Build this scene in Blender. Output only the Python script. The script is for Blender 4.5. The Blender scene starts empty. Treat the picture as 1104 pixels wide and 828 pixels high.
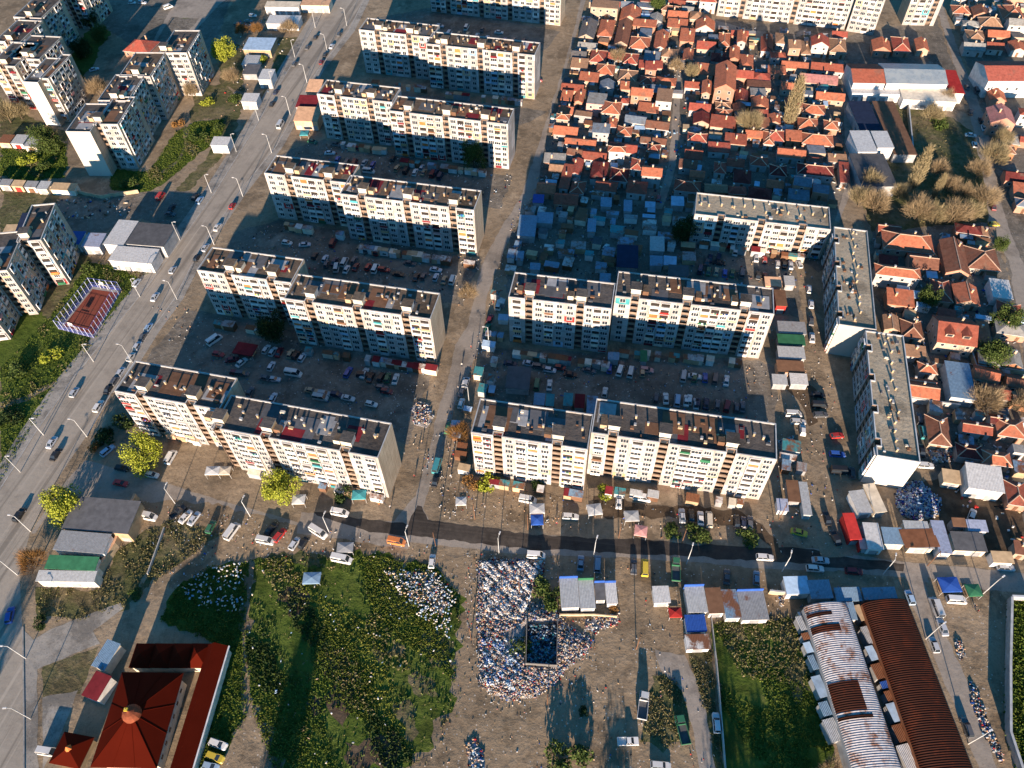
import bpy, math, random
import numpy as np
from mathutils import Vector, Matrix
from mathutils.geometry import tessellate_polygon
C = bpy.context.scene.collection
SC = bpy.context.scene
rnd = random.Random(7)
R = math.radians
PI = math.pi
# ------------------------------------------------------------------ camera
H, FPX, PITCH, ROLL = 190.0, 822.9, R(51.52), R(-1.75)
_f = np.array([0, math.cos(PITCH), -math.sin(PITCH)]); _r = np.array([1., 0, 0]); _u = np.cross(_r, _f)
_c, _s = math.cos(ROLL), math.sin(ROLL)
CR, CU = _c*_r+_s*_u, -_s*_r+_c*_u


def at(u, v, z=0.0):
    """the point of the plane at height z that a photo pixel looks at"""
    d = CR*(u-552)/FPX - CU*(v-414)/FPX + _f
    t = (z-H)/d[2]
    return np.array([d[0]*t, d[1]*t])


def proj(x, y, z):
    p = np.array([x, y, z-H]); k = p @ _f
    return 552+FPX*(p @ CR)/k, 414-FPX*(p @ CU)/k


CROP = dict(A=(0, 0), B=(275, 0), C=(550, 0), D=(824, 0), E=(0, 205), F=(275, 205), G=(550, 205), H=(824, 205), I=(0, 410), J=(275, 410),
            K=(550, 410), L=(824, 410), M=(0, 618), N=(275, 618), O=(550, 618), P=(824, 618), Z=None)
KC = 280/1104


def cp(c, x, y):
    if c == 'Z': return x, y
    o = CROP[c]
    return o[0]+x*KC, o[1]+y*KC


cam = bpy.data.cameras.new('camera'); co = bpy.data.objects.new('camera', cam); C.objects.link(co)
cam.sensor_width = 36; cam.lens = FPX/1104*36; cam.clip_end = 8000; cam.clip_start = 1
co.matrix_world = Matrix(((CR[0], CU[0], -_f[0], 0), (CR[1], CU[1], -_f[1], 0), (CR[2], CU[2], -_f[2], H), (0, 0, 0, 1)))
SC.camera = co
# ------------------------------------------------------------------ light
SUN_AZ, SUN_EL = R(185.5), R(12.6)
w = bpy.data.worlds.new('World'); SC.world = w; w.use_nodes = True
nt = w.node_tree; bg = nt.nodes['Background']; sk = nt.nodes.new('ShaderNodeTexSky')
sk.sky_type = 'NISHITA'; sk.sun_disc = False; sk.sun_elevation = SUN_EL; sk.sun_rotation = SUN_AZ
sk.air_density = 1.0; sk.dust_density = 0.0; sk.ozone_density = 4.0
tn = nt.nodes.new('ShaderNodeMix'); tn.data_type = 'RGBA'; tn.blend_type = 'MULTIPLY'; tn.inputs[0].default_value = 1; tn.inputs[7].default_value = (0.36, 0.93, 1.06, 1)
nt.links.new(sk.outputs[0], tn.inputs[6]); nt.links.new(tn.outputs[2], bg.inputs[0]); bg.inputs[1].default_value = 0.085
sl = bpy.data.lights.new('sun', 'SUN'); so = bpy.data.objects.new('sun', sl); C.objects.link(so)
sl.energy = 5.0; sl.angle = R(0.5); sl.color = (1.0, 0.80, 0.62)
sd = Vector((math.sin(SUN_AZ)*math.cos(SUN_EL), math.cos(SUN_AZ)*math.cos(SUN_EL), math.sin(SUN_EL)))
so.rotation_euler = sd.to_track_quat('Z', 'Y').to_euler()
SC.view_settings.view_transform = 'Standard'; SC.view_settings.look = 'None'
SC.view_settings.exposure = 1.38; SC.view_settings.gamma = 1
SC.cycles.max_bounces = 4; SC.cycles.diffuse_bounces = 2; SC.cycles.glossy_bounces = 2; SC.cycles.transparent_max_bounces = 4
SC.cycles.use_denoising = True
# ------------------------------------------------------------------ materials
MATS = {}


def nd(t, kind, **kw):
    n = t.nodes.new(kind)
    for k, v in kw.items(): setattr(n, k, v)
    return n


def base_mat(name, rough):
    m = bpy.data.materials.new(name); m.use_nodes = True
    t = m.node_tree; b = t.nodes['Principled BSDF']; b.inputs['Roughness'].default_value = rough
    b.inputs['Specular IOR Level'].default_value = 0.5 if rough < 0.5 else 0.1
    return m, t, b


def coords(t, rnd_obj=True):
    tc = nd(t, 'ShaderNodeTexCoord')
    if not rnd_obj: return tc.outputs['Object']
    oi = nd(t, 'ShaderNodeObjectInfo'); ad = nd(t, 'ShaderNodeVectorMath', operation='ADD')
    sc = nd(t, 'ShaderNodeVectorMath', operation='SCALE'); sc.inputs[0].default_value = (71, 53, 37)
    t.links.new(oi.outputs['Random'], sc.inputs['Scale'])
    t.links.new(tc.outputs['Object'], ad.inputs[0]); t.links.new(sc.outputs[0], ad.inputs[1])
    return ad.outputs[0]


def noise(t, vec, scale, detail=4, rough=0.6, stretch=None):
    n = nd(t, 'ShaderNodeTexNoise'); n.inputs['Scale'].default_value = scale; n.inputs['Detail'].default_value = detail; n.inputs['Roughness'].default_value = rough
    if stretch:
        m = nd(t, 'ShaderNodeMapping'); m.inputs['Scale'].default_value = stretch; t.links.new(vec, m.inputs[0]); vec = m.outputs[0]
    t.links.new(vec, n.inputs['Vector']); return n.outputs['Fac']


def ramp(t, fac, stops):
    r = nd(t, 'ShaderNodeValToRGB'); e = r.color_ramp.elements
    while len(e) < len(stops): e.new(0.5)
    for q, (p, c) in zip(e, stops): q.position = p; q.color = (*c, 1)
    t.links.new(fac, r.inputs[0]); return r.outputs[0]


def mix(t, a, b, fac, mode='MIX'):
    m = nd(t, 'ShaderNodeMix', data_type='RGBA', blend_type=mode)
    for s, x in ((m.inputs[0], fac), (m.inputs[6], a), (m.inputs[7], b)):
        if hasattr(x, 'links') or hasattr(x, 'is_linked'): t.links.new(x, s)
        else: s.default_value = x if isinstance(x, (int, float)) else (*x, 1)
    return m.outputs[2]


def bump(t, b, h, strength, dist):
    n = nd(t, 'ShaderNodeBump'); n.inputs['Strength'].default_value = strength; n.inputs['Distance'].default_value = dist
    t.links.new(h, n.inputs['Height']); t.links.new(n.outputs[0], b.inputs['Normal'])


def sc3(c, k): return tuple(min(1, x*k) for x in c)


def M(name, col=None, rough=0.85, var=0.25, scale=0.6):
    """plain weathered surface"""
    if name in MATS: return MATS[name]
    m, t, b = base_mat(name, rough); v = coords(t)
    c = ramp(t, noise(t, v, scale, 5), [(0.3, sc3(col, 1-var)), (0.7, sc3(col, 1+var))])
    oi = nd(t, 'ShaderNodeObjectInfo'); mm = nd(t, 'ShaderNodeMapRange'); mm.inputs[3].default_value = 0.82; mm.inputs[4].default_value = 1.15
    t.links.new(oi.outputs['Random'], mm.inputs[0])
    hv = nd(t, 'ShaderNodeHueSaturation'); t.links.new(mm.outputs[0], hv.inputs['Value']); t.links.new(c, hv.inputs['Color'])
    t.links.new(hv.outputs[0], b.inputs['Base Color'])
    MATS[name] = m; return m


def tile(name, col):
    """clay roof tiles: courses, patched and weathered"""
    if name in MATS: return MATS[name]
    m, t, b = base_mat(name, 0.85); v = coords(t)
    c = ramp(t, noise(t, v, 0.9, 6, 0.7), [(0.25, sc3(col, 0.55)), (0.5, col), (0.75, sc3(col, 1.35))])
    c2 = mix(t, c, (0.16, 0.12, 0.09), ramp(t, noise(t, v, 0.35, 3), [(0.55, (0, 0, 0)), (0.75, (0.6, 0.6, 0.6))]))
    wv = nd(t, 'ShaderNodeTexWave', wave_type='BANDS', bands_direction='Y'); wv.inputs['Scale'].default_value = 1.1; wv.inputs['Distortion'].default_value = 1
    tc = nd(t, 'ShaderNodeTexCoord'); t.links.new(tc.outputs['Object'], wv.inputs[0])
    t.links.new(c2, b.inputs['Base Color']); bump(t, b, wv.outputs['Fac'], 0.5, 0.12)
    MATS[name] = m; return m


def corrugated(name, col, rust=(0.20, 0.09, 0.05), amount=0.45, pitch=0.8, axis='X', gloss=0.55):
    if name in MATS: return MATS[name]
    m, t, b = base_mat(name, gloss); v = coords(t)
    n = noise(t, v, 0.25, 6, 0.7)
    c = mix(t, ramp(t, noise(t, v, 1.5, 3), [(0.3, sc3(col, 0.8)), (0.7, sc3(col, 1.15))]), rust, ramp(t, n, [(amount, (1, 1, 1)), (amount+0.12, (0, 0, 0))]))
    wv = nd(t, 'ShaderNodeTexWave', wave_type='BANDS', bands_direction=axis); wv.inputs['Scale'].default_value = pitch
    tc = nd(t, 'ShaderNodeTexCoord'); t.links.new(tc.outputs['Object'], wv.inputs[0])
    t.links.new(c, b.inputs['Base Color']); bump(t, b, wv.outputs['Fac'], 0.8, 0.15)
    MATS[name] = m; return m


def panel(name, col, stain=(0.25, 0.19, 0.13), var=0.22):
    """prefabricated concrete panels with joints and run-off stains"""
    if name in MATS: return MATS[name]
    m, t, b = base_mat(name, 0.9); v = coords(t)
    tc = nd(t, 'ShaderNodeTexCoord'); sp = nd(t, 'ShaderNodeSeparateXYZ'); t.links.new(tc.outputs['Object'], sp.inputs[0])
    ad = nd(t, 'ShaderNodeMath', operation='ADD'); t.links.new(sp.outputs[0], ad.inputs[0]); t.links.new(sp.outputs[1], ad.inputs[1])
    cb = nd(t, 'ShaderNodeCombineXYZ'); t.links.new(ad.outputs[0], cb.inputs[0]); t.links.new(sp.outputs[2], cb.inputs[1])
    br = nd(t, 'ShaderNodeTexBrick', offset=0.0); br.inputs['Scale'].default_value = 1; br.inputs['Brick Width'].default_value = 3.2; br.inputs['Row Height'].default_value = 2.6
    br.inputs['Mortar Size'].default_value = 0.05; br.inputs['Bias'].default_value = -0.2
    br.inputs['Color1'].default_value = (*sc3(col, 1-var*0.6), 1); br.inputs['Color2'].default_value = (*sc3(col, 1+var*0.5), 1); br.inputs['Mortar'].default_value = (*sc3(col, 0.45), 1)
    t.links.new(cb.outputs[0], br.inputs['Vector'])
    s = noise(t, v, 0.55, 4, 0.6, (1, 1, 0.16))
    c = mix(t, br.outputs['Color'], stain, ramp(t, s, [(0.48, (0, 0, 0)), (0.75, (0.6, 0.6, 0.6))]))
    t.links.new(c, b.inputs['Base Color'])
    MATS[name] = m; return m


def ground_mat(name, stops, rough=0.95, big=0.02, small=0.5, bumpk=0.35, speck=None, dirt=0.7, streak=None):
    """trodden ground: broad tones, darker damp blotches, dusty pale ones, grit, and wear along the way of travel"""
    if name in MATS: return MATS[name]
    m, t, b = base_mat(name, rough); v = coords(t, False)
    n1, n2, n3 = noise(t, v, big, 6, 0.62), noise(t, v, small, 5, 0.65), noise(t, v, 2.2, 3)
    a = nd(t, 'ShaderNodeMath', operation='MULTIPLY_ADD'); t.links.new(n1, a.inputs[0]); a.inputs[1].default_value = 0.6
    a2 = nd(t, 'ShaderNodeMath', operation='MULTIPLY'); t.links.new(n2, a2.inputs[0]); a2.inputs[1].default_value = 0.4
    t.links.new(a2.outputs[0], a.inputs[2])
    c = ramp(t, a.outputs[0], stops); mid = stops[len(stops)//2][1]
    k = dirt
    c = mix(t, c, sc3(mid, 0.38), ramp(t, noise(t, v, 0.075, 8, 0.72), [(0.50, (0, 0, 0)), (0.60, (k, k, k))]))
    c = mix(t, c, sc3(mid, 1.45), ramp(t, noise(t, v, 0.11, 8, 0.7, (1.3, 0.8, 1)), [(0.54, (0, 0, 0)), (0.66, (k*.8, k*.8, k*.8))]))
    c = mix(t, c, (0.045, 0.037, 0.03), ramp(t, n3, [(0.56, (0, 0, 0)), (0.70, (0.6*k, 0.6*k, 0.6*k))]))
    c = mix(t, c, sc3(mid, 1.8), ramp(t, noise(t, v, 3.1, 2), [(0.63, (0, 0, 0)), (0.72, (0.55*k, 0.55*k, 0.55*k))]))
    if streak is not None:
        for sc_, lo, col_ in ((0.42, 0.52, sc3(mid, 0.55)), (0.9, 0.56, sc3(mid, 1.25))):
            mp = nd(t, 'ShaderNodeMapping', vector_type='TEXTURE'); mp.inputs['Rotation'].default_value = (0, 0, streak); mp.inputs['Scale'].default_value = (60, 1, 1); t.links.new(v, mp.inputs[0])
            c = mix(t, c, col_, ramp(t, noise(t, mp.outputs[0], sc_, 3, 0.55), [(lo, (0, 0, 0)), (lo+0.12, (0.75, 0.75, 0.75))]))
    if speck:
        vo = nd(t, 'ShaderNodeTexVoronoi'); vo.inputs['Scale'].default_value = 0.8; t.links.new(v, vo.inputs['Vector'])
        c = mix(t, c, speck, ramp(t, vo.outputs['Distance'], [(0.10, (0.9, 0.9, 0.9)), (0.16, (0, 0, 0))]))
    t.links.new(c, b.inputs['Base Color']); bump(t, b, n2, min(1, bumpk*1.6), 0.4)
    MATS[name] = m; return m


_b = at(232, 208)-at(162, 306); BST = math.atan2(_b[1], _b[0])
G_dirt = ground_mat('packed dirt', [(0.28, (0.14, 0.10, 0.064)), (0.45, (0.24, 0.18, 0.118)), (0.62, (0.32, 0.245, 0.165)), (0.75, (0.19, 0.145, 0.10))])
G_dirt2 = ground_mat('trodden sandy dirt', [(0.3, (0.165, 0.118, 0.074)), (0.5, (0.265, 0.195, 0.124)), (0.7, (0.345, 0.262, 0.178))], speck=(0.5, 0.46, 0.4))
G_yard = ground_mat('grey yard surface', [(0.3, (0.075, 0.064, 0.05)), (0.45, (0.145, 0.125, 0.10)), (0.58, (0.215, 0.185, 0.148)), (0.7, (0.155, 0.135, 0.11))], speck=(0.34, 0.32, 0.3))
G_asph = ground_mat('worn asphalt', [(0.3, (0.26, 0.222, 0.178)), (0.5, (0.335, 0.288, 0.232)), (0.7, (0.385, 0.332, 0.268))], bumpk=0.08, dirt=0.28, streak=BST)
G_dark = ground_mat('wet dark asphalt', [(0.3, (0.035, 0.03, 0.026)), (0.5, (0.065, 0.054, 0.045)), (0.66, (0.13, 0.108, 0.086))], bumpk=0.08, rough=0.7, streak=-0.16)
G_old = ground_mat('old pale asphalt', [(0.3, (0.20, 0.17, 0.14)), (0.5, (0.30, 0.257, 0.212)), (0.7, (0.37, 0.317, 0.262))], bumpk=0.12, dirt=0.45)
G_pave = ground_mat('pavement slabs', [(0.3, (0.23, 0.205, 0.175)), (0.5, (0.31, 0.28, 0.24)), (0.7, (0.37, 0.335, 0.285))], bumpk=0.15)
G_grass = ground_mat('rough grass', [(0.28, (0.03, 0.05, 0.008)), (0.45, (0.06, 0.092, 0.014)), (0.58, (0.09, 0.118, 0.022)), (0.7, (0.15, 0.14, 0.05))], big=0.06, bumpk=0.8)
G_scrub = ground_mat('dry grass and dirt', [(0.3, (0.04, 0.055, 0.016)), (0.48, (0.095, 0.095, 0.04)), (0.62, (0.19, 0.15, 0.085)), (0.75, (0.27, 0.20, 0.13))], big=0.06, bumpk=0.6)
G_rub = ground_mat('matted refuse', [(0.3, (0.12, 0.105, 0.095)), (0.45, (0.26, 0.235, 0.215)), (0.58, (0.40, 0.375, 0.36)), (0.7, (0.28, 0.30, 0.34))], big=0.25, small=2.6, bumpk=0.6, speck=(0.6, 0.58, 0.56))
G_mud = ground_mat('dark mud', [(0.3, (0.05, 0.036, 0.024)), (0.5, (0.10, 0.07, 0.045)), (0.7, (0.17, 0.125, 0.08))], bumpk=0.3)

COLS = dict(white=(0.64, 0.615, 0.58), cream=(0.62, 0.54, 0.42), grey=(0.30, 0.30, 0.30), pale_grey=(0.46, 0.46, 0.45), dark_grey=(0.10, 0.10, 0.105), black=(0.02, 0.02, 0.022),
            red=(0.42, 0.035, 0.03), dark_red=(0.17, 0.02, 0.025), blue=(0.03, 0.09, 0.34), pale_blue=(0.33, 0.44, 0.56), teal=(0.06, 0.27, 0.29), green=(0.035, 0.14, 0.07), silver=(0.50, 0.51, 0.53),
            yellow=(0.62, 0.45, 0.05), orange=(0.55, 0.17, 0.05), pink=(0.56, 0.27, 0.24), tan=(0.42, 0.30, 0.18), brown=(0.16, 0.085, 0.05), ochre=(0.46, 0.33, 0.17), lavender=(0.36, 0.39, 0.50), peach=(0.60, 0.36, 0.22),
            light_blue=(0.20, 0.30, 0.40), purple=(0.14, 0.06, 0.20), navy=(0.02, 0.03, 0.062), rust=(0.24, 0.10, 0.05))


def K(c, rough=0.85, var=0.22): return M('painted '+c.replace('_', ' ') if rough > 0.5 else 'car paint '+c.replace('_', ' '), COLS[c], rough, var if rough > 0.5 else 0.05)


def glass():
    if 'glass' in MATS: return MATS['glass']
    m, t, b = base_mat('window glass', 0.12); b.inputs['Base Color'].default_value = (0.025, 0.032, 0.04, 1); b.inputs['Specular IOR Level'].default_value = 0.5
    MATS['glass'] = m; return m


GL = glass()
TAR = {k: ground_mat('roof felt '+k, s, big=0.15, small=0.8, bumpk=0.3, dirt=0.75) for k, s in dict(
    dark=[(0.3, (0.05, 0.045, 0.042)), (0.5, (0.095, 0.083, 0.074)), (0.7, (0.15, 0.128, 0.108))],
    brown=[(0.3, (0.07, 0.05, 0.036)), (0.5, (0.125, 0.093, 0.067)), (0.7, (0.19, 0.145, 0.105))],
    pale=[(0.3, (0.29, 0.235, 0.165)), (0.5, (0.38, 0.315, 0.225)), (0.7, (0.45, 0.375, 0.275))]).items()}
# ------------------------------------------------------------------ objects


def link(name, data, parent=None, loc=(0, 0, 0), rz=0.0):
    o = bpy.data.objects.new(name, data); C.objects.link(o)
    o.location = loc; o.rotation_euler = (0, 0, rz)
    if parent is not None: o.parent = parent
    return o


def tag(o, label, cat, group=None):
    o['label'] = label; o['category'] = cat
    if group: o['group'] = group
    return o


def empty(name, loc, rz=0.0):
    o = link(name, None, None, loc, rz); o.empty_display_size = 0.5; return o


class MB:
    def __init__(s): s.v = []; s.f = []; s.m = []; s.mats = []

    def mi(s, m):
        if m not in s.mats: s.mats.append(m)
        return s.mats.index(m)

    def poly(s, pts, m, flip=False):
        n = len(s.v); s.v += [tuple(p) for p in pts]
        f = list(range(n, n+len(pts)))
        s.f.append(f[::-1] if flip else f); s.m.append(s.mi(m)); return s

    def box(s, x0, x1, y0, y1, z0, z1, m, top=None, bottom=True):
        a = [(x0, y0), (x1, y0), (x1, y1), (x0, y1)]
        return s.prism(a, z0, z1, m, top, bottom)

    def prism(s, a, z0, z1, m, top=None, bottom=True, a2=None):
        """side walls over the counter-clockwise outline a, capped"""
        n = len(s.v); k = len(a); a2 = a2 or a
        s.v += [(p[0], p[1], z0) for p in a]+[(p[0], p[1], z1) for p in a2]; i = s.mi(m)
        for j in range(k):
            q = (j+1) % k; s.f.append([n+j, n+q, n+k+q, n+k+j]); s.m.append(i)
        s.f.append([n+k+j for j in range(k)]); s.m.append(s.mi(top) if top else i)
        if bottom: s.f.append([n+j for j in range(k)][::-1]); s.m.append(i)
        return s

    def tube(s, p, q, r0, r1, m, k=6, caps=True):
        p, q = Vector(p), Vector(q); d = (q-p).normalized(); x = d.orthogonal().normalized(); y = d.cross(x); n = len(s.v)
        for c, r in ((p, r0), (q, r1)):
            for j in range(k):
                a = 2*PI*j/k; s.v.append(tuple(c+x*(r*math.cos(a))+y*(r*math.sin(a))))
        i = s.mi(m)
        for j in range(k):
            t = (j+1) % k; s.f.append([n+j, n+t, n+k+t, n+k+j]); s.m.append(i)
        if caps:
            s.f.append([n+k+j for j in range(k)]); s.m.append(i); s.f.append([n+j for j in range(k)][::-1]); s.m.append(i)
        return s

    def mesh(s, name, smooth=False):
        me = bpy.data.meshes.new(name); me.from_pydata(s.v, [], s.f)
        for m in s.mats: me.materials.append(m)
        me.polygons.foreach_set('material_index', s.m)
        if smooth: me.polygons.foreach_set('use_smooth', [True]*len(s.f))
        me.update(); return me

    def build(s, name, parent=None, loc=(0, 0, 0), rz=0.0, smooth=False): return link(name, s.mesh(name, smooth), parent, loc, rz)


def quads_mesh(name, V, F, mats, mi=None):
    me = bpy.data.meshes.new(name); n, k = F.shape
    me.vertices.add(len(V)); me.vertices.foreach_set('co', V.astype(np.float32).ravel())
    me.loops.add(n*k); me.loops.foreach_set('vertex_index', F.astype(np.int32).ravel())
    me.polygons.add(n); me.polygons.foreach_set('loop_start', np.arange(0, n*k, k, dtype=np.int32))
    for m in mats: me.materials.append(m)
    if mi is not None: me.polygons.foreach_set('material_index', np.asarray(mi, np.int32))
    me.update(calc_edges=True); return me


# ------------------------------------------------------------------ landmarks and labels that single each repeat out
LAND = []


def mark(name, u, v, z=0):
    p = at(u, v, z); LAND.append((name, p[0], p[1]))


for a in [("the red sports court", 98, 337), ("the domed red hall", 143, 775), ("the big rubbish heap", 560, 680), ("the dark rusty vault", 985, 740), ("the streaked grey vault", 920, 740),
          ("the street junction", 460, 570), ("the tall pale poplar", 850, 135), ("the glazed factory hall", 985, 80), ("the green striped roof", 80, 605), ("the white boulevard warehouse", 145, 285),
          ("the blue and white shed", 92, 268), ("the red corner kiosk", 918, 580), ("the ribbed white shed", 1062, 535), ("the twin dormer house", 1030, 372), ("the purple rubbish heap", 995, 550),
          ("the oval lawn", 203, 15), ("the tallest orange house", 780, 100), ("the orange long roof", 625, 158), ("the narrow house alley", 722, 165), ("the bare round tree", 807, 135),
          ("the blue fronted kiosks", 630, 650), ("the red kiosk roof", 771, 660), ("the low slab's west end", 750, 262), ("the slabs' corner gap", 905, 355), ("the southern slab's white end", 962, 525),
          ("the lime green tree", 305, 540), ("the yellow green tree", 158, 505), ("the tree by the slab", 512, 185), ("the red roadside house", 330, 130), ("the long red roofed school", 1080, 90),
          ("the dark walled yard", 960, 150), ("the pale flat roofed house", 714, 112), ("the red shed by the boulevard", 152, 55), ("the pink roofed house", 882, 90), ("the blue tent", 1024, 634),
          ("the ringed bushes", 753, 577), ("the litter strewn field", 400, 680), ("the patched earth yard", 630, 262), ("the green courtyard tree", 1066, 390), ("the bare grove", 986, 240),
          ("the upper lane end", 628, 10), ("the pink gable house", 1075, 128), ("the walled lawn", 1095, 720), ("the north slab's east end", 583, 110)]: mark(*a)
ORD = ['nearest', 'second nearest', 'third nearest', 'fourth nearest', 'fifth nearest', 'sixth nearest', 'seventh nearest', 'eighth nearest', 'ninth nearest', 'tenth nearest', 'eleventh nearest', 'twelfth nearest']
PENDING = []


def later(o, desc, cat, x, y, group=None): PENDING.append((o, desc, cat, x, y, group))


def label_all():
    by = {}
    for p in PENDING: by.setdefault(p[1], []).append(p)
    for desc, ps in by.items():
        P = np.array([(p[3], p[4]) for p in ps]); best = {}
        for ln, lx, ly in LAND:
            d = np.hypot(P[:, 0]-lx, P[:, 1]-ly)
            for rk, i in enumerate(np.argsort(d)):
                if rk >= len(ORD): break
                k = (rk*45+d[i], rk, ln)
                if i not in best or k < best[i]: best[i] = k
        for i, p in enumerate(ps):
            if len(ps) == 1: lab = f"{desc}, close to {best[i][2]}"
            elif i in best: lab = f"{desc}, {ORD[best[i][1]]} to {best[i][2]}"
            else: lab = desc
            tag(p[0], lab, p[2], p[5])


# ------------------------------------------------------------------ ground sheets
def jag(pts, amp, step=1.5, seed=0):
    r = random.Random(seed); out = []
    n = len(pts)
    for i in range(n):
        a, b = np.array(pts[i]), np.array(pts[(i+1) % n]); L = np.linalg.norm(b-a); k = max(1, int(L/step))
        nrm = np.array([-(b-a)[1], (b-a)[0]])/max(L, 1e-6); off = 0
        for j in range(k):
            off = 0.6*off+r.uniform(-amp, amp) if j else 0
            out.append(a+(b-a)*j/k+nrm*off)
    return out


SHEETS = []
ROADS = []


def patch(name, px, mat, jit=0.6, c='Z', z=None, kind='structure', world=None):
    pts = world if world is not None else [at(*cp(c, *p)) for p in px]
    if name in ('boulevard', 'lane', 'road', 'street', 'alley'): ROADS.append(inside(pts))
    if jit: pts = jag(pts, jit, seed=len(px)*7+int(px[0][0]))
    if z is None:                              # each sheet 4 mm above those it overlaps
        A = np.array(pts); f = inside(A); lo, hi = A.min(0), A.max(0); lev = 1
        for B, fb, bl, bh, lb in SHEETS:
            if lb >= lev and (lo < bh).all() and (bl < hi).all():
                gx, gy = np.meshgrid(np.linspace(max(lo[0], bl[0]), min(hi[0], bh[0]), 24), np.linspace(max(lo[1], bl[1]), min(hi[1], bh[1]), 24))
                if (f(gx, gy) & fb(gx, gy)).any() or fb(A[:, 0], A[:, 1]).any() or f(B[:, 0], B[:, 1]).any(): lev = lb+1
        SHEETS.append((A, f, lo, hi, lev)); z = 0.004*lev
    V = [Vector((p[0], p[1], z)) for p in pts]
    fs = tessellate_polygon([V]); me = bpy.data.meshes.new(name)
    F = []
    for f in fs:
        a, b, d = (V[i] for i in f)
        F.append(f if (b-a).cross(d-a).z > 0 else f[::-1])
    me.from_pydata([tuple(v) for v in V], [], F); me.materials.append(mat); me.update()
    o = link(name, me); o['kind'] = kind; return o


def inside(poly):
    P = np.array(poly)

    def f(x, y):
        c = np.zeros(np.shape(x), bool); j = len(P)-1
        for i in range(len(P)):
            xi, yi, xj, yj = P[i, 0], P[i, 1], P[j, 0], P[j, 1]
            if yi != yj:
                c ^= ((yi > y) != (yj > y)) & (x < (xj-xi)*(y-yi)/(yj-yi)+xi)
            j = i
        return c
    return f


def pts_in(px, n, seed, c='Z'):
    W = np.array([at(*cp(c, *p)) for p in px]); g = np.random.default_rng(seed); f = inside(W); out = np.zeros((0, 2))
    lo, hi = W.min(0), W.max(0)
    while len(out) < n:
        q = g.uniform(lo, hi, (n*2, 2)); out = np.vstack([out, q[f(q[:, 0], q[:, 1])]])
    return out[:n]


gm = MB(); gm.poly([(-2500, -2500, 0), (2500, -2500, 0), (2500, 2500, 0), (-2500, 2500, 0)], G_dirt)
gm.build('ground')['kind'] = 'structure'
BL = [(0, 529), (38, 468), (78, 410), (162, 306), (198, 256), (232, 208), (277, 135), (336, 33), (356, 0), (375, -30)]
BR = [(25, 860), (25, 770), (24, 676), (21, 618), (33, 572), (55.8, 525), (92.6, 471), (120, 423), (162, 357), (188, 322), (215.6, 268), (261, 203), (298, 157), (323, 111.6), (342, 76), (376, 33), (392, 0), (405, -30)]
BLX = [(-200, 860), (-90, 680)]+BL
BLX = [(-60, 860), (-62, 740), (-50, 620), (-20, 560)]+BL
# broad surfaces first, the later ones lie on top
patch('scrub_ground', [(0, 230), (60, 250), (115, 292), (170, 288), (190, 268), (215, 230), (150, 300), (60, 430), (0, 520)], G_scrub)
patch('lawn', [(0, 398), (45, 352), (85, 300), (105, 282), (160, 294), (135, 322), (95, 377), (62, 412), (30, 470), (0, 520)], G_grass, 1.0)
patch('lawn', [(0, 158), (25, 150), (50, 148), (72, 155), (70, 192), (20, 196), (0, 190)], G_grass, 1.0)
patch('lawn', [(118, 182), (160, 186), (190, 142), (208, 132), (243, 129), (238, 152), (216, 164), (198, 180), (162, 206), (120, 205)], G_grass, 0.8)
patch('lawn', [(62, 80), (100, 25), (108, 5), (120, 30), (105, 60), (85, 95), (70, 110)], G_grass, 1.0)
patch('yard', [(-5, -5), (250, -5), (235, 40), (215, 75), (212, 95), (160, 60), (130, 40), (100, 25), (95, 10)], G_yard)
patch('lawn', [(0, 205), (60, 208), (75, 225), (40, 240), (15, 245), (0, 240)], G_scrub, 1.0)
patch('yard', [(60, 215), (190, 205), (222, 208), (200, 245), (150, 236), (112, 250), (60, 250)], G_yard)
patch('verge', [(212, 92), (240, 90), (262, 112), (252, 150), (240, 168), (205, 205), (190, 205), (240, 150), (243, 130), (225, 128), (205, 132)], G_scrub, 0.8)
patch('lawn', [(0, 105), (40, 130), (70, 142), (72, 152), (40, 150), (0, 148)], G_scrub, 0.8)
patch('lawn', [(245, 45), (262, 50), (262, 100), (240, 92), (236, 70)], G_scrub, 0.8)
patch('lawn', [(0, 300), (20, 320), (60, 350), (20, 400), (0, 410)], G_grass, 0.8)
patch('verge', [(300, 40), (322, 40), (300, 90), (282, 125), (275, 120), (292, 80)], G_scrub, 0.5)
patch('oval_lawn', [(183, 14), (190, 8), (205, 7), (220, 8), (222, 14), (213, 19), (198, 20)], G_grass, 0.3)
patch('path', [(160, 55), (172, 30), (190, 2), (200, -5), (250, -5), (240, 2), (228, 14), (205, 40), (196, 40), (215, 20), (185, 18), (168, 45)], G_old, 0.3)
patch('path', [(0, 434), (30, 426), (64, 408), (66, 412), (32, 431), (0, 441)], G_dirt2, 0.3)
patch('path', [(98, 283), (125, 288), (150, 300), (140, 312), (150, 318), (163, 300), (170, 291), (126, 283), (108, 275)], G_dirt2, 0.4)
patch('path', [(196, 131), (205, 131), (203, 155), (212, 164), (208, 168), (201, 157), (195, 172), (180, 186), (170, 187), (190, 174), (199, 155)], G_dirt2, 0.2)
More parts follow.
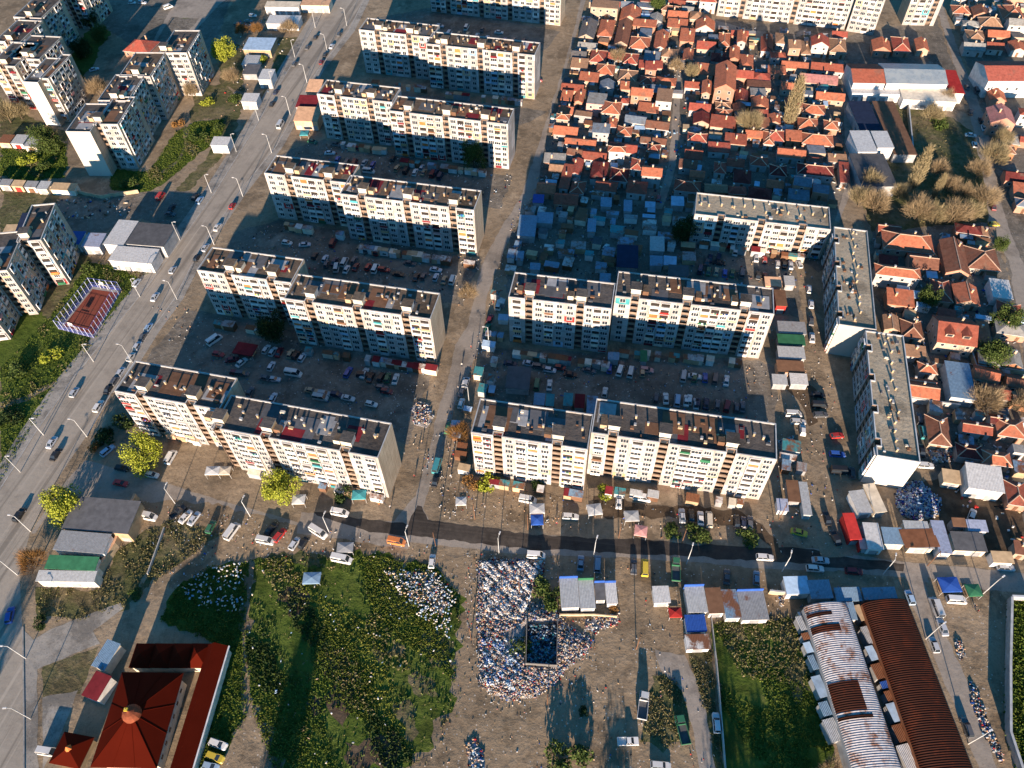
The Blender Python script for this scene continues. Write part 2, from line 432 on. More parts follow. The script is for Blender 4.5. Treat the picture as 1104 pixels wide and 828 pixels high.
# courts between the slabs
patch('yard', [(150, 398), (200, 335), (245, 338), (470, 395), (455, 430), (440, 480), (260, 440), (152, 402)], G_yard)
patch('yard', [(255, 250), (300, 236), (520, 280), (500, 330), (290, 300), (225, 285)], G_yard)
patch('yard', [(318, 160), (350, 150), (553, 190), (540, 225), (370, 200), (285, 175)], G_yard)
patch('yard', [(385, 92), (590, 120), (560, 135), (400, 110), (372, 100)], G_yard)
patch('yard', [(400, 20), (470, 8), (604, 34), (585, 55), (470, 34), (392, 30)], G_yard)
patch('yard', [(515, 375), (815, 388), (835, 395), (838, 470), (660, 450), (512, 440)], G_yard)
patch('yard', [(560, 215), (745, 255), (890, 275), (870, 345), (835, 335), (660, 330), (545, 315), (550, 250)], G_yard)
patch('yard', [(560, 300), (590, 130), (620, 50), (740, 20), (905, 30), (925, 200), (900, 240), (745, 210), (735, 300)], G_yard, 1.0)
patch('yard', [(930, 110), (1000, 110), (1060, 150), (1065, 240), (940, 250), (920, 200)], G_scrub, 1.0)
patch('yard', [(905, 40), (1010, 20), (1035, 90), (1000, 115), (920, 110)], G_yard)
patch('yard', [(940, 250), (1068, 240), (1100, 340), (1104, 600), (1030, 560), (985, 480), (960, 350), (930, 300)], G_yard)
patch('yard', [(1060, -5), (1110, -5), (1110, 560), (1100, 360), (1080, 250), (1062, 130), (1035, 40)], G_yard)
patch('yard', [(970, 530), (1020, 515), (1104, 550), (1104, 600), (985, 585)], G_mud)
# roads
bl = patch('boulevard', None, G_asph, 0, world=[at(*p) for p in BLX+BR[::-1]])
patch('road', [(60, 532), (92, 496), (108, 500), (165, 517), (240, 540), (335, 566), (330, 590), (250, 574), (152, 545), (60, 540), (38, 575), (33, 575)], G_old, 0.2)
patch('earth_lot', [(152, 540), (240, 545), (345, 575), (480, 590), (475, 612), (270, 600), (200, 622), (160, 650), (145, 645), (160, 600), (140, 575)], G_dirt2, 0.8)
patch('road', [(325, 552), (338, 553), (392, 561), (440, 570), (440, 592), (390, 585), (320, 575)], G_old, 0.3)
patch('lane', [(395, 562), (425, 562), (448, 535), (461, 494), (471.6, 443), (483, 410), (490.6, 372), (503, 354), (513, 314), (518.5, 289), (534, 256), (560, 215), (584, 147), (595.6, 109), (609.6, 66), (618.5, 33), (628.6, -10),
               (634, -10), (621, 38), (612, 68.5), (599.5, 106.5), (590, 142), (578, 210), (555, 243), (541, 276), (525, 319), (521, 362), (501, 415), (490.6, 435), (481, 473), (476, 494), (462, 530), (456, 548), (463, 562), (480, 571), (470, 585), (400, 575)], G_old, 0.25)
patch('street', [(380, 572), (392, 560), (440, 568), (468, 567), (555, 576), (664, 582), (760, 588), (830, 592), (888, 592), (960, 604), (1104, 618), (1110, 640), (1060, 636), (976, 624), (925, 618), (830, 613), (753, 606), (664, 601), (555, 597), (437, 584)], G_old, 0.2)
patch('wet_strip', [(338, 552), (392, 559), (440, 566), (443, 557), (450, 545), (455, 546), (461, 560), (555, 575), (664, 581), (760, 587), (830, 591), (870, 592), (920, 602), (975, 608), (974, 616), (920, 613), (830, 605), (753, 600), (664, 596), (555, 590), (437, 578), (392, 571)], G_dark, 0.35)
patch('road', [(976, 616), (978.7, 641), (1022, 745), (1042, 790), (1057, 835), (1078, 835), (1044, 737), (1022, 690), (1000, 640), (995, 616)], G_old, 0.3)
patch('earth_lot', [(1000, 622), (1060, 636), (1080, 640), (1084, 780), (1095, 835), (1078, 830), (1046, 740), (1024, 690), (1003, 640)], G_dirt2, 0.5)
patch('lane', [(866, 560), (869, 510), (866, 443), (880, 412), (868, 357), (857, 290), (862, 278), (890, 300), (893, 360), (910, 420), (898, 455), (904, 537), (920, 600), (885, 600)], G_dirt, 0.4)
patch('road', [(1009, 6), (1027, 66), (1044.6, 114), (1052, 152), (1062, 200), (1067, 248), (1088, 281), (1095, 332), (1100, 357), (1112, 400), (1112, 300), (1104, 286), (1090, 253), (1075, 205), (1070, 165), (1062, 127), (1037, 66), (1019, 13), (1016, -8), (1004, -8)], G_old, 0.3)
patch('alley', [(706, 225), (712, 206), (721, 177), (725, 127), (731, 63), (736, 62), (732, 127), (729, 178), (720, 208), (714, 225)], G_old, 0.2)
patch('alley', [(738, 60), (772, 22), (800, 30), (850, 40), (870, 30), (868, 36), (850, 45), (798, 36), (774, 28), (743, 64)], G_old, 0.2)
patch('alley', [(908, 60), (916, 110), (920, 200), (905, 240), (900, 238), (912, 198), (910, 110), (903, 60)], G_old, 0.2)
# fields and verges at the near side
patch('earth_lot', [(480, 597), (975, 622), (985, 645), (900, 660), (760, 680), (770, 760), (780, 840), (420, 840), (470, 806), (492, 760), (495, 660)], G_dirt2, 0.8)
patch('mud_strip', [(640, 535), (700, 545), (760, 548), (800, 552), (836, 580), (846, 600), (838, 604), (824, 584), (790, 566), (740, 560), (690, 556), (655, 560), (636, 552)], G_mud, 0.8)
patch('worn_strip', [(846, 395), (880, 420), (882, 455), (872, 460), (866, 440), (842, 410)], G_mud, 0.5)
patch('field', [(272, 604), (330, 600), (400, 598), (470, 612), (494, 640), (493, 690), (490, 760), (468, 806), (425, 840), (300, 840), (270, 760), (264, 690)], G_grass, 2.6)
patch('field', [(172, 668), (192, 632), (225, 612), (268, 606), (262, 690), (266, 770), (226, 840), (200, 840), (243, 697), (224, 690)], G_grass, 1.0)
patch('path', [(270, 602), (275, 604), (266, 680), (270, 750), (286, 790), (290, 840), (236, 840), (262, 780), (261, 690)], G_dirt2, 0.3)
patch('verge', [(38, 633), (107, 636), (120, 600), (158, 570), (178, 580), (150, 630), (140, 657), (85, 670), (42, 670)], G_scrub, 0.8)
patch('verge', [(46, 719), (106, 697), (96, 722), (86, 748), (46, 752)], G_scrub, 0.4)
patch('pavement', [(36, 690), (60, 676), (130, 650), (133, 656), (100, 680), (108, 694), (40, 722), (42, 840), (26, 840), (26, 680)], G_pave, 0.2)
patch('pavement', [(46, 752), (84, 744), (62, 800), (46, 830)], G_pave, 0.2)
patch('field', [(768, 672), (850, 664), (868, 690), (885, 760), (905, 840), (778, 840), (775, 760)], G_grass, 0.8)
patch('field', [(1086, 648), (1112, 648), (1112, 840), (1098, 840), (1084, 790)], G_grass, 0.3)
patch('verge', [(703, 728), (722, 722), (735, 745), (746, 775), (740, 800), (715, 812), (690, 800), (700, 770)], G_scrub, 0.8)
patch('track', [(706, 700), (738, 706), (760, 750), (772, 800), (776, 840), (755, 840), (748, 790), (735, 745), (712, 722)], G_old, 0.3)
patch('verge', [(740, 700), (766, 700), (775, 790), (778, 835), (772, 830), (762, 770)], G_scrub, 0.3)
patch('front_yard', [(500, 515), (600, 535), (640, 540), (640, 570), (480, 560), (486, 520)], G_dirt2, 0.4)
patch('soil_patch', [(160, 570), (185, 560), (240, 575), (205, 600), (178, 615), (150, 640), (160, 600)], G_scrub, 0.8)
# kerbs and pavements along the boulevard


def offset(line, d):
    W = [np.array(p) for p in line]; out = []
    for i, p in enumerate(W):
        a, b = W[max(0, i-1)], W[min(len(W)-1, i+1)]; t = (b-a)/np.linalg.norm(b-a); out.append(p+np.array([-t[1], t[0]])*d)
    return out


def strip(name, line, d0, d1, z0, z1, mat):
    A, B = offset(line, d0), offset(line, d1); mb = MB()
    for i in range(len(A)-1):
        mb.prism([A[i], A[i+1], B[i+1], B[i]] if d1 > d0 else [B[i], B[i+1], A[i+1], A[i]], z0, z1, mat, bottom=False)
    o = mb.build(name); o['kind'] = 'structure'; return o


WL = [at(*p) for p in BL[:-1]]; WR = [at(*p) for p in BR[3:-1]]
K_kerb = M('kerb stone', (0.33, 0.31, 0.28))
strip('kerb', WL, 0.0, 0.35, -0.1, 0.16, K_kerb); strip('pavement', WL, 0.36, 5.0, -0.1, 0.12, G_pave)
strip('kerb', WR[3:], -0.35, 0.0, -0.1, 0.16, K_kerb); strip('pavement', WR[4:], -3.2, -0.36, -0.1, 0.10, G_pave)
strip('kerb', [at(*p) for p in BR[:3]], -0.35, 0.0, -0.1, 0.16, K_kerb)
BDIR = WL[4]-WL[3]; BANG = math.atan2((WL[6]-WL[3])[1], (WL[6]-WL[3])[0])
# ------------------------------------------------------------------ apartment slabs
P_white = panel('white wall panels', (0.43, 0.393, 0.37), var=0.45); P_tan = panel('bare concrete panels', (0.46, 0.37, 0.27), (0.22, 0.16, 0.10), 0.12); P_grey = panel('grey wall panels', (0.36, 0.36, 0.36))
P_recess = M('shade toned recess plaster', (0.17, 0.115, 0.082)); P_blank = M('blank rendered end wall', (0.50, 0.455, 0.40), 0.9, 0.06, 0.2)  # recess plaster carries the recess's shade in its colour
DARK = M('loggia shade panel', (0.035, 0.028, 0.024), 0.7)  # dark sheet standing for the shade inside the open loggias
FH = 2.6


def win_mesh(kind, wd, col=None):
    key = ('win', kind, wd, col)
    if key in MATS: return MATS[key]
    m = MB(); h = wd/2; wh = K('white')
    if kind == 'window':          # frame with two sashes and a sill
        m.box(-h, h, -0.06, 0, 0, 1.5, wh, bottom=True); n = 2 if wd < 2.0 else 3
        for i in range(n):
            a = -h+0.09+i*(wd-0.09)/n; m.poly([(a, -0.065, 0.1), (a+(wd-0.09)/n-0.09, -0.065, 0.1), (a+(wd-0.09)/n-0.09, -0.065, 1.41), (a, -0.065, 1.41)], GL)
        m.box(-h-0.1, h+0.1, -0.16, -0.0615, -0.08, -0.01, K('pale_grey'))
    elif kind in ('open', 'hung', 'brick'):   # loggia: slab, parapet, flat panel coloured as the shade inside
        par = K(col) if col else wh
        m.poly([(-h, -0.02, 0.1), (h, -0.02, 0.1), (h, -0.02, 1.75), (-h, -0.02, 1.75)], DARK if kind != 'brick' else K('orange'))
        m.box(-h, h, -0.42, -0.03, -0.9, 0.12, par); m.box(-h-0.06, h+0.06, -0.46, -0.03, 1.75, 1.88, wh)
        for s in (-1, 1): m.box(s*h-0.06, s*h+0.06, -0.44, -0.03, 0.13, 1.74, wh)
        if kind == 'hung':
            r = random.Random(str(key)); x = -h+0.15
            while x < h-0.5:
                q = r.uniform(0.35, 0.8); m.box(x, min(x+q, h-0.1), -0.50, -0.47, -r.uniform(0.1, 0.7), 0.22, K(r.choice(['red', 'blue', 'white', 'teal', 'yellow', 'pink', 'navy', 'dark_red', 'green']))); x += q+r.uniform(0.05, 0.4)
    else:                           # glazed in
        par = K(col) if col else wh
        m.box(-h, h, -0.42, -0.01, -0.9, 0.2, par); m.box(-h, h, -0.40, -0.01, 0.2, 1.5, wh, bottom=False); m.box(-h-0.05, h+0.05, -0.46, -0.01, 1.5, 1.65, wh)
        n = max(3, int(wd/0.8))
        for i in range(n):
            a = -h+0.06+i*(wd-0.06)/n; m.poly([(a, -0.405, 0.28), (a+(wd-0.06)/n-0.08, -0.405, 0.28), (a+(wd-0.06)/n-0.08, -0.405, 1.42), (a, -0.405, 1.42)], GL)
    MATS[key] = m.mesh('balcony' if kind != 'window' else 'window'); return MATS[key]


ACC = ['white']*12+['cream']*5+['pale_grey']*4+['grey', 'tan', 'brown']+['red', 'teal', 'pale_blue', 'pink', 'ochre', 'orange', 'pale_blue', 'light_blue', 'green', 'dark_red', 'peach']
PATCH = ['peach', 'pink', 'red', 'teal', 'light_blue', 'cream', 'ochre', 'white', 'white', 'white', 'pale_blue', 'tan', 'pale_grey', 'grey', 'cream']


def in_frame(p, m=12):
    u, v = proj(*p); return -m < u < 1104+m and -m < v < 828+m


def outline_inset(a, d):
    n = len(a); out = []
    for i in range(n):
        p, q, r = np.array(a[i-1]), np.array(a[i]), np.array(a[(i+1) % n])
        e1, e2 = (q-p)/np.linalg.norm(q-p), (r-q)/np.linalg.norm(r-q)
        n1, n2 = np.array([-e1[1], e1[0]]), np.array([-e2[1], e2[0]]); out.append(tuple(q+(n1+n2)*d))
    return out


def section(root, ox, oy, L, D, h, floors, rec, seed, wall=P_white, roof='dark', end=None, accents=1.0, blank_to=0, side_windows=False, facade=True, stacks=True, sheets=11, lowrise=False):
    """one stretch of a slab in the root's frame: front along x at y=oy, depth towards +y"""
    r = random.Random(seed); mw = root.matrix_world; rw = 2.3; nd_ = 1.3
    W = lambda x, y, z: mw @ Vector((ox+x, oy+y, z))
    cuts = [f*L for f in rec]; out = [(0, 0)]
    for c in cuts: out += [(c-rw/2, 0), (c-rw/2, nd_), (c+rw/2, nd_), (c+rw/2, 0)]
    out += [(L, 0), (L, D), (0, D)]
    a = [(ox+x, oy+y) for x, y in out]; b = outline_inset(a, 0.28); m = MB(); n = len(a)
    for i in range(n):
        j = (i+1) % n
        mt = wall
        x0, x1 = out[i][0], out[j][0]
        if abs(x0-x1) < 1e-6: mt = end or P_tan
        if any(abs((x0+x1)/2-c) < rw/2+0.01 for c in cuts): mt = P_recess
        m.poly([(*a[i], 0), (*a[j], 0), (*a[j], h), (*a[i], h)], mt)
        m.poly([(*a[i], h), (*a[j], h), (*b[j], h), (*b[i], h)], K('pale_grey'))
        m.poly([(*b[i], h), (*b[j], h), (*b[j], h-0.5), (*b[i], h-0.5)], P_grey)
    m.build('wall', root)
    rm = MB(); rm.poly([(*p, h-0.5) for p in b], TAR[roof])
    ro = rm.build('roof', root); zr = h-0.5
    if stacks:
        for c in (() if lowrise else cuts):                         # stair heads
            s = MB(); x = ox+c; s.box(x-1.5, x+1.5, oy+2.0, oy+5.0, zr, zr+2.3, K(r.choice(['tan', 'grey', 'brown', 'cream', 'tan'])), bottom=False); s.poly([(x-1.49, oy+1.996, zr+0.05), (x+1.49, oy+1.996, zr+0.05), (x+1.49, oy+1.996, zr+2.28), (x-1.49, oy+1.996, zr+2.28)], K('cream')); s.box(x-1.75, x+1.75, oy+1.75, oy+5.3, zr+2.3, zr+2.5, K('grey'), TAR[roof]); s.build('stair_head', root)
            if r.random() < 0.6:
                s = MB(); q = x+r.choice((-1, 1))*r.uniform(2.8, 3.4); s.box(q-0.9, q+0.9, oy+2.2, oy+r.uniform(4, 6), zr, zr+1.6, K(r.choice(['tan', 'cream', 'brown'])), TAR['brown'], False); s.build('roof_shed', root)
        x = 2.0
        while x < L-1:                         # vent stacks
            if lowrise or all(abs(x-c) > 2.6 for c in cuts):
                y = D*0.5+r.uniform(-1.2, 1.5); s = MB(); s.box(ox+x-0.24, ox+x+0.24, oy+y-0.22, oy+y+0.22, zr, zr+1.25, K('tan')); s.box(ox+x-0.33, ox+x+0.33, oy+y-0.3, oy+y+0.3, zr+1.25, zr+1.34, K('grey')); s.build('vent_stack', root)
            x += r.uniform(2.4, 4.6)
        for k in range(sheets):                # repairs of the roofing, sheet by sheet
            x = r.uniform(1, L-6); ww = r.uniform(2.5, 7.0); y0 = r.uniform(0.6, D*0.5); y1 = min(D-0.6, y0+r.uniform(3, 8)); s = MB()
            c = r.choice(['dark_red', 'dark_grey', 'grey', 'grey', 'grey', 'dark_red', 'brown', 'brown', 'dark_grey', 'brown', 'dark_grey'])
            s.box(ox+x, ox+min(x+ww, L-0.6), oy+y0, oy+y1, zr, zr+0.02+0.008*k, K(c), bottom=False); s.build('roofing_sheet', root)
        for k in range(int(L/2.2)):              # odds and ends stored up there
            x = r.uniform(1, L-2); y = r.uniform(1, D-2); s = MB(); s.box(ox+x, ox+x+r.uniform(0.4, 1.4), oy+y, oy+y+r.uniform(0.3, 1.0), zr+0.13, zr+r.uniform(0.3, 0.9), K(r.choice(['tan', 'grey', 'brown', 'brown', 'dark_grey', 'cream']))); s.build('roof_box', root)
    if not facade: return
    fh = (h-1.2)/floors; edges = [0]+[c+s*rw/2 for c in cuts for s in (-1, 1)]+[L]
    for bi in range(0, len(edges), 2):
        x0, x1 = edges[bi]+0.35, edges[bi+1]-0.35; B = x1-x0
        if B < 1.5: continue
        nc = max(1, round(B/3.1)); cw = B/nc
        types = [('w' if (q in (0, nc-1) and nc > 2) or r.random() < 0.25 else 'l') for q in range(nc)]
        for q in range(nc):
            for k in range(floors):
                xc, z = x0+(q+0.5)*cw, 1.35+k*fh
                if not in_frame(W(xc, 0, z)): continue
                t = types[q]; p = r.random()
                if p < 0.20*accents:            # a flat's own insulation render
                    s = MB(); s.box(ox+xc-cw/2+0.02, ox+xc+cw/2-0.02, oy-0.055, oy, z-0.9, z-0.9+fh-0.02, K(r.choice(PATCH)), bottom=True); s.build('insulation_panel', root)
                if t == 'w':
                    o = link('window', win_mesh('window', 1.8 if r.random() < 0.6 else 2.3), root, (ox+xc, oy-0.056, z))
                else:
                    kd = r.choices(['open', 'hung', 'glazed', 'window', 'brick'], [34, 14, 36, 12, 4])[0]; wd = min(cw-0.25, 2.75)
                    if kd == 'window': o = link('window', win_mesh('window', 2.0), root, (ox+xc, oy-0.056, z))
                    else: o = link('balcony', win_mesh(kd, round(wd, 1), r.choice(ACC) if r.random() < accents else 'white'), root, (ox+xc, oy-0.056, z))
    for c in cuts:                              # stair landings inside the recess
        for k in range(floors):
            z = 0.9+k*fh
            if not in_frame(W(c, 0, z)): continue
            key = ('landing',)
            if key not in MATS:
                s = MB(); s.box(-rw/2+0.02, rw/2-0.02, -1.05, -0.9, 0.2, 1.15, M('shade toned landing parapet', (0.25, 0.18, 0.13))); s.poly([(-0.8, -0.01, 0.7), (0.8, -0.01, 0.7), (0.8, -0.01, 2.2), (-0.8, -0.01, 2.2)], GL); MATS[key] = s.mesh('stair_landing')  # parapet colour darkened to hold the stair recess's shade
            link('stair_landing', MATS[key], root, (ox+c, oy+nd_-0.01, z))
    if side_windows:                            # windows in the end wall on the +x side
        for k in range(floors):
            z = 1.5+k*fh
            for y in np.arange(2.5, D-1.5, 3.3):
                if in_frame(W(L, y, z)):
                    link('window' if r.random() < 0.4 else 'balcony', win_mesh('window', 1.5) if r.random() < 0.4 else win_mesh(r.choice(['open', 'glazed', 'hung']), 2.3, r.choice(ACC)), root, (ox+L+0.056, oy+y, z), PI/2)


def slab(label, secs, h, floors, D, group, base=False, **kw):
    """secs: (front left px, front right px, recess fractions) at roof height (at the ground with base=True)"""
    root = None
    for i, (fl, fr, rec, *opt) in enumerate(secs):
        z = 0 if base else h
        A, B = at(*fl, z), at(*fr, z)
        if root is None:
            ang = math.atan2((B-A)[1], (B-A)[0]); root = empty('apartment_block', (A[0], A[1], 0), ang)
            root.matrix_world = Matrix.Translation((A[0], A[1], 0)) @ Matrix.Rotation(ang, 4, 'Z'); tag(root, label, 'apartment block', group); A0 = A
            ex, ey = np.array([math.cos(ang), math.sin(ang)]), np.array([-math.sin(ang), math.cos(ang)])
        k = dict(kw); k.update(opt[0] if opt else {}); hh = k.pop('h', h); L = k.pop('L', (B-A) @ ex)
        section(root, (A-A0) @ ex, (A-A0) @ ey, L, k.pop('D', D), hh, floors, rec, len(label)*31+i, **k)
    return root


HB = 20.8; RL = [0.16, 0.50, 0.83]; RL2 = [0.30, 0.74]; GA = 'eight storey slabs between the boulevard and the lane'
slab('long white slab nearest the boulevard and junction, black felt roof with red sheets', [((229, 461), (407.4, 493.7), [0.02, 0.32, 0.80]), ((123, 421.5), (236, 442), [0.24, 0.72])], HB, 8, 11.6, GA, accents=0.7)
slab('second white slab up the boulevard, facing the yard with the red tarp', [((306, 321.7), (464, 344), [0.17, 0.50, 0.83]), ((212, 291), (312, 308), [0.33, 0.78])], HB, 8, 11.4, GA, roof='brown')
slab('third white slab up the boulevard, junk piled along its brown roof', [((366.3, 208.8), (511, 226.6), [0.16, 0.5, 0.84]), ((284.6, 186.4), (374, 201.5), [0.28, 0.74])], HB, 8, 11.2, GA, roof='brown', sheets=14)
slab('fourth white slab with a leafy tree before its eastern end', [((419, 119.2), (547.6, 134), [0.15, 0.48, 0.80]), ((341.4, 101), (423, 109.5), [0.27, 0.70])], HB, 8, 11.2, GA, roof='brown', end=P_white)
slab('fifth slab, north of the one with the leafy tree, its roof half bare', [((459, 47), (576.6, 59.6), [0.16, 0.5, 0.82]), ((386.6, 31.7), (466, 40), [0.25, 0.68])], HB, 8, 11.2, GA, end=P_white, roof='brown')
slab('white slab cut by the top edge, only its lower storeys in view', [((465, 12.5), (604, 28), [0.14, 0.4, 0.62, 0.86])], HB, 8, 11, GA, base=True)
GB = 'eight storey slabs east of the lane'
slab('sunlit white slab along the wet street, green and red squares on its roof', [((507.6, 466), (633.7, 484.8), [0.23, 0.74]), ((637.5, 466.3), (838, 497.5), [0.12, 0.40, 0.76])], HB, 8, 11.8, GB, accents=0.5)
slab('half shaded slab north of the wet street one, red sheet on its roof', [((548, 320), (659.6, 333), [0.20, 0.70]), ((663, 319), (835, 341.5), [0.13, 0.46, 0.82])], HB, 8, 11.4, GB)
GC = 'five storey slabs east of the yards'
H5 = 13.8
slab('five storey slab facing south, tan roof with a row of vents', [((749, 230.5), (896, 247.5), [0.2, 0.5, 0.8])], H5, 5, 12.5, GC, roof='pale', end=P_white, lowrise=True, sheets=0)
slab('narrow tan roofed slab facing west, upper of the two end to end', [((899, 244), (904.5, 349.6), [0.15, 0.4, 0.65, 0.9])], H5, 5, 11.2, GC, roof='pale', wall=P_grey, end=P_blank, lowrise=True, sheets=0)
slab('narrow tan roofed slab facing west, lower one by the purple rubbish heap', [((933, 356), (945.7, 491), [0.15, 0.4, 0.65, 0.9])], H5, 5, 11.2, GC, roof='pale', wall=P_grey, end=P_blank, lowrise=True, sheets=0)
GD = 'white slabs at the top beyond the red roofs'
slab('broad white slab at the top edge beyond the red roofs', [((772, 17), (910, 32), [0.19, 0.59])], HB, 8, 11, GD, base=True, accents=0.3)
slab('white slab end at the top, just east of the broad one', [((912, 33.5), (941, 38), [])], HB, 8, 11, GD, base=True, accents=0.2)
slab('plain white slab at the top beside the winding eastern road', [((972, 27), (1006, 28), [0.8])], HB, 8, 11, GD, base=True, accents=0.15)
GE = 'stepped blocks west of the boulevard'
RW = dict(side_windows=True, sheets=3, wall=P_white)
BLK = dict(facade=False, wall=P_blank)


def stepped(label, secs):
    slab(label, secs, HB, 8, 20, GE, **RW)


stepped('stepped block west of the boulevard, blank white wall towards the garages', [
    ((70.4, 141.7), (97, 142), [], dict(facade=False, wall=P_blank, side_windows=False)), ((103, 133.7), (127, 133.7), [0.04]), ((105, 108), (138, 108), [0.5]), ((128, 82), (163, 80), [0.5], dict(roof='brown')), ((172, 56.5), (202, 55.5), [0.1])])
stepped('stepped block at the top left corner, brown edged roof', [
    ((-12, 70), (16, 71.5), [0.5]), ((24, 88), (41, 88.5), [], dict(facade=False, wall=P_blank, side_windows=False)), ((42, 84), (52.5, 84), []), ((8, 62), (46, 60), [0.5]), ((-6, 44), (24, 43), [0.5]), ((14, 18), (49, 15), [0.5]), ((60, -14), (86, -16), [0.3])])
stepped('stepped block beside the sports court, brown edged roof', [
    ((17, 261), (44, 258.5), [0.3]), ((-22, 294), (7, 292), [0.5]), ((-60, 322), (-26, 320), [0.5])])
# ------------------------------------------------------------------ houses
TILE = dict(orange=(0.40, 0.135, 0.075), red=(0.32, 0.08, 0.055), rust_red=(0.27, 0.078, 0.05), dark_red=(0.125, 0.028, 0.025), brown=(0.19, 0.085, 0.055), tan=(0.31, 0.18, 0.11), pink=(0.37, 0.165, 0.15), grey=(0.12, 0.115, 0.115), pale_grey=(0.27, 0.26, 0.24), blue_grey=(0.15, 0.18, 0.22))
WALLC = dict(white=(0.40, 0.375, 0.35), cream=(0.36, 0.28, 0.21), peach=(0.38, 0.21, 0.145), grey=(0.32, 0.31, 0.30), pink=(0.50, 0.27, 0.23), bare_brick=(0.36, 0.16, 0.085))


def TL(c): return tile('roof tiles '+c.replace('_', ' '), TILE[c])


def WA(c): return M('house wall '+c.replace('_', ' '), WALLC[c], 0.9, 0.2, 0.5)


K_ridge = M('mortared ridge', (0.52, 0.36, 0.26)); CHIM = None
OCC = []


def small_win():
    if 'smallwin' not in MATS:
        m = MB(); m.box(-0.6, 0.6, -0.05, 0, 0, 1.2, K('white')); m.poly([(-0.5, -0.056, 0.1), (0.5, -0.056, 0.1), (0.5, -0.056, 1.1), (-0.5, -0.056, 1.1)], GL); MATS['smallwin'] = m.mesh('window')
        m = MB(); m.box(-0.5, 0.5, -0.06, 0, 0, 2.1, K('brown')); MATS['door'] = m.mesh('door')
    return MATS['smallwin'], MATS['door']


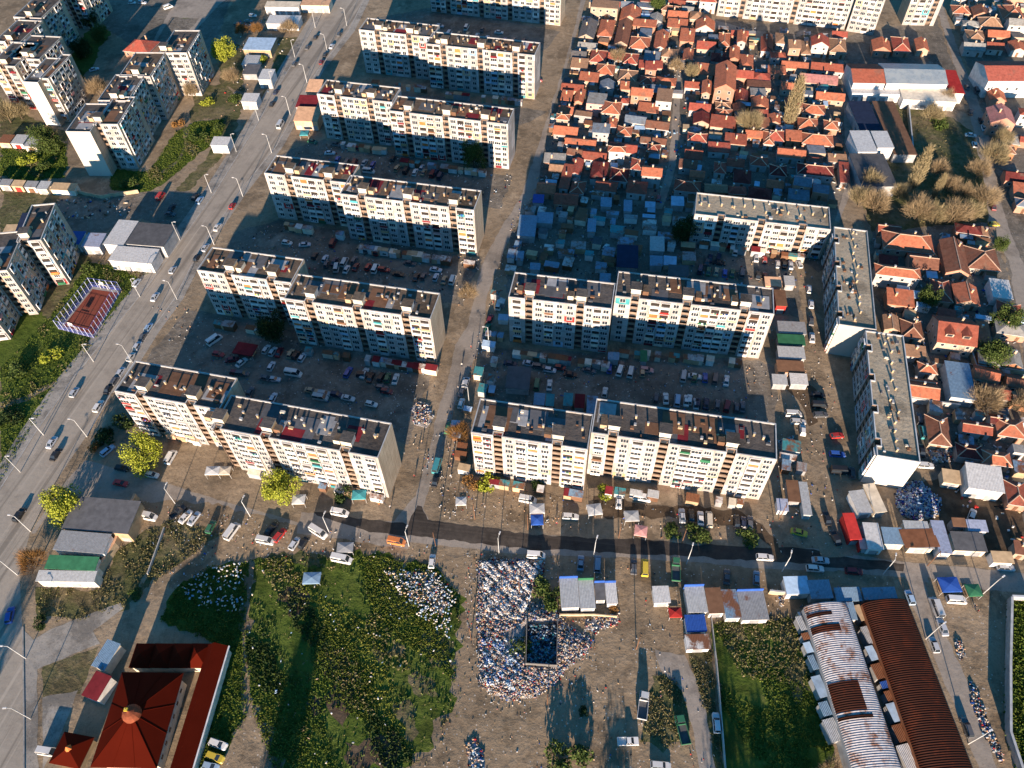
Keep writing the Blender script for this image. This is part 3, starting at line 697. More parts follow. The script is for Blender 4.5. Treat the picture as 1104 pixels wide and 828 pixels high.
def house(x, y, w, d, rz, form, rc, wc, storeys=1, seed=0, ridge=False, chimney=True, big=False, along=None, dormers=0, desc=None):
    r = random.Random(seed); h = 2.9*storeys+r.uniform(0, 0.5); e = 0.4
    root = empty('house', (x, y, 0), rz); tm = TL(rc); wm = WA(wc); hw, hd = w/2, d/2
    s = MB(); s.box(-hw, hw, -hd, hd, 0, h, wm, bottom=False)
    W, D = hw+e, hd+e; rise = min(w, d)*r.uniform(0.24, 0.32)
    if form == 'flat': rise = 0.25
    m = MB(); lx = along == 'x' or (along is None and w >= d); z0, th = h, 0.16
    if form == 'gable':
        if lx:
            m.poly([(-W, -D, z0), (W, -D, z0), (W, 0, z0+rise), (-W, 0, z0+rise)], tm); m.poly([(W, D, z0), (-W, D, z0), (-W, 0, z0+rise), (W, 0, z0+rise)], tm)
            m.poly([(-W, -D, z0-th), (-W, 0, z0+rise-th), (W, 0, z0+rise-th), (W, -D, z0-th)], wm); m.poly([(W, D, z0-th), (W, 0, z0+rise-th), (-W, 0, z0+rise-th), (-W, D, z0-th)], wm)
            for sx in (-1, 1):
                m.poly([(sx*W, -D, z0-th), (sx*W, -D, z0), (sx*W, 0, z0+rise), (sx*W, 0, z0+rise-th)], tm); m.poly([(sx*W, D, z0-th), (sx*W, D, z0), (sx*W, 0, z0+rise), (sx*W, 0, z0+rise-th)], tm)
                s.poly([(sx*hw, -hd, h), (sx*hw, hd, h), (sx*hw, 0, h+rise*hd/D-0.05)], wm, sx < 0)
            for sy in (-1, 1): m.poly([(-W, sy*D, z0-th), (W, sy*D, z0-th), (W, sy*D, z0), (-W, sy*D, z0)], tm, sy > 0)
        else:
            m.poly([(-W, D, z0), (-W, -D, z0), (0, -D, z0+rise), (0, D, z0+rise)], tm); m.poly([(W, -D, z0), (W, D, z0), (0, D, z0+rise), (0, -D, z0+rise)], tm)
            m.poly([(-W, D, z0-th), (0, D, z0+rise-th), (0, -D, z0+rise-th), (-W, -D, z0-th)], wm); m.poly([(W, -D, z0-th), (0, -D, z0+rise-th), (0, D, z0+rise-th), (W, D, z0-th)], wm)
            for sy in (-1, 1):
                m.poly([(-W, sy*D, z0-th), (-W, sy*D, z0), (0, sy*D, z0+rise), (0, sy*D, z0+rise-th)], tm); m.poly([(W, sy*D, z0-th), (W, sy*D, z0), (0, sy*D, z0+rise), (0, sy*D, z0+rise-th)], tm)
                s.poly([(-hw, sy*hd, h), (hw, sy*hd, h), (0, sy*hd, h+rise*hw/W-0.05)], wm, sy > 0)
            for sx in (-1, 1): m.poly([(sx*W, -D, z0-th), (sx*W, D, z0-th), (sx*W, D, z0), (sx*W, -D, z0)], tm, sx < 0)
        caps = [((-W, 0), (W, 0))] if lx else [((0, -D), (0, D))]; czs = [(rise, rise)]
    elif form == 'hip':
        q = abs(W-D)
        A, B = ((-q, 0), (q, 0)) if W >= D else ((0, -q), (0, q)); zt = z0+rise
        if q < 0.3: A = B = (0, 0)
        cs = [(-W, -D, z0), (W, -D, z0), (W, D, z0), (-W, D, z0)]; a3, b3 = (*A, zt), (*B, zt)
        if W >= D: fs = [[cs[0], cs[1], b3, a3], [cs[1], cs[2], b3], [cs[2], cs[3], a3, b3], [cs[3], cs[0], a3]]
        else: fs = [[cs[0], cs[1], a3], [cs[1], cs[2], b3, a3], [cs[2], cs[3], b3], [cs[3], cs[0], a3, b3]]
        for f in fs:
            f = [p for i, p in enumerate(f) if i == 0 or p != f[i-1]]; m.poly(f, tm)
        m.prism([(-W, -D), (W, -D), (W, D), (-W, D)], z0-th, z0-0.002, K('pale_grey'))
        near = lambda c: A if (c[0]-A[0])**2+(c[1]-A[1])**2 <= (c[0]-B[0])**2+(c[1]-B[1])**2 else B
        caps = [(c[:2], near(c)) for c in cs]; czs = [(0, rise)]*4
        if A != B: caps.append((A, B)); czs.append((rise, rise))
    elif form == 'lean':
        m.prism([(-W, -D), (W, -D), (W, D), (-W, D)], z0, z0+th, tm)
        for i in (6, 7): pass
        m.v = [(a, b, c+(rise*0.7 if b > 0 else 0)) for a, b, c in m.v]; caps, czs = [], []
        s.v = [(a, b, c+(rise*0.7*hd/D if b > 0 and c > 1 else 0)) for a, b, c in s.v]
    else:
        m.box(-W+e, W-e, -D+e, D-e, z0+0.002, z0+0.25, wm, tm); caps, czs = [], []
    s.build('wall', root); ro = m.build('roof', root)
    if ridge and caps:
        k = MB()
        for (p, q), (za, zb) in zip(caps, czs): k.tube((*p, z0+za+0.03), (*q, z0+zb+0.03), 0.16, 0.16, K_ridge, 4)
        k.build('ridge_cap', ro)
    if chimney and form != 'flat':
        k = MB(); cx, cy = r.uniform(-0.5, 0.5)*hw, r.uniform(-0.1, 0.6)*hd; k.box(cx-0.27, cx+0.27, cy-0.27, cy+0.27, h, h+rise+0.7, K('peach'), bottom=False); k.box(cx-0.34, cx+0.34, cy-0.34, cy+0.34, h+rise+0.7, h+rise+0.8, K('pale_grey')); k.build('chimney', ro)
    if dormers:
        for i in range(dormers):
            k = MB(); dx = (i-(dormers-1)/2)*w*0.45; y0 = -hd*0.75; zb = z0+rise*(1+y0/D)-0.1
            k.box(dx-1.2, dx+1.2, y0, y0+2.6, zb, zb+1.3, WA('cream'), tm, False); k.poly([(dx-1.5, y0-0.3, zb+1.3), (dx, y0-0.3, zb+2.3), (dx, y0+3.6, zb+2.3), (dx-1.5, y0+3.6, zb+1.3)], tm, True); k.poly([(dx+1.5, y0-0.3, zb+1.3), (dx, y0-0.3, zb+2.3), (dx, y0+3.6, zb+2.3), (dx+1.5, y0+3.6, zb+1.3)], tm)
            k.poly([(dx-0.8, y0-0.03, zb+0.3), (dx+0.8, y0-0.03, zb+0.3), (dx+0.8, y0-0.03, zb+1.2), (dx-0.8, y0-0.03, zb+1.2)], GL); k.build('dormer', ro)
    wi, do = small_win(); n = max(1, int(w/3.2))
    for st in range(storeys):
        for i in range(n):
            xx = (i+0.5)/n*w-hw
            if st == 0 and i == n//2: link('door', do, root, (xx, -hd-0.001, 0.02))
            else: link('window', wi, root, (xx, -hd-0.001, 1.0+2.9*st))
    if big:
        for st in range(storeys):
            for yy in (-hd*0.5, hd*0.4): link('window', wi, root, (hw+0.001, yy, 1.0+2.9*st), PI/2); link('window', wi, root, (-hw-0.001, yy, 1.0+2.9*st), -PI/2)
    OCC.append((x, y, max(w, d)*0.5, w, d, rz))
    fd = dict(gable='gabled', hip='hipped', lean='lean-to', flat='flat-roofed')[form]
    if desc: tag(root, desc, 'house', 'red roofed quarter')
    else: later(root, f"{'large ' if w*d > 130 else 'small ' if w*d < 42 else ''}{rc.replace('_', ' ')} {fd} house, {wc.replace('_', ' ')} walls", 'house', x, y, 'red roofed quarter')
    return root


AL = at(732, 63)-at(712, 210); AANG = math.atan2(AL[1], AL[0])-PI/2


def bbox_house(c, x0, y0, x1, y1, form, rc, wc='cream', storeys=1, rot=None, **kw):
    z = 3.2*storeys+0.5; u0, v0 = cp(c, x0, y0); u1, v1 = cp(c, x1, y1); uc, vc = (u0+u1)/2, (v0+v1)/2
    p = at(uc, vc, z); w = np.linalg.norm(at(u1, vc, z)-at(u0, vc, z)); d = np.linalg.norm(at(uc, v0, z)-at(uc, v1, z))
    rz = AANG if rot is None else rot; k = abs(math.sin(rz))*0.6
    return house(p[0], p[1], max(3, w*(1-k*min(1, d/w))-0.4), max(3, d*(1-k*min(1, w/d))-0.4), rz, form, rc, wc, storeys, seed=int(x0*13+y0), **kw)


g, hp, fl, le = 'gable', 'hip', 'flat', 'lean'
for t in [(295, 85, 370, 160, g, 'grey', 'cream', 1), (375, 75, 445, 150, hp, 'orange', 'peach', 1), (450, 80, 515, 185, g, 'brown', 'cream', 1), (465, 28, 560, 85, g, 'orange', 'cream', 1), (340, -10, 470, 30, fl, 'tan', 'cream', 2),
          (520, 86, 625, 112, le, 'orange', 'peach', 1), (545, 114, 610, 152, fl, 'blue_grey', 'white', 1), (505, 150, 600, 205, hp, 'orange', 'white', 1), (612, 128, 675, 205, g, 'orange', 'white', 1), (667, 42, 760, 78, g, 'orange', 'peach', 1), (667, 82, 758, 112, le, 'orange', 'cream', 1),
          (762, 42, 828, 78, hp, 'tan', 'cream', 1), (785, 80, 875, 125, g, 'orange', 'white', 1), (720, 122, 788, 172, le, 'orange', 'peach', 1), (642, 198, 718, 238, hp, 'tan', 'cream', 1), (735, 202, 782, 250, g, 'orange', 'cream', 1), (790, 168, 878, 208, g, 'red', 'cream', 1), (886, 132, 938, 190, hp, 'orange', 'peach', 1),
          (966, 122, 1008, 172, g, 'orange', 'white', 2), (1065, 150, 1110, 215, hp, 'rust_red', 'white', 1), (932, 195, 978, 250, g, 'orange', 'peach', 1), (975, 222, 1038, 285, hp, 'orange', 'white', 1), (852, 218, 920, 260, hp, 'dark_red', 'grey', 1),
          (815, 335, 858, 392, g, 'orange', 'cream', 2), (338, 208, 415, 262, hp, 'red', 'peach', 1), (362, 268, 448, 316, hp, 'orange', 'cream', 1), (258, 210, 330, 246, g, 'grey', 'cream', 1), (256, 252, 335, 286, le, 'tan', 'white', 1), (482, 222, 548, 268, hp, 'red', 'cream', 1),
          (458, 292, 545, 348, hp, 'tan', 'cream', 1), (292, 310, 380, 342, le, 'orange', 'cream', 1), (216, 348, 318, 382, g, 'rust_red', 'peach', 1), (276, 374, 318, 430, g, 'orange', 'peach', 1), (216, 388, 268, 426, le, 'orange', 'cream', 1), (322, 382, 418, 440, fl, 'pale_grey', 'pink', 2), (512, 362, 612, 402, g, 'orange', 'peach', 2),
          (388, 418, 478, 476, hp, 'orange', 'cream', 2), (542, 438, 635, 474, le, 'orange', 'cream', 1), (408, 492, 458, 538, hp, 'orange', 'white', 1), (452, 530, 522, 575, hp, 'orange', 'white', 1), (204, 442, 274, 480, g, 'orange', 'peach', 1),
          (182, 528, 294, 572, g, 'orange', 'grey', 1), (416, 598, 545, 642, g, 'red', 'white', 1), (552, 572, 668, 606, g, 'brown', 'white', 1), (305, 632, 415, 676, g, 'rust_red', 'white', 1), (342, 676, 418, 760, hp, 'dark_red', 'white', 1), (422, 708, 508, 770, hp, 'dark_red', 'grey', 1),
          (512, 668, 572, 720, hp, 'red', 'white', 1), (492, 762, 588, 822, hp, 'rust_red', 'grey', 1), (255, 672, 310, 740, g, 'red', 'grey', 1), (216, 700, 262, 800, le, 'rust_red', 'grey', 1), (256, 762, 322, 820, hp, 'rust_red', 'grey', 1), (758, 432, 856, 470, g, 'red', 'white', 1),
          (872, 458, 948, 496, hp, 'orange', 'cream', 1), (956, 378, 1014, 425, g, 'red', 'peach', 1), (1022, 410, 1104, 455, g, 'orange', 'peach', 1), (752, 556, 842, 598, hp, 'red', 'white', 1), (910, 572, 1008, 612, le, 'rust_red', 'cream', 1), (738, 628, 822, 676, g, 'rust_red', 'white', 1), (716, 682, 798, 714, le, 'brown', 'grey', 1),
          (695, 758, 815, 812, hp, 'rust_red', 'grey', 1), (866, 682, 922, 732, hp, 'red', 'white', 1), (948, 712, 1030, 775, hp, 'dark_red', 'grey', 1), (1018, 658, 1100, 702, hp, 'rust_red', 'grey', 1), (1076, 552, 1125, 610, hp, 'orange', 'white', 1), (920, 668, 998, 704, g, 'rust_red', 'grey', 1)]:
    bbox_house('C', *t[:8], ridge=t[4] == hp and t[0] % 3 != 0)
bbox_house('C', 868, 262, 968, 372, g, 'orange', 'peach', 3, big=True, along='y', desc='tallest house in the red roofs, steep orange gable over three storeys')
bbox_house('C', 232, 578, 370, 612, g, 'orange', 'grey', 1, along='x', desc='long low house whose bright orange gable roof catches the sun alone')
bbox_house('C', 617, 368, 698, 432, fl, 'tan', 'white', 2, big=True, desc='pale flat-roofed two storey house standing at the narrow alley')
for t in [(198, 148, 282, 190, g, 'red', 'white', 2), (155, 166, 200, 225, hp, 'tan', 'cream', 1), (272, 160, 352, 222, hp, 'tan', 'cream', 1), (456, 168, 540, 216, g, 'orange', 'peach', 1), (542, 152, 622, 214, hp, 'red', 'peach', 1), (642, 162, 700, 210, g, 'orange', 'cream', 1), (70, 252, 190, 288, g, 'orange', 'cream', 1),
          (195, 262, 346, 300, g, 'rust_red', 'grey', 1), (218, 384, 344, 420, g, 'orange', 'cream', 1), (160, 380, 212, 405, fl, 'blue_grey', 'white', 1), (156, 434, 264, 480, hp, 'orange', 'cream', 1), (140, 494, 234, 545, hp, 'orange', 'peach', 1), (252, 508, 318, 548, hp, 'orange', 'peach', 1),
          (156, 562, 298, 615, hp, 'orange', 'peach', 1), (52, 622, 178, 668, g, 'orange', 'grey', 1), (138, 694, 298, 745, hp, 'dark_red', 'grey', 1), (0, 548, 88, 598, hp, 'red', 'grey', 1), (45, 135, 130, 185, hp, 'tan', 'white', 1), (-5, 140, 38, 205, g, 'brown', 'cream', 1), (796, 16, 878, 52, hp, 'orange', 'cream', 1),
          (882, 28, 960, 66, g, 'brown', 'peach', 1), (1002, 18, 1104, 80, hp, 'orange', 'cream', 1), (912, 72, 1012, 112, hp, 'tan', 'peach', 1), (858, 124, 940, 172, hp, 'tan', 'white', 1), (842, 176, 938, 212, g, 'pale_grey', 'white', 1), (942, 170, 1020, 205, g, 'rust_red', 'white', 1), (1042, 172, 1112, 212, g, 'orange', 'white', 1),
          (952, 384, 1030, 425, g, 'orange', 'peach', 1), (20, 695, 100, 745, hp, 'dark_red', 'grey', 1), (20, 480, 72, 520, g, 'orange', 'cream', 1), (330, 690, 352, 770, le, 'red', 'grey', 1)]:
    bbox_house('D', *t, ridge=t[4] == hp and t[0] % 2 == 0)
bbox_house('D', 148, 306, 314, 350, g, 'pink', 'cream', 1, desc='long house under a faded pink gable roof below the northern factory')
bbox_house('D', 952, 452, 1068, 520, g, 'pink', 'peach', 2, along='y', big=True, desc='tall pink-roofed gable house at the eastern road bend')
for t in [(500, 170, 722, 258, hp, 'orange', 'cream', 1), (484, 138, 582, 172, g, 'rust_red', 'peach', 1), (474, 312, 668, 362, hp, 'orange', 'white', 2), (756, 208, 868, 350, g, 'brown', 'peach', 1), (852, 232, 1002, 335, hp, 'brown', 'cream', 1), (712, 374, 798, 470, hp, 'rust_red', 'peach', 1), (806, 396, 918, 482, g, 'orange', 'cream', 1),
          (518, 424, 638, 490, le, 'orange', 'peach', 1), (582, 542, 678, 625, hp, 'brown', 'cream', 1), (508, 524, 578, 590, g, 'tan', 'cream', 1), (576, 658, 688, 704, le, 'tan', 'grey', 1), (656, 726, 738, 775, hp, 'orange', 'grey', 1), (608, 800, 728, 826, g, 'orange', 'cream', 1), (908, 558, 960, 640, le, 'orange', 'cream', 1), (610, 265, 740, 330, g, 'brown', 'peach', 1)]:
    bbox_house('H', *t, ridge=True)
bbox_house('H', 722, 524, 904, 650, g, 'rust_red', 'cream', 2, dormers=2, along='x', big=True, desc='large rust red house whose front slope carries two dormers')
for t in [(612, 2, 744, 72, g, 'orange', 'white', 1), (692, 142, 796, 270, hp, 'brown', 'cream', 1), (842, 170, 968, 222, g, 'rust_red', 'white', 1), (985, 160, 1110, 240, hp, 'orange', 'peach', 1), (922, 295, 1052, 358, hp, 'orange', 'peach', 1), (1028, 425, 1120, 530, hp, 'rust_red', 'peach', 1), (960, 145, 1020, 180, g, 'dark_red', 'grey', 1),
          (818, 268, 930, 330, hp, 'dark_red', 'grey', 1), (1056, 268, 1110, 312, fl, 'pale_grey', 'white', 1), (1070, 690, 1120, 735, le, 'brown', 'cream', 1)]:
    bbox_house('L', *t, ridge=True)
# ------------------------------------------------------------------ sheds, kiosks and halls
CORR = {}


def CG(c, rust=0.42, axis='X'):
    k = 'corrugated '+c.replace('_', ' ')+(' rusty' if rust > 0.3 else '')+axis
    return corrugated(k, COLS[c], amount=rust, axis=axis)


def shed(name, cat, label, c, x0, y0, x1, y1, h, roof, front='white', rot=0.0, rust=0.3, slope=0.35, fascia=None, door='grey', group=None, roof_over=0.25, clip=True, awning=None):
    """flat or lean-to roofed shed from its roof's box in the photo"""
    u0, v0 = cp(c, x0, y0); u1, v1 = cp(c, x1, y1); uc, vc = (u0+u1)/2, (v0+v1)/2
    p = at(uc, vc, h); w = np.linalg.norm(at(u1, vc, h)-at(u0, vc, h)); d = np.linalg.norm(at(uc, v0, h)-at(uc, v1, h)); k = abs(math.sin(rot))*0.6
    w, d = max(1.5, w*(1-k*min(1, d/w))), max(1.5, d*(1-k*min(1, w/d)))
    root = empty(name, (p[0], p[1], 0), rot); hw, hd = w/2-roof_over, d/2-roof_over; fr = K(front)
    m = MB(); m.prism([(-hw, -hd), (hw, -hd), (hw, hd), (-hw, hd)], 0, h-0.1, fr, bottom=False); m.v = [(a, b, z+(slope if b > 0 and z > 1 else 0)) for a, b, z in m.v]; m.build('wall', root)
    m = MB(); m.prism([(-w/2, -d/2), (w/2, -d/2), (w/2, d/2), (-w/2, d/2)], h-0.098, h+0.03, CG(roof, rust) if roof in ('white', 'pale_grey', 'grey', 'rust', 'blue', 'light_blue', 'lavender', 'silver', 'teal') else K(roof)); m.v = [(a, b, z+(slope*d/(2*hd) if b > 0 else 0)) for a, b, z in m.v]; m.build('roof', root)
    n = max(1, int(w/3.5)); dm = K(door)
    for i in range(n):
        xx = (i+0.5)/n*2*hw-hw; b = MB(); ww = min(2.4, 2*hw/n*0.7)/2; b.box(-ww, ww, -0.05, 0, 0, min(2.1, h-0.5), dm); b.build('shutter', root, (xx, -hd-0.001, 0.02))
    if fascia:
        b = MB(); b.box(-w/2, w/2, 0, 0.14, -1.4, 1.25, K(fascia)); b.build('fascia', root, (0, d/2+0.01, h+slope))
    if awning:
        b = MB(); b.poly([(-hw, 0, 0), (-hw, -1.6, -0.5), (hw, -1.6, -0.5), (hw, 0, 0)], K(awning)); b.poly([(-hw, -1.6, -0.5), (-hw, -1.6, -0.8), (hw, -1.6, -0.8), (hw, -1.6, -0.5)], K(awning)); b.build('awning', root, (0, -hd-0.01, h-0.35))
    OCC.append((p[0], p[1], max(w, d)/2, w, d, rot))
    if label[0] == '+': later(root, label[1:], cat, p[0], p[1], group)
    else: tag(root, label, cat, group)
    return root


BA = -0.22; BR_ = BANG-PI/2     # the slabs' skew; the boulevard's
GK = 'kiosks along the wet street'
for a in [('kiosk', 'kiosk', 'wide grey-roofed kiosk with a blue fascia, western end of the blue fronted row', 'Z', 604, 624, 624, 655, 3.2, 'pale_grey', 'white', 0, 0.2, 0.3, 'blue'),
          ('kiosk', 'kiosk', 'grey-roofed kiosk with a green fascia in the blue fronted row', 'Z', 624.5, 626, 641, 656, 3.2, 'pale_grey', 'white', 0, 0.2, 0.3, 'green'),
          ('kiosk', 'kiosk', 'dark-roofed short kiosk with blue fascia, third in the blue fronted row', 'Z', 641.4, 629, 652.6, 647, 3.0, 'dark_grey', 'white', 0, 0.2, 0.3, 'blue'),
          ('kiosk', 'kiosk', 'narrow white kiosk with blue fascia, eastern end of the blue fronted row', 'Z', 653, 629, 665, 651, 3.2, 'white', 'white', 0, 0.2, 0.3, 'blue'),
          ('kiosk', 'kiosk', 'small white kiosk with grey porch standing alone on the dirt lot', 'Z', 704, 632, 722, 650, 3, 'white', 'white', 0, 0.2, 0.2, None),
          ('kiosk', 'kiosk', 'pale ribbed kiosk with blue fascia, first beside the walled field', 'Z', 739.5, 633, 761, 660, 3.2, 'pale_grey', 'white', 0, 0.2, 0.3, 'blue'),
          ('kiosk', 'kiosk', 'kiosk with a plain red-brown roof between two pale ones', 'Z', 761.8, 634, 779, 661, 3.3, 'brown', 'white', 0, 0.3, 0.3, None),
          ('kiosk', 'kiosk', 'kiosk with a rust stained pale blue roof', 'Z', 779.6, 636, 796.4, 666, 3.2, 'light_blue', 'white', 0, 0.42, 0.3, None),
          ('kiosk', 'kiosk', 'grey-roofed kiosk with blue fascia, eastern end of the row by the field', 'Z', 797, 638, 826, 668, 3.1, 'grey', 'white', 0, 0.3, 0.3, 'blue'),
          ('kiosk', 'kiosk', 'low blue and white kiosk behind the pale ribbed one', 'Z', 739, 663, 761, 681, 2.8, 'blue', 'white', 0, 0.3, 0.2, None),
          ('kiosk', 'kiosk', 'pale green streaked shelter at the southern end of the kiosk column', 'Z', 739, 684, 765, 700, 2.8, 'white', 'white', 0, 0.42, 0.2, None)]: shed(*a, group=GK)
shed('kiosk', 'kiosk', 'bright red canopy-roofed kiosk on the street corner', 'Z', 912, 554, 925, 581, 3.6, 'red', 'red', 0.0)
for a in [('red-fronted low stall beside the bright red corner kiosk', 926, 581, 939, 592, 2.8, 'pink', 'red'), ('white ribbed-roof stall with striped canopy east of the red kiosk', 932, 564, 950, 592, 3.4, 'white', 'white'), ('slate blue-roofed stall with cream front', 951, 569, 974, 587, 3.4, 'light_blue', 'cream'),
          ('grey flat stall framing a brown roof patch', 976, 562, 1004, 591, 3.5, 'pale_grey', 'cream'), ('long lavender-roofed stall running back from the street', 1007, 562, 1022, 596, 3.6, 'lavender', 'white'), ('dark flat-roofed stall framed with black pipes', 1026, 574, 1062, 594, 3.3, 'dark_grey', 'cream'),
          ('pale blue-roofed stall behind the dark framed one', 1042, 561, 1064, 573, 3.3, 'lavender', 'white'), ('brown-roofed small stall behind the lavender one', 1026, 559, 1041, 568, 3.4, 'brown', 'grey'), ('beige-roofed stall at the dark eastern car park', 1069, 595, 1092, 607, 3, 'tan', 'white')]:
    shed('market_stall', 'stall', a[0], 'Z', *a[1:6], a[6], a[7], BA*0.4, group='stalls along the northern kerb')
b = MB(); b.box(-4.6, 4.6, -2.7, 2.7, 0, 0.05, K('rust'), bottom=False)
o = at(991, 580, 3.8); tag(b.build('roof_sheet', None, (o[0], o[1], 3.78)), 'brown rusty sheet lying on the grey flat stall', 'metal sheet')
shed('metal_shed', 'shed', 'tall ribbed white metal shed among the red houses', 'Z', 1040, 501, 1082, 530, 5, 'white', 'white', BA, rust=0.3, slope=0.8)
shed('shed', 'shed', 'small beige shed west of the ribbed white shed', 'Z', 1015, 506, 1036, 522, 3, 'tan', 'cream', BA)
shed('shed', 'shed', 'white concrete shed at the foot of the slab, rubble on its roof', 'Z', 919, 529, 937, 554, 3, 'pale_grey', 'white', 0.1)
shed('shed', 'shed', 'cream narrow shed at the foot of the slab', 'Z', 936, 522, 950, 552, 3.4, 'cream', 'cream', 0.1)
for a in [('brown-roofed lean-to in the yard east of the sunlit slab', 848, 518, 862, 541, 2.8, 'brown', 'grey'), ('pale lean-to beside the brown one, east of the sunlit slab', 863, 520, 873, 555, 2.8, 'pale_grey', 'white'), ('lilac tarp-roofed lean-to east of the sunlit slab', 837, 538, 850, 551, 2.6, 'lavender', 'white'),
          ('pale roofed shed, first of the column beside the narrow slab', 838, 347, 869, 360, 2.8, 'grey', 'grey'), ('olive green-roofed shed in the column beside the narrow slab', 838, 361, 868, 372, 2.8, 'green', 'grey'), ('grey-roofed shed in the column, south of the olive green one', 838, 374, 868, 387, 2.8, 'pale_grey', 'grey'),
          ('brown-red roofed shed in the column beside the narrow slab', 837, 389, 867, 402, 2.8, 'brown', 'peach'), ('grey end shed of the column, nearest the worn mud', 832, 404, 849, 415, 2.7, 'pale_grey', 'grey'), ('white end shed of the column, nearest the worn mud', 851, 403, 871, 415, 2.7, 'white', 'grey'),
          ('tall red-brown shed north of the shed column', 835, 313, 848, 330, 4, 'brown', 'red'), ('flat brick-red hut at the yard below the five storey slab', 824, 299, 843, 309, 2.6, 'peach', 'peach'), ('pale grey hut at the yard below the five storey slab', 845, 298, 857, 308, 2.6, 'pale_grey', 'grey'),
          ('grey flat shed at the shaded end of the sunlit slab', 806, 461, 836, 490, 3, 'dark_grey', 'grey')]:
    shed('shed', 'shed', a[0], 'Z', *a[1:6], a[6], a[7], BA*0.5, group='yard sheds')
for i, (x0, y0, x1, y1, c, hgt) in enumerate([(558, 232, 579, 255, 'light_blue', 3.5), (578, 229, 597, 241, 'light_blue', 3.2), (633, 236, 643, 250, 'light_blue', 3.2), (672, 216, 682, 228, 'light_blue', 3.2), (700, 255, 717, 271, 'pale_grey', 3.2), (664, 264, 689, 289, 'navy', 4.5), (700, 276, 715, 287, 'light_blue', 3.2),
                                             (646, 295, 659, 304, 'light_blue', 3), (556, 271, 565, 281, 'light_blue', 2.8), (571, 284, 583, 291, 'light_blue', 2.8), (720, 286, 743, 298, 'dark_grey', 3), (574, 210, 587, 219, 'blue', 3), (647, 213, 660, 223, 'light_blue', 3), (723, 212, 738, 222, 'pale_blue', 3),
                                             (575, 424, 588, 437, 'light_blue', 3), (588, 425, 598, 438, 'teal', 2.9), (607, 424, 618, 438, 'teal', 2.9), (619, 425, 631, 440, 'dark_red', 2.9), (632, 427, 645, 446, 'light_blue', 3), (545, 395, 573, 420, 'dark_grey', 3.2), (690, 378, 698, 390, 'green', 3), (655, 380, 668, 388, 'light_blue', 3)]):
    shed('shed', 'shed', '+'+c.replace('_', ' ')+' flat-roofed shed in the shade', 'Z', x0, y0, x1, y1, hgt, c, 'grey', BA*0.6, group='sheds in the shaded yards')
for i, (x0, y0, x1, y1, c, fr) in enumerate([(0, 146, 14, 154, 'rust', 'peach'), (14, 146, 29, 155, 'pale_grey', 'white'), (29, 147, 44, 158, 'pale_grey', 'cream'), (-14, 194, 0, 200, 'grey', 'cream'), (0, 194, 13, 200, 'grey', 'cream'), (13, 195, 27, 201, 'tan', 'peach'), (27, 196, 41, 202, 'grey', 'white'), (55, 198, 83, 205, 'tan', 'cream'), (41, 196, 54, 204, 'pale_grey', 'cream')]):
    shed('garage', 'garage', f"+garage with {c.replace('_', ' ')} roof and {fr} front", 'Z', x0, y0, x1, y1, 2.8, c, fr, -0.12, group='lock-up garages west of the boulevard', door=['grey', 'red', 'brown', 'white'][i % 4])
for a in [('white roofed shed beside the boulevard, south of the flat white pair', 228, 148, 248, 157, 4, 'white', 'white'), ('flat white shop beside the boulevard opposite the red roadside house', 261, 101, 279, 110, 4, 'white', 'white'), ('white two-tiered shop beside the boulevard, next to the teal-stained shed', 280, 75, 295, 86, 4.5, 'white', 'white'),
          ('pale shed with a teal-stained roof by the tan bare tree', 264, 41, 296, 54, 4, 'pale_blue', 'tan'), ('long white shop at the top by the boulevard bend', 286, 2, 324, 8, 4, 'cream', 'white'), ('orange-tiled long shop at the top by the boulevard bend', 325, -2, 357, 6, 4, 'peach', 'cream'), ('white low shop beside the tan bare tree', 288, 17, 324, 26, 3.5, 'white', 'white'),
          ('white flat hut behind the yellow-green tree', 262, 60, 280, 70, 3, 'pale_grey', 'white'), ('dark flat hut behind the yellow-green tree', 263, 70, 280, 80, 3, 'dark_grey', 'grey')]:
    shed('roadside_shop', 'shop', a[0], 'Z', *a[1:6], a[6], a[7], -0.1, group='low shops along the boulevard')
WA_ = -0.16
shed('warehouse', 'warehouse', 'dark flat-roofed warehouse hall at the boulevard, red patch on one corner', 'Z', 140, 241, 186, 265, 5.5, 'dark_grey', 'pale_grey', WA_)
shed('warehouse', 'warehouse', 'ribbed white wing on the west side of the dark flat warehouse', 'Z', 118, 238, 143, 264, 5, 'white', 'white', WA_)
shed('warehouse', 'warehouse', 'ribbed white front wing of the dark flat warehouse', 'Z', 119, 267, 170, 283, 4.8, 'white', 'white', WA_)
shed('shed', 'shed', 'bright blue-roofed half of the long shed near the stepped block', 'Z', 68, 250, 90, 263, 4, 'blue', 'white', -0.1)
shed('shed', 'shed', 'pale blue-roofed half of the long shed near the stepped block', 'Z', 90.5, 252, 112, 266, 4, 'lavender', 'white', -0.1)
shed('shed', 'shed', 'navy-roofed flat shed behind the stepped block by the sports court', 'Z', 20, 230, 38, 250, 4, 'navy', 'grey', 0.1)
shed('shed', 'shed', 'rust-red and grey shed abutting the navy-roofed one', 'Z', 38, 231, 51, 252, 3.6, 'rust', 'brown', 0.1)
shed('shed', 'shed', 'roofless-looking beige shed full of scrap by the western lawn', 'Z', 4, 243, 26, 255, 3, 'tan', 'cream', 0)
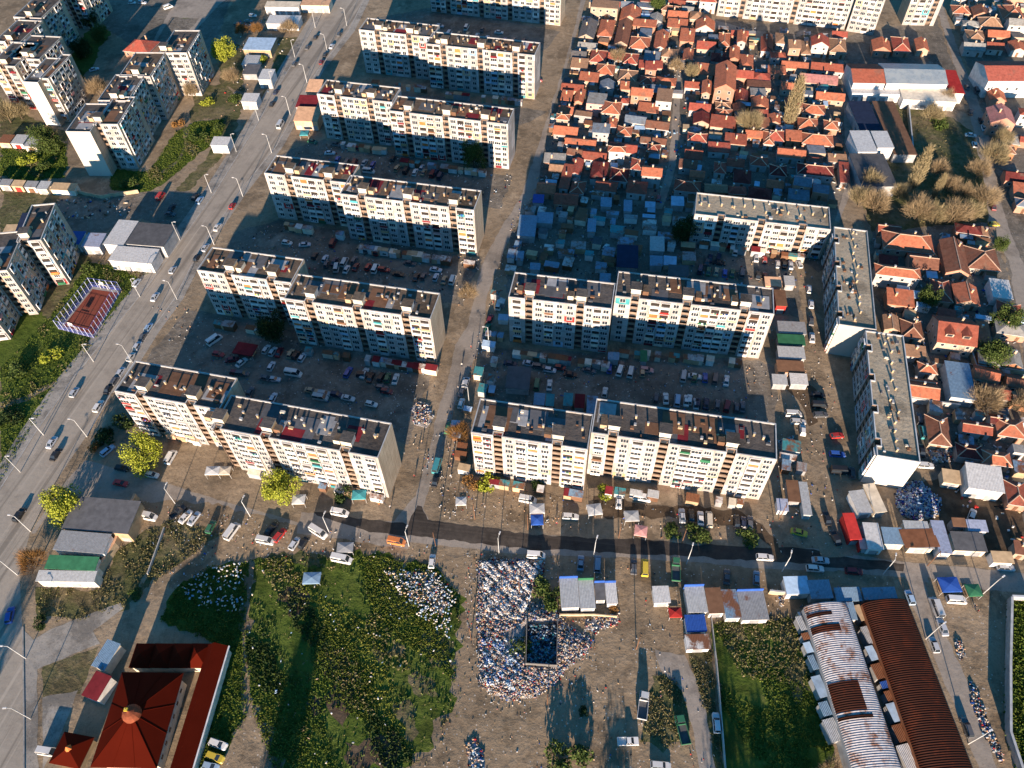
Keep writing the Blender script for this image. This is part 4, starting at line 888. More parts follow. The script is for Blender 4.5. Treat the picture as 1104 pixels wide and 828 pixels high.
# buildings at the near left corner of the boulevard
shed('depot', 'depot', 'large dark-roofed depot behind the yellow green tree', 'Z', 72, 538, 148, 573, 5.2, 'dark_grey', 'tan', -0.12, slope=0.5)  # roof coloured darker for the shade over this depot
shed('depot', 'depot', 'grey middle depot roof south of the dark one', 'Z', 60, 574, 118, 595, 5, 'grey', 'white', -0.12)
shed('depot', 'depot', 'low depot with bright green roof stripes', 'Z', 50, 600, 106, 614, 4.6, 'green', 'cream', -0.08)
shed('depot', 'depot', 'pale-fronted lean-to at the southern end of the depots', 'Z', 40, 616, 104, 627, 4, 'pale_grey', 'cream', -0.05)
shed('roadside_house', 'house', 'orange-roofed low house by the boulevard, north of the dark gap', 'Z', 318, 118, 346, 131, 4.5, 'peach', 'peach', -0.12, slope=1.4)
shed('roadside_house', 'house', 'orange lean-to roof against the third slab from the junction', 'Z', 331, 88, 348, 99, 5, 'peach', 'peach', -0.12, slope=1.2)
shed('roadside_house', 'house', 'maroon shaded roof between two orange lean-to roofs', 'Z', 320, 104, 344, 116, 5, 'dark_red', 'grey', -0.12, slope=0.8)
house(*at(151, 46, 5), 13, 11, -0.25, 'hip', 'red', 'peach', 1, 5, desc='red roofed villa with tan walls behind the stepped block')
# narrow annex roofs beside the vaults
for i, (x0, y0, x1, y1, c, fr) in enumerate([(846, 622, 872, 640, 'pale_blue', 'white'), (872, 626, 896, 645, 'light_blue', 'grey'), (900, 634, 928, 648, 'light_blue', 'grey'), (930, 634, 966, 646, 'light_blue', 'grey'), (913, 650, 922, 668, 'light_blue', 'white')]):
    shed('annex', 'annex', f"+flat {c.replace('_', ' ')} annex roof", 'Z', x0, y0, x1, y1, 3.6, c, fr, 0, rust=0.2, group='annexes of the vaulted sheds')
for i, (x0, y0, x1, y1, c) in enumerate([(924, 652, 931, 669, 'tan'), (931, 675, 941, 694, 'pale_grey'), (935, 696, 945, 712, 'pale_blue'), (941, 715, 954, 732, 'rust'), (949, 734, 960, 742, 'blue'), (954, 744, 966, 756, 'rust'), (958, 757, 973, 778, 'pale_blue'), (964, 780, 980, 800, 'rust'), (972, 802, 988, 835, 'white'),
                                         (860, 664, 868, 680, 'pale_grey'), (864, 682, 873, 690, 'rust'), (867, 692, 876, 704, 'pale_blue'), (873, 706, 881, 722, 'light_blue'), (878, 728, 890, 752, 'pale_blue'), (884, 756, 896, 772, 'light_blue'), (890, 774, 905, 800, 'pale_grey')]):
    shed('lean_to', 'lean-to', f"+narrow {c.replace('_', ' ')} roofed lean-to", 'Z', x0, y0, x1, y1, 3.4, c, 'grey', 0.2, rust=0.3, slope=0.1, group='lean-tos of the vaulted sheds')


def vault(label, tl, tr, bl_, br, h, mat, wall, rise, patches=()):
    A, B, Cc = at(*tl, h), at(*tr, h), at(*bl_, h); ax = (Cc-A); L = np.linalg.norm(ax)+25; ex = ax/np.linalg.norm(ax); wv = B-A; ey = np.array([-ex[1], ex[0]]); Wd = wv @ ey
    root = empty('vaulted_shed', (A[0], A[1], 0), math.atan2(ex[1], ex[0])); tag(root, label, 'shed', 'vaulted sheds')
    n = 18; m = MB(); step = 1.6; nx = int(L/step); V = []; F = []
    for i in range(nx*2+1):
        x = i*step/2; bmp = 0.10 if i % 2 else -0.04
        for j in range(n+1):
            a = PI*j/n; V.append((x, Wd/2-Wd/2*math.cos(a)*1.0, h+(rise+bmp)*math.sin(a)))
    for i in range(nx*2):
        for j in range(n): q = i*(n+1)+j; F.append((q, q+n+1, q+n+2, q+1))
    me = quads_mesh('roof', np.array(V), np.array(F), [mat]); link('roof', me, root)
    for x0, x1, j0, j1 in patches:
        V = []; F = []; nx2 = int((x1-x0)/0.8)
        for i in range(nx2+1):
            for j in range(j0, j1+1): a = PI*j/n; V.append((x0+i*0.8, Wd/2-(Wd/2+0.14*(1 if Wd > 0 else -1))*math.cos(a), h+(rise+(0.24 if i % 2 else 0.15))*math.sin(a)))
        k = j1-j0+1
        for i in range(nx2):
            for j in range(k-1): q = i*k+j; F.append((q, q+k, q+k+1, q+1))
        link('rusty_sheet', quads_mesh('rusty_sheet', np.array(V), np.array(F), [V2]), root)
    m = MB(); a = [(0.1, 0.1), (L-0.1, 0.1), (L-0.1, Wd-0.1), (0.1, Wd-0.1)]
    if Wd < 0: a = [(0.1, Wd+0.1), (L-0.1, Wd+0.1), (L-0.1, -0.1), (0.1, -0.1)]
    m.prism(a, 0, h-0.02, K(wall), bottom=False)
    m.build('wall', root)
    g2 = MB(); g2.poly([(0.05, Wd/2-Wd/2*math.cos(PI*j/n), h+rise*math.sin(PI*j/n)-0.05) for j in range(n+1)], K(wall)); g2.build('gable_end', root); return root


V1 = corrugated('weathered zinc vault', (0.42, 0.40, 0.41), (0.20, 0.095, 0.06), 0.38, 0.62, 'X', 0.5); V2 = corrugated('rusted iron vault', (0.062, 0.0145, 0.006), (0.036, 0.010, 0.005), 0.5, 0.62, 'X', 0.7)
vault('long vaulted shed with pale zinc roof and rusty streaks', (866, 655), (911.5, 652), (918, 828), (973.6, 828), 5.0, V1, 'grey', 3.0, [(19.0, 26.0, 1, 10), (2.4, 3.2, 1, 9), (5.6, 7.2, 1, 10), (26.4, 27.2, 1, 11)])
vault('long vaulted shed with an evenly rusted dark brown roof', (929, 651), (977.5, 648.5), (991.4, 828), (1043.4, 828), 5.0, V2, 'rust', 2.6)
V3 = MB(); V3.box(0, 9, 0.05, 6.4, 0, 0.05, K('rust'))
# ------------------------------------------------------------------ the domed hall and its court
tm = M('maroon red sheet roof', (0.082, 0.008, 0.003), 0.7, 0.12, 0.12); tm.node_tree.nodes['Principled BSDF'].inputs['Specular IOR Level'].default_value = 0.02


def pyramid(m, a, z0, apex, mt, e=0.0):
    for i in range(len(a)): p, q = a[i], a[(i+1) % len(a)]; m.poly([(*p, z0), (*q, z0), apex], mt)


def dome_hall():
    A, B, D, Cc = at(95.6, 826, 6), at(168, 832, 6), at(132.6, 723.5, 6), at(199, 724.6, 6); ctr = (A+B+Cc+D)/4
    ex = (Cc-D)/np.linalg.norm(Cc-D); ang = math.atan2(ex[1], ex[0]); ey = np.array([-ex[1], ex[0]])
    hw = np.linalg.norm(Cc-D)/2; hd = abs((D-A) @ ey)/2
    root = empty('domed_hall', (ctr[0], ctr[1], 0), ang); tag(root, 'large hall with a maroon eight-ridged roof and small copper dome on top', 'hall')
    m = MB(); m.box(-hw+1, hw-1, -hd+1, hd-1, 0, 5.9, K('cream'), bottom=False); m.build('wall', root)
    m = MB(); ring = []
    a = [(-hw, -hd), (-hw*0.35, -hd), (hw*0.35, -hd), (hw, -hd), (hw, -hd*0.3), (hw, hd*0.3), (hw, hd), (hw*0.35, hd), (-hw*0.35, hd), (-hw, hd), (-hw, hd*0.3), (-hw, -hd*0.3)]
    zs = [6.0 if (abs(p[0]) == hw and abs(p[1]) == hd) else 6.0 for p in a]
    pyramid(m, a, 6.0, (0, 0, 10.4), tm); m.prism(a, 5.75, 5.998, K('brown')); ro = m.build('roof', root)
    k = MB()
    for p in a: k.tube((*p, 6.03), (0, 0, 10.42), 0.07, 0.09, tm, 4, False)
    k.build('roof_rib', ro)
    d = MB(); n = 14
    prof = [(2.1, 9.4), (2.05, 10.2), (1.75, 10.9), (1.2, 11.4), (0.5, 11.7), (0.18, 11.9), (0.14, 12.6)]
    for i in range(len(prof)-1):
        for j in range(n):
            a0, a1 = 2*PI*j/n, 2*PI*(j+1)/n; (r0, z0), (r1, z1) = prof[i], prof[i+1]
            d.poly([(r0*math.cos(a0), r0*math.sin(a0), z0), (r0*math.cos(a1), r0*math.sin(a1), z0), (r1*math.cos(a1), r1*math.sin(a1), z1), (r1*math.cos(a0), r1*math.sin(a0), z1)], M('copper dome', (0.22, 0.062, 0.03)))
    dm = d.build('dome', root, smooth=True)
    f = MB(); f.tube((0, 0, 12.5), (0, 0, 14.0), 0.1, 0.06, K('ochre')); f.box(-0.4, 0.4, -0.35, 0.35, 12.9, 13.3, K('yellow')); f.build('finial', dm)
    wi, do = small_win()
    for i in range(6): link('window', wi, root, ((i-2.5)*hw*0.3, -hd+0.999, 2.0)); link('window', wi, root, (hw-0.999, (i-2.5)*hd*0.28, 2.0), PI/2)
    return ang


DA = dome_hall()


def long_hall(label, tl, tr, bl_, h, group=None, gut='white'):
    A, B, Cc = at(*tl, h), at(*tr, h), at(*bl_, h); ax = Cc-A; ex = ax/np.linalg.norm(ax); L = np.linalg.norm(ax)+12; ey = np.array([-ex[1], ex[0]]); Wd = (B-A) @ ey
    root = empty('long_building', (A[0], A[1], 0), math.atan2(ex[1], ex[0])); tag(root, label, 'building', group)
    m = MB(); m.box(0.3, L-0.3, 0.4, Wd-0.4, 0, h-0.1, K('cream'), bottom=False); m.build('wall', root)
    m = MB(); y = Wd*0.42; m.poly([(0, 0, h), (L, 0, h), (L, y, h+1.9), (0, y, h+1.9)], tm); m.poly([(0, y, h+1.9), (L, y, h+1.9), (L, Wd, h), (0, Wd, h)], tm); m.poly([(0, 0.4, h-0.08), (0, Wd-0.4, h-0.08), (0, y, h+1.85)], K('cream')); m.build('roof', root)
    m = MB(); m.box(0, L, Wd, Wd+0.35, h-0.35, h+0.05, K(gut)); m.build('gutter', root)


long_hall('long narrow building under a maroon ridge roof with white eaves', (224.6, 695), (246, 697), (184, 826), 4.5)
for i in range(4):
    p = at(152+i*20.3, 705, 5.2); r_ = empty('pavilion', (p[0], p[1], 0), DA); m = MB(); m.box(-2.3, 2.3, -2.6, 2.6, 0, 3.99, K('cream'), bottom=False); m.build('wall', r_); m = MB(); a = [(-2.6, -3), (2.6, -3), (2.6, 3), (-2.6, 3)]; pyramid(m, a, 4, (0, 0, 5.7), tm); m.prism(a, 3.8, 3.998, K('brown')); m.build('roof', r_)
    tag(r_, f"small pyramid-roofed pavilion north of the domed hall, {['at the western end of', 'second from the west in', 'third from the west in', 'last before the long building in'][i]} its row", 'pavilion', 'pyramid roofed pavilions')
p = at(76, 808, 4); r_ = empty('gate_pavilion', (p[0], p[1], 0), DA-0.15); m = MB(); m.box(-3, 3, -3, 3, 0, 3.4, K('tan'), bottom=False); m.build('wall', r_); m = MB(); a = [(-3.8, -3.4), (3.8, -3.4), (3.8, 3.4), (-3.8, 3.4)]; pyramid(m, a, 3.4, (0, 0, 5.4), tm); m.prism(a, 3.2, 3.398, K('brown')); m.build('roof', r_)
m = MB(); m.tube((0, 0, 5.0), (0, 0, 6.2), 0.8, 0.05, K('orange'), 8); m.build('finial', r_); tag(r_, 'small maroon pyramid-roofed gate pavilion beside the white van', 'pavilion')
shed('outbuilding', 'outbuilding', 'outbuilding with a blue and white striped sheet roof by the domed hall', 'Z', 104, 690, 125, 722, 4, 'light_blue', 'cream', DA-0.3, rust=0.25)
shed('outbuilding', 'outbuilding', 'flat maroon-roofed outbuilding west of the domed hall', 'Z', 92, 724, 117, 755, 4.2, 'dark_red', 'white', DA-0.3)
# ------------------------------------------------------------------ the northern factory


def gabled_hall(name, label, c, x0, y0, x1, y1, h, rise, mat, wall, rot, split=None):
    u0, v0 = cp(c, x0, y0); u1, v1 = cp(c, x1, y1); uc, vc = (u0+u1)/2, (v0+v1)/2; p = at(uc, vc, h+rise*0.5)
    w = np.linalg.norm(at(u1, vc, h)-at(u0, vc, h)); d = np.linalg.norm(at(uc, v0, h)-at(uc, v1, h)); hw, hd = w/2, d/2
    root = empty(name, (p[0], p[1], 0), rot); m = MB(); m.box(-hw+.3, hw-.3, -hd+.3, hd-.3, 0, h-0.05, K(wall), bottom=False)
    for s in (-1, 1): m.poly([(s*(hw-.3), -hd+.3, h-0.05), (s*(hw-.3), hd-.3, h-0.05), (s*(hw-.3), 0, h+rise-0.1)], K(wall))
    m.build('wall', root); m = MB(); m.poly([(-hw, -hd, h), (hw, -hd, h), (hw, 0, h+rise), (-hw, 0, h+rise)], mat); m.poly([(-hw, 0, h+rise), (hw, 0, h+rise), (hw, hd, h), (-hw, hd, h)], mat); m.build('roof', root)
    wi, do = small_win()
    for i in range(int(w/4)): link('window', wi, root, (-hw+2+i*4, -hd+0.299, h*0.45))
    tag(root, label, 'hall'); OCC.append((p[0], p[1], hw, w, d, rot)); return root


gabled_hall('factory_hall', 'factory hall under a long blue-grey glazed sheet roof', 'D', 506, 262, 762, 345, 7, 2.2, corrugated('glazed blue-grey sheet', (0.24, 0.28, 0.31), (0.30, 0.33, 0.34), 0.45, 0.6, 'X', 0.35), 'white', -0.1)
gabled_hall('factory_hall', 'red-roofed factory wing west of the blue-grey glazed hall', 'D', 366, 262, 502, 342, 7, 2.2, tile('roof tiles factory red', (0.34, 0.10, 0.06)), 'white', -0.1)
shed('factory_annex', 'annex', 'white low annex along the southern front of the factory', 'D', 362, 345, 600, 400, 4, 'white', 'white', -0.12, rust=0.2)
shed('factory_annex', 'annex', 'terraced white annex with dark red parapet at the factory front', 'D', 575, 362, 810, 430, 4.5, 'cream', 'white', -0.15)
shed('factory_annex', 'annex', 'dark red-roofed end annex of the factory by the eastern road', 'D', 765, 300, 835, 395, 5, 'red', 'white', -0.15)
shed('yard_hall', 'hall', 'dark flat hall in the walled yard, western half', 'D', 378, 432, 472, 550, 4.5, 'navy', 'grey', -0.05)
shed('yard_hall', 'hall', 'brown-black flat hall in the walled yard, eastern half', 'D', 500, 432, 600, 650, 4, 'brown', 'grey', -0.08)
shed('yard_hall', 'hall', 'bright white-roofed hall in the walled yard, western of two', 'D', 378, 558, 464, 645, 6, 'white', 'white', -0.05, rust=0.2)
shed('yard_hall', 'hall', 'bright white-roofed hall in the walled yard, eastern of two', 'D', 465, 560, 538, 628, 6, 'white', 'white', -0.05, rust=0.2)
shed('yard_hall', 'hall', 'slate-dark flat hall at the southern end of the walled yard', 'D', 384, 655, 538, 790, 5, 'dark_grey', 'grey', -0.05)
gabled_hall('school', 'long school-like building with plain red roof beside the eastern road', 'D', 930, 250, 1180, 330, 8, 2.6, tile('roof tiles school', (0.36, 0.10, 0.07)), 'white', -0.06)
shed('shed', 'shed', 'long bluish asbestos-roofed shed among the eastern houses', 'Z', 1020, 390, 1050, 430, 4, 'light_blue', 'white', BA, rust=0.2)
shed('shed', 'shed', 'white block-built hut at the eastern street kerb', 'Z', 1067, 301, 1091, 322, 4, 'white', 'white', BA)
# ------------------------------------------------------------------ the rest of the quarter, house by house
RF = ['orange', 'orange', 'red', 'red', 'rust_red', 'rust_red', 'dark_red', 'brown', 'tan', 'pale_grey', 'blue_grey']; WF = ['white', 'cream', 'peach', 'grey', 'bare_brick']


def fill(px, step, n_max, seed, rot, p=0.9, rf=RF):
    r = random.Random(seed); W = np.array([at(*q) for q in px]); f = inside(W); c0 = W.mean(0); cs, sn = math.cos(rot), math.sin(rot); k = 0; N = 40
    cand = [(i, j) for i in range(-N, N) for j in range(-N, N)]
    for i, j in cand:
        a, b = i*step+r.uniform(-1.6, 1.6), j*step*0.86+r.uniform(-1.2, 1.2); x, y = c0[0]+a*cs-b*sn, c0[1]+a*sn+b*cs
        if not f(np.array(x), np.array(y)) or r.random() > p or k >= n_max: continue
        w, d = r.uniform(5.5, 10.5), r.uniform(4.4, 7.2)
        while w > 4.2:
            ok = True
            for (ox, oy, rr, ow, od, orz) in OCC:
                if abs(ox-x)+abs(oy-y) > 40: continue
                dx, dy = x-ox, y-oy; lx, ly = abs(dx*cs+dy*sn), abs(-dx*sn+dy*cs)
                if lx < (w+ow)/2+0.5 and ly < (d+od)/2+0.7: ok = False; break
            if ok: break
            w *= 0.8; d *= 0.88
        if not ok or d < 2.8: continue
        pts = [(x+sx*w/2*cs-sy*d/2*sn, y+sx*w/2*sn+sy*d/2*cs) for sx in (-1, 0, 1) for sy in (-1, 1)]
        if any(fn(np.array(q[0]), np.array(q[1])) for fn in ROADS for q in pts): continue
        if not in_frame((x, y, 3), 6): continue
        form = r.choices(['gable', 'hip', 'lean', 'flat'], [45, 25, 18, 12])[0]; rc = r.choice(rf)
        if form == 'flat': rc = r.choice(['tan', 'pale_grey', 'grey', 'blue_grey', 'brown'])
        house(x, y, w, d, rot+r.uniform(-0.1, 0.1), form, rc, r.choice(WF), 1 if r.random() < 0.85 else 2, seed=i*97+j, ridge=form == 'hip' and r.random() < 0.5, chimney=r.random() < 0.5); k += 1


fill([(608, 66), (634, 4), (770, 4), (738, 60), (726, 125), (722, 178), (706, 232), (640, 232), (566, 222), (590, 150)], 7.6, 92, 3, AANG)
fill([(742, 62), (774, 30), (850, 46), (908, 40), (915, 110), (914, 200), (900, 225), (760, 212), (735, 214), (728, 180), (736, 120)], 7.6, 84, 4, AANG)
fill([(1020, 0), (1110, -4), (1110, 60), (1060, 58), (1044, 66)], 9.0, 22, 5, AANG)
fill([(930, 262), (944, 262), (1062, 252), (1096, 356), (1104, 420), (1108, 540), (1030, 498), (998, 440), (968, 356)], 9.0, 28, 6, AANG-0.05)
fill([(1074, 140), (1110, 130), (1110, 270), (1096, 262), (1080, 205)], 10, 10, 8, AANG)


def shacks(px, n, seed, rot, lo=2.0, hi=5.5):
    """tin-roofed sheds, canopies and stores wedged between the houses"""
    r = random.Random(seed); P = pts_in(px, n*8, seed); k = 0; cs, sn = math.cos(rot), math.sin(rot)
    for x, y in P:
        if k >= n: break
        w, d = r.uniform(lo, hi), r.uniform(lo*0.8, hi*0.75)
        if any(abs((x-o[0])*cs+(y-o[1])*sn) < (w+o[3])/2+0.15 and abs(-(x-o[0])*sn+(y-o[1])*cs) < (d+o[4])/2+0.15 for o in OCC): continue
        if not in_frame((x, y, 2), 2) or any(f(np.array(x+a), np.array(y+b)) for f in ROADS for a in (-w/2, w/2) for b in (-d/2, d/2)): continue
        c = r.choice(['pale_grey', 'light_blue', 'pale_blue', 'rust', 'grey', 'dark_grey', 'white', 'tan', 'brown', 'light_blue', 'teal', 'grey']); h = r.uniform(2.0, 2.8); o = empty('shack', (x, y, 0), rot+r.uniform(-.1, .1))
        m = MB(); m.box(-w/2+.15, w/2-.15, -d/2+.15, d/2-.15, 0, h-.1, K(r.choice(['tan', 'grey', 'brown', 'cream', 'white'])), bottom=False); m.build('wall', o)
        m = MB(); m.box(-w/2, w/2, -d/2, d/2, h-.098, h, CG(c, 0.4) if c in ('white', 'pale_grey', 'grey', 'rust', 'light_blue', 'teal') else K(c)); m.v = [(a, b, z+(0.3 if b > 0 else 0)) for a, b, z in m.v]; m.build('roof', o)
        OCC.append((x, y, max(w, d)/2, w, d, rot)); later(o, f"{'narrow ' if w < 3 else ''}shack with {c.replace('_', ' ')} tin roof", 'shack', x, y, 'tin roofed shacks'); k += 1


shacks([(600, 120), (634, 10), (900, 40), (912, 225), (760, 214), (740, 250), (556, 240), (575, 200)], 150, 51, AANG)
shacks([(560, 205), (742, 215), (745, 292), (550, 292)], 34, 52, AANG, 2.4, 6.5)
shacks([(940, 262), (1062, 255), (1104, 420), (1104, 560), (1030, 500), (968, 360)], 40, 53, AANG)
shacks([(1020, 0), (1110, 0), (1110, 60), (1050, 60)], 14, 54, AANG)
shacks([(835, 480), (870, 475), (872, 515), (838, 515)], 5, 55, AANG)
shacks([(488, 445), (508, 445), (504, 510), (484, 510)], 6, 56, AANG, 2, 3.6)
shacks([(505, 345), (545, 345), (530, 440), (508, 420)], 9, 57, AANG, 2, 4.5)
shacks([(543, 290), (552, 290), (545, 330), (528, 330)], 3, 58, AANG, 2, 4)
# ------------------------------------------------------------------ vehicles
CARM = {}


def car_meshes(kind, col):
    if (kind, col) in CARM: return CARM[kind, col]
    pm = K(col, 0.35); L, W, zb, zt, cab = dict(hatchback=(4.0, 1.70, 0.88, 1.47, [(-1.95, -1.55), (0.95, 0.25)]), sedan=(4.5, 1.74, 0.88, 1.43, [(-1.65, -1.05), (1.05, 0.35)]), estate=(4.6, 1.75, 0.92, 1.52, [(-2.2, -1.95), (1.05, 0.35)]),
                                                van=(5.0, 1.9, 1.15, 2.05, [(-2.45, -2.38), (1.75, 1.05)]), minibus=(5.6, 2.0, 1.2, 2.4, [(-2.75, -2.7), (2.1, 1.5)]), pickup=(5.0, 1.8, 0.95, 1.6, [(-0.5, -0.35), (1.3, 0.6)]), truck=(6.5, 2.2, 1.2, 2.5, [(1.3, 1.35), (3.1, 2.8)]))[kind]
    m = MB(); hl, hw = L/2, W/2
    if kind == 'truck':
        m.box(-hl, hl-2.1, -hw, hw, 0.75, 0.95, K('dark_grey')); m.box(1.15, hl, -hw, hw, 0.5, zb, pm)
        for s in (-1, 1): m.box(-hl, hl-2.15, s*hw-0.05, s*hw+0.05, 0.951, 1.6, pm)
        m.box(-hl, -hl+0.08, -hw+0.06, hw-0.06, 0.951, 1.6, pm); m.box(hl-2.25, hl-2.16, -hw+0.06, hw-0.06, 0.951, 1.7, pm)
    elif kind == 'pickup':
        m.prism([(-hl, -hw), (hl-0.1, -hw), (hl-0.1, hw), (-hl, hw)], 0.32, 0.62, pm); m.prism([(-0.5, -hw), (hl-0.15, -hw+.05), (hl-0.15, hw-.05), (-0.5, hw)], 0.621, zb, pm)
        for s in (-1, 1): m.box(-hl, -0.51, s*(hw-0.06)-0.06, s*(hw-0.06)+0.06, 0.621, 1.0, pm)
        m.box(-hl, -hl+0.1, -hw+0.13, hw-0.13, 0.621, 1.0, pm)
    else:
        m.prism([(-hl, -hw+0.12), (-hl+0.15, -hw), (hl-0.3, -hw), (hl, -hw+0.25), (hl, hw-0.25), (hl-0.3, hw), (-hl+0.15, hw), (-hl, hw-0.12)], 0.28, 0.62, pm,
                a2=[(-hl, -hw+0.1), (-hl+0.15, -hw), (hl-0.3, -hw), (hl, -hw+0.22), (hl, hw-0.22), (hl-0.3, hw), (-hl+0.15, hw), (-hl, hw-0.1)])
        m.prism([(-hl, -hw+0.1), (-hl+0.15, -hw), (hl-0.3, -hw), (hl, -hw+0.22), (hl, hw-0.22), (hl-0.3, hw), (-hl+0.15, hw), (-hl, hw-0.1)], 0.62, zb, pm, bottom=False,
                a2=[(-hl+0.1, -hw+0.16), (-hl+0.2, -hw+0.08), (hl-0.6, -hw+0.1), (hl-0.45, -hw+0.3), (hl-0.45, hw-0.3), (hl-0.6, hw-0.1), (-hl+0.2, hw-0.08), (-hl+0.1, hw-0.16)])
        m.box(hl-0.02, hl+0.03, -hw+0.3, -hw+0.6, 0.55, 0.7, K('white')); m.box(hl-0.02, hl+0.03, hw-0.6, hw-0.3, 0.55, 0.7, K('white'))
    (b0, t0), (b1, t1) = cab; y0, y1 = hw-0.1, hw-0.26
    m.prism([(t0, -y1), (t1, -y1), (t1, y1), (t0, y1)], zt, zt+0.05, pm)
    for s in (-1, 1):                                     # pillars
        for xb, xt in ((b0, t0), ((b0+b1)/2, (t0+t1)/2), (b1, t1)): m.tube((xb, s*y0, zb-0.02), (xt, s*y1, zt+0.02), 0.05, 0.045, pm, 4, False)
    if kind in ('van', 'minibus'):
        for s in (-1, 1): m.poly([(b0, s*(y0+.012), zb-0.3), (0.3, s*(y0+.012), zb-0.3), (0.25, s*(y1+0.01), zt), (t0, s*(y1+0.01), zt)], pm)
    g_ = MB(); g_.prism([(b0, -y0), (b1, -y0), (b1, y0), (b0, y0)], zb-0.02, zt-0.002, GL, bottom=False, a2=[(t0, -y1), (t1, -y1), (t1, y1), (t0, y1)])
    wh = MB(); wh.tube((0, -0.1, 0), (0, 0.1, 0), 0.31, 0.31, K('black'), 10); wh.tube((0, -0.11, 0), (0, 0.11, 0), 0.17, 0.17, K('silver'), 8)
    CARM[kind, col] = (m.mesh('body'), g_.mesh('glazing'), CARM.get('w') or wh.mesh('wheel'), L, hw); CARM['w'] = CARM[kind, col][2]; return CARM[kind, col]


def car(x, y, rz, kind, col, desc=None, group='cars about the estate', z=0.0):
    b, g_, w_, L, hw = car_meshes(kind, col); cat = 'car' if kind in ('hatchback', 'sedan', 'estate') else kind
    root = empty(cat if cat != 'car' else 'car', (x, y, z), rz); link('body', b, root); link('glazing', g_, root)
    for sx in (-0.31, 0.31):
        for sy in (-1, 1): link('wheel', w_, root, (sx*L, sy*(hw-0.1), 0.31))
    tag(root, desc, cat, group) if desc else later(root, f"{col.replace('_', ' ')} {kind}", cat, x, y, group)
    return root


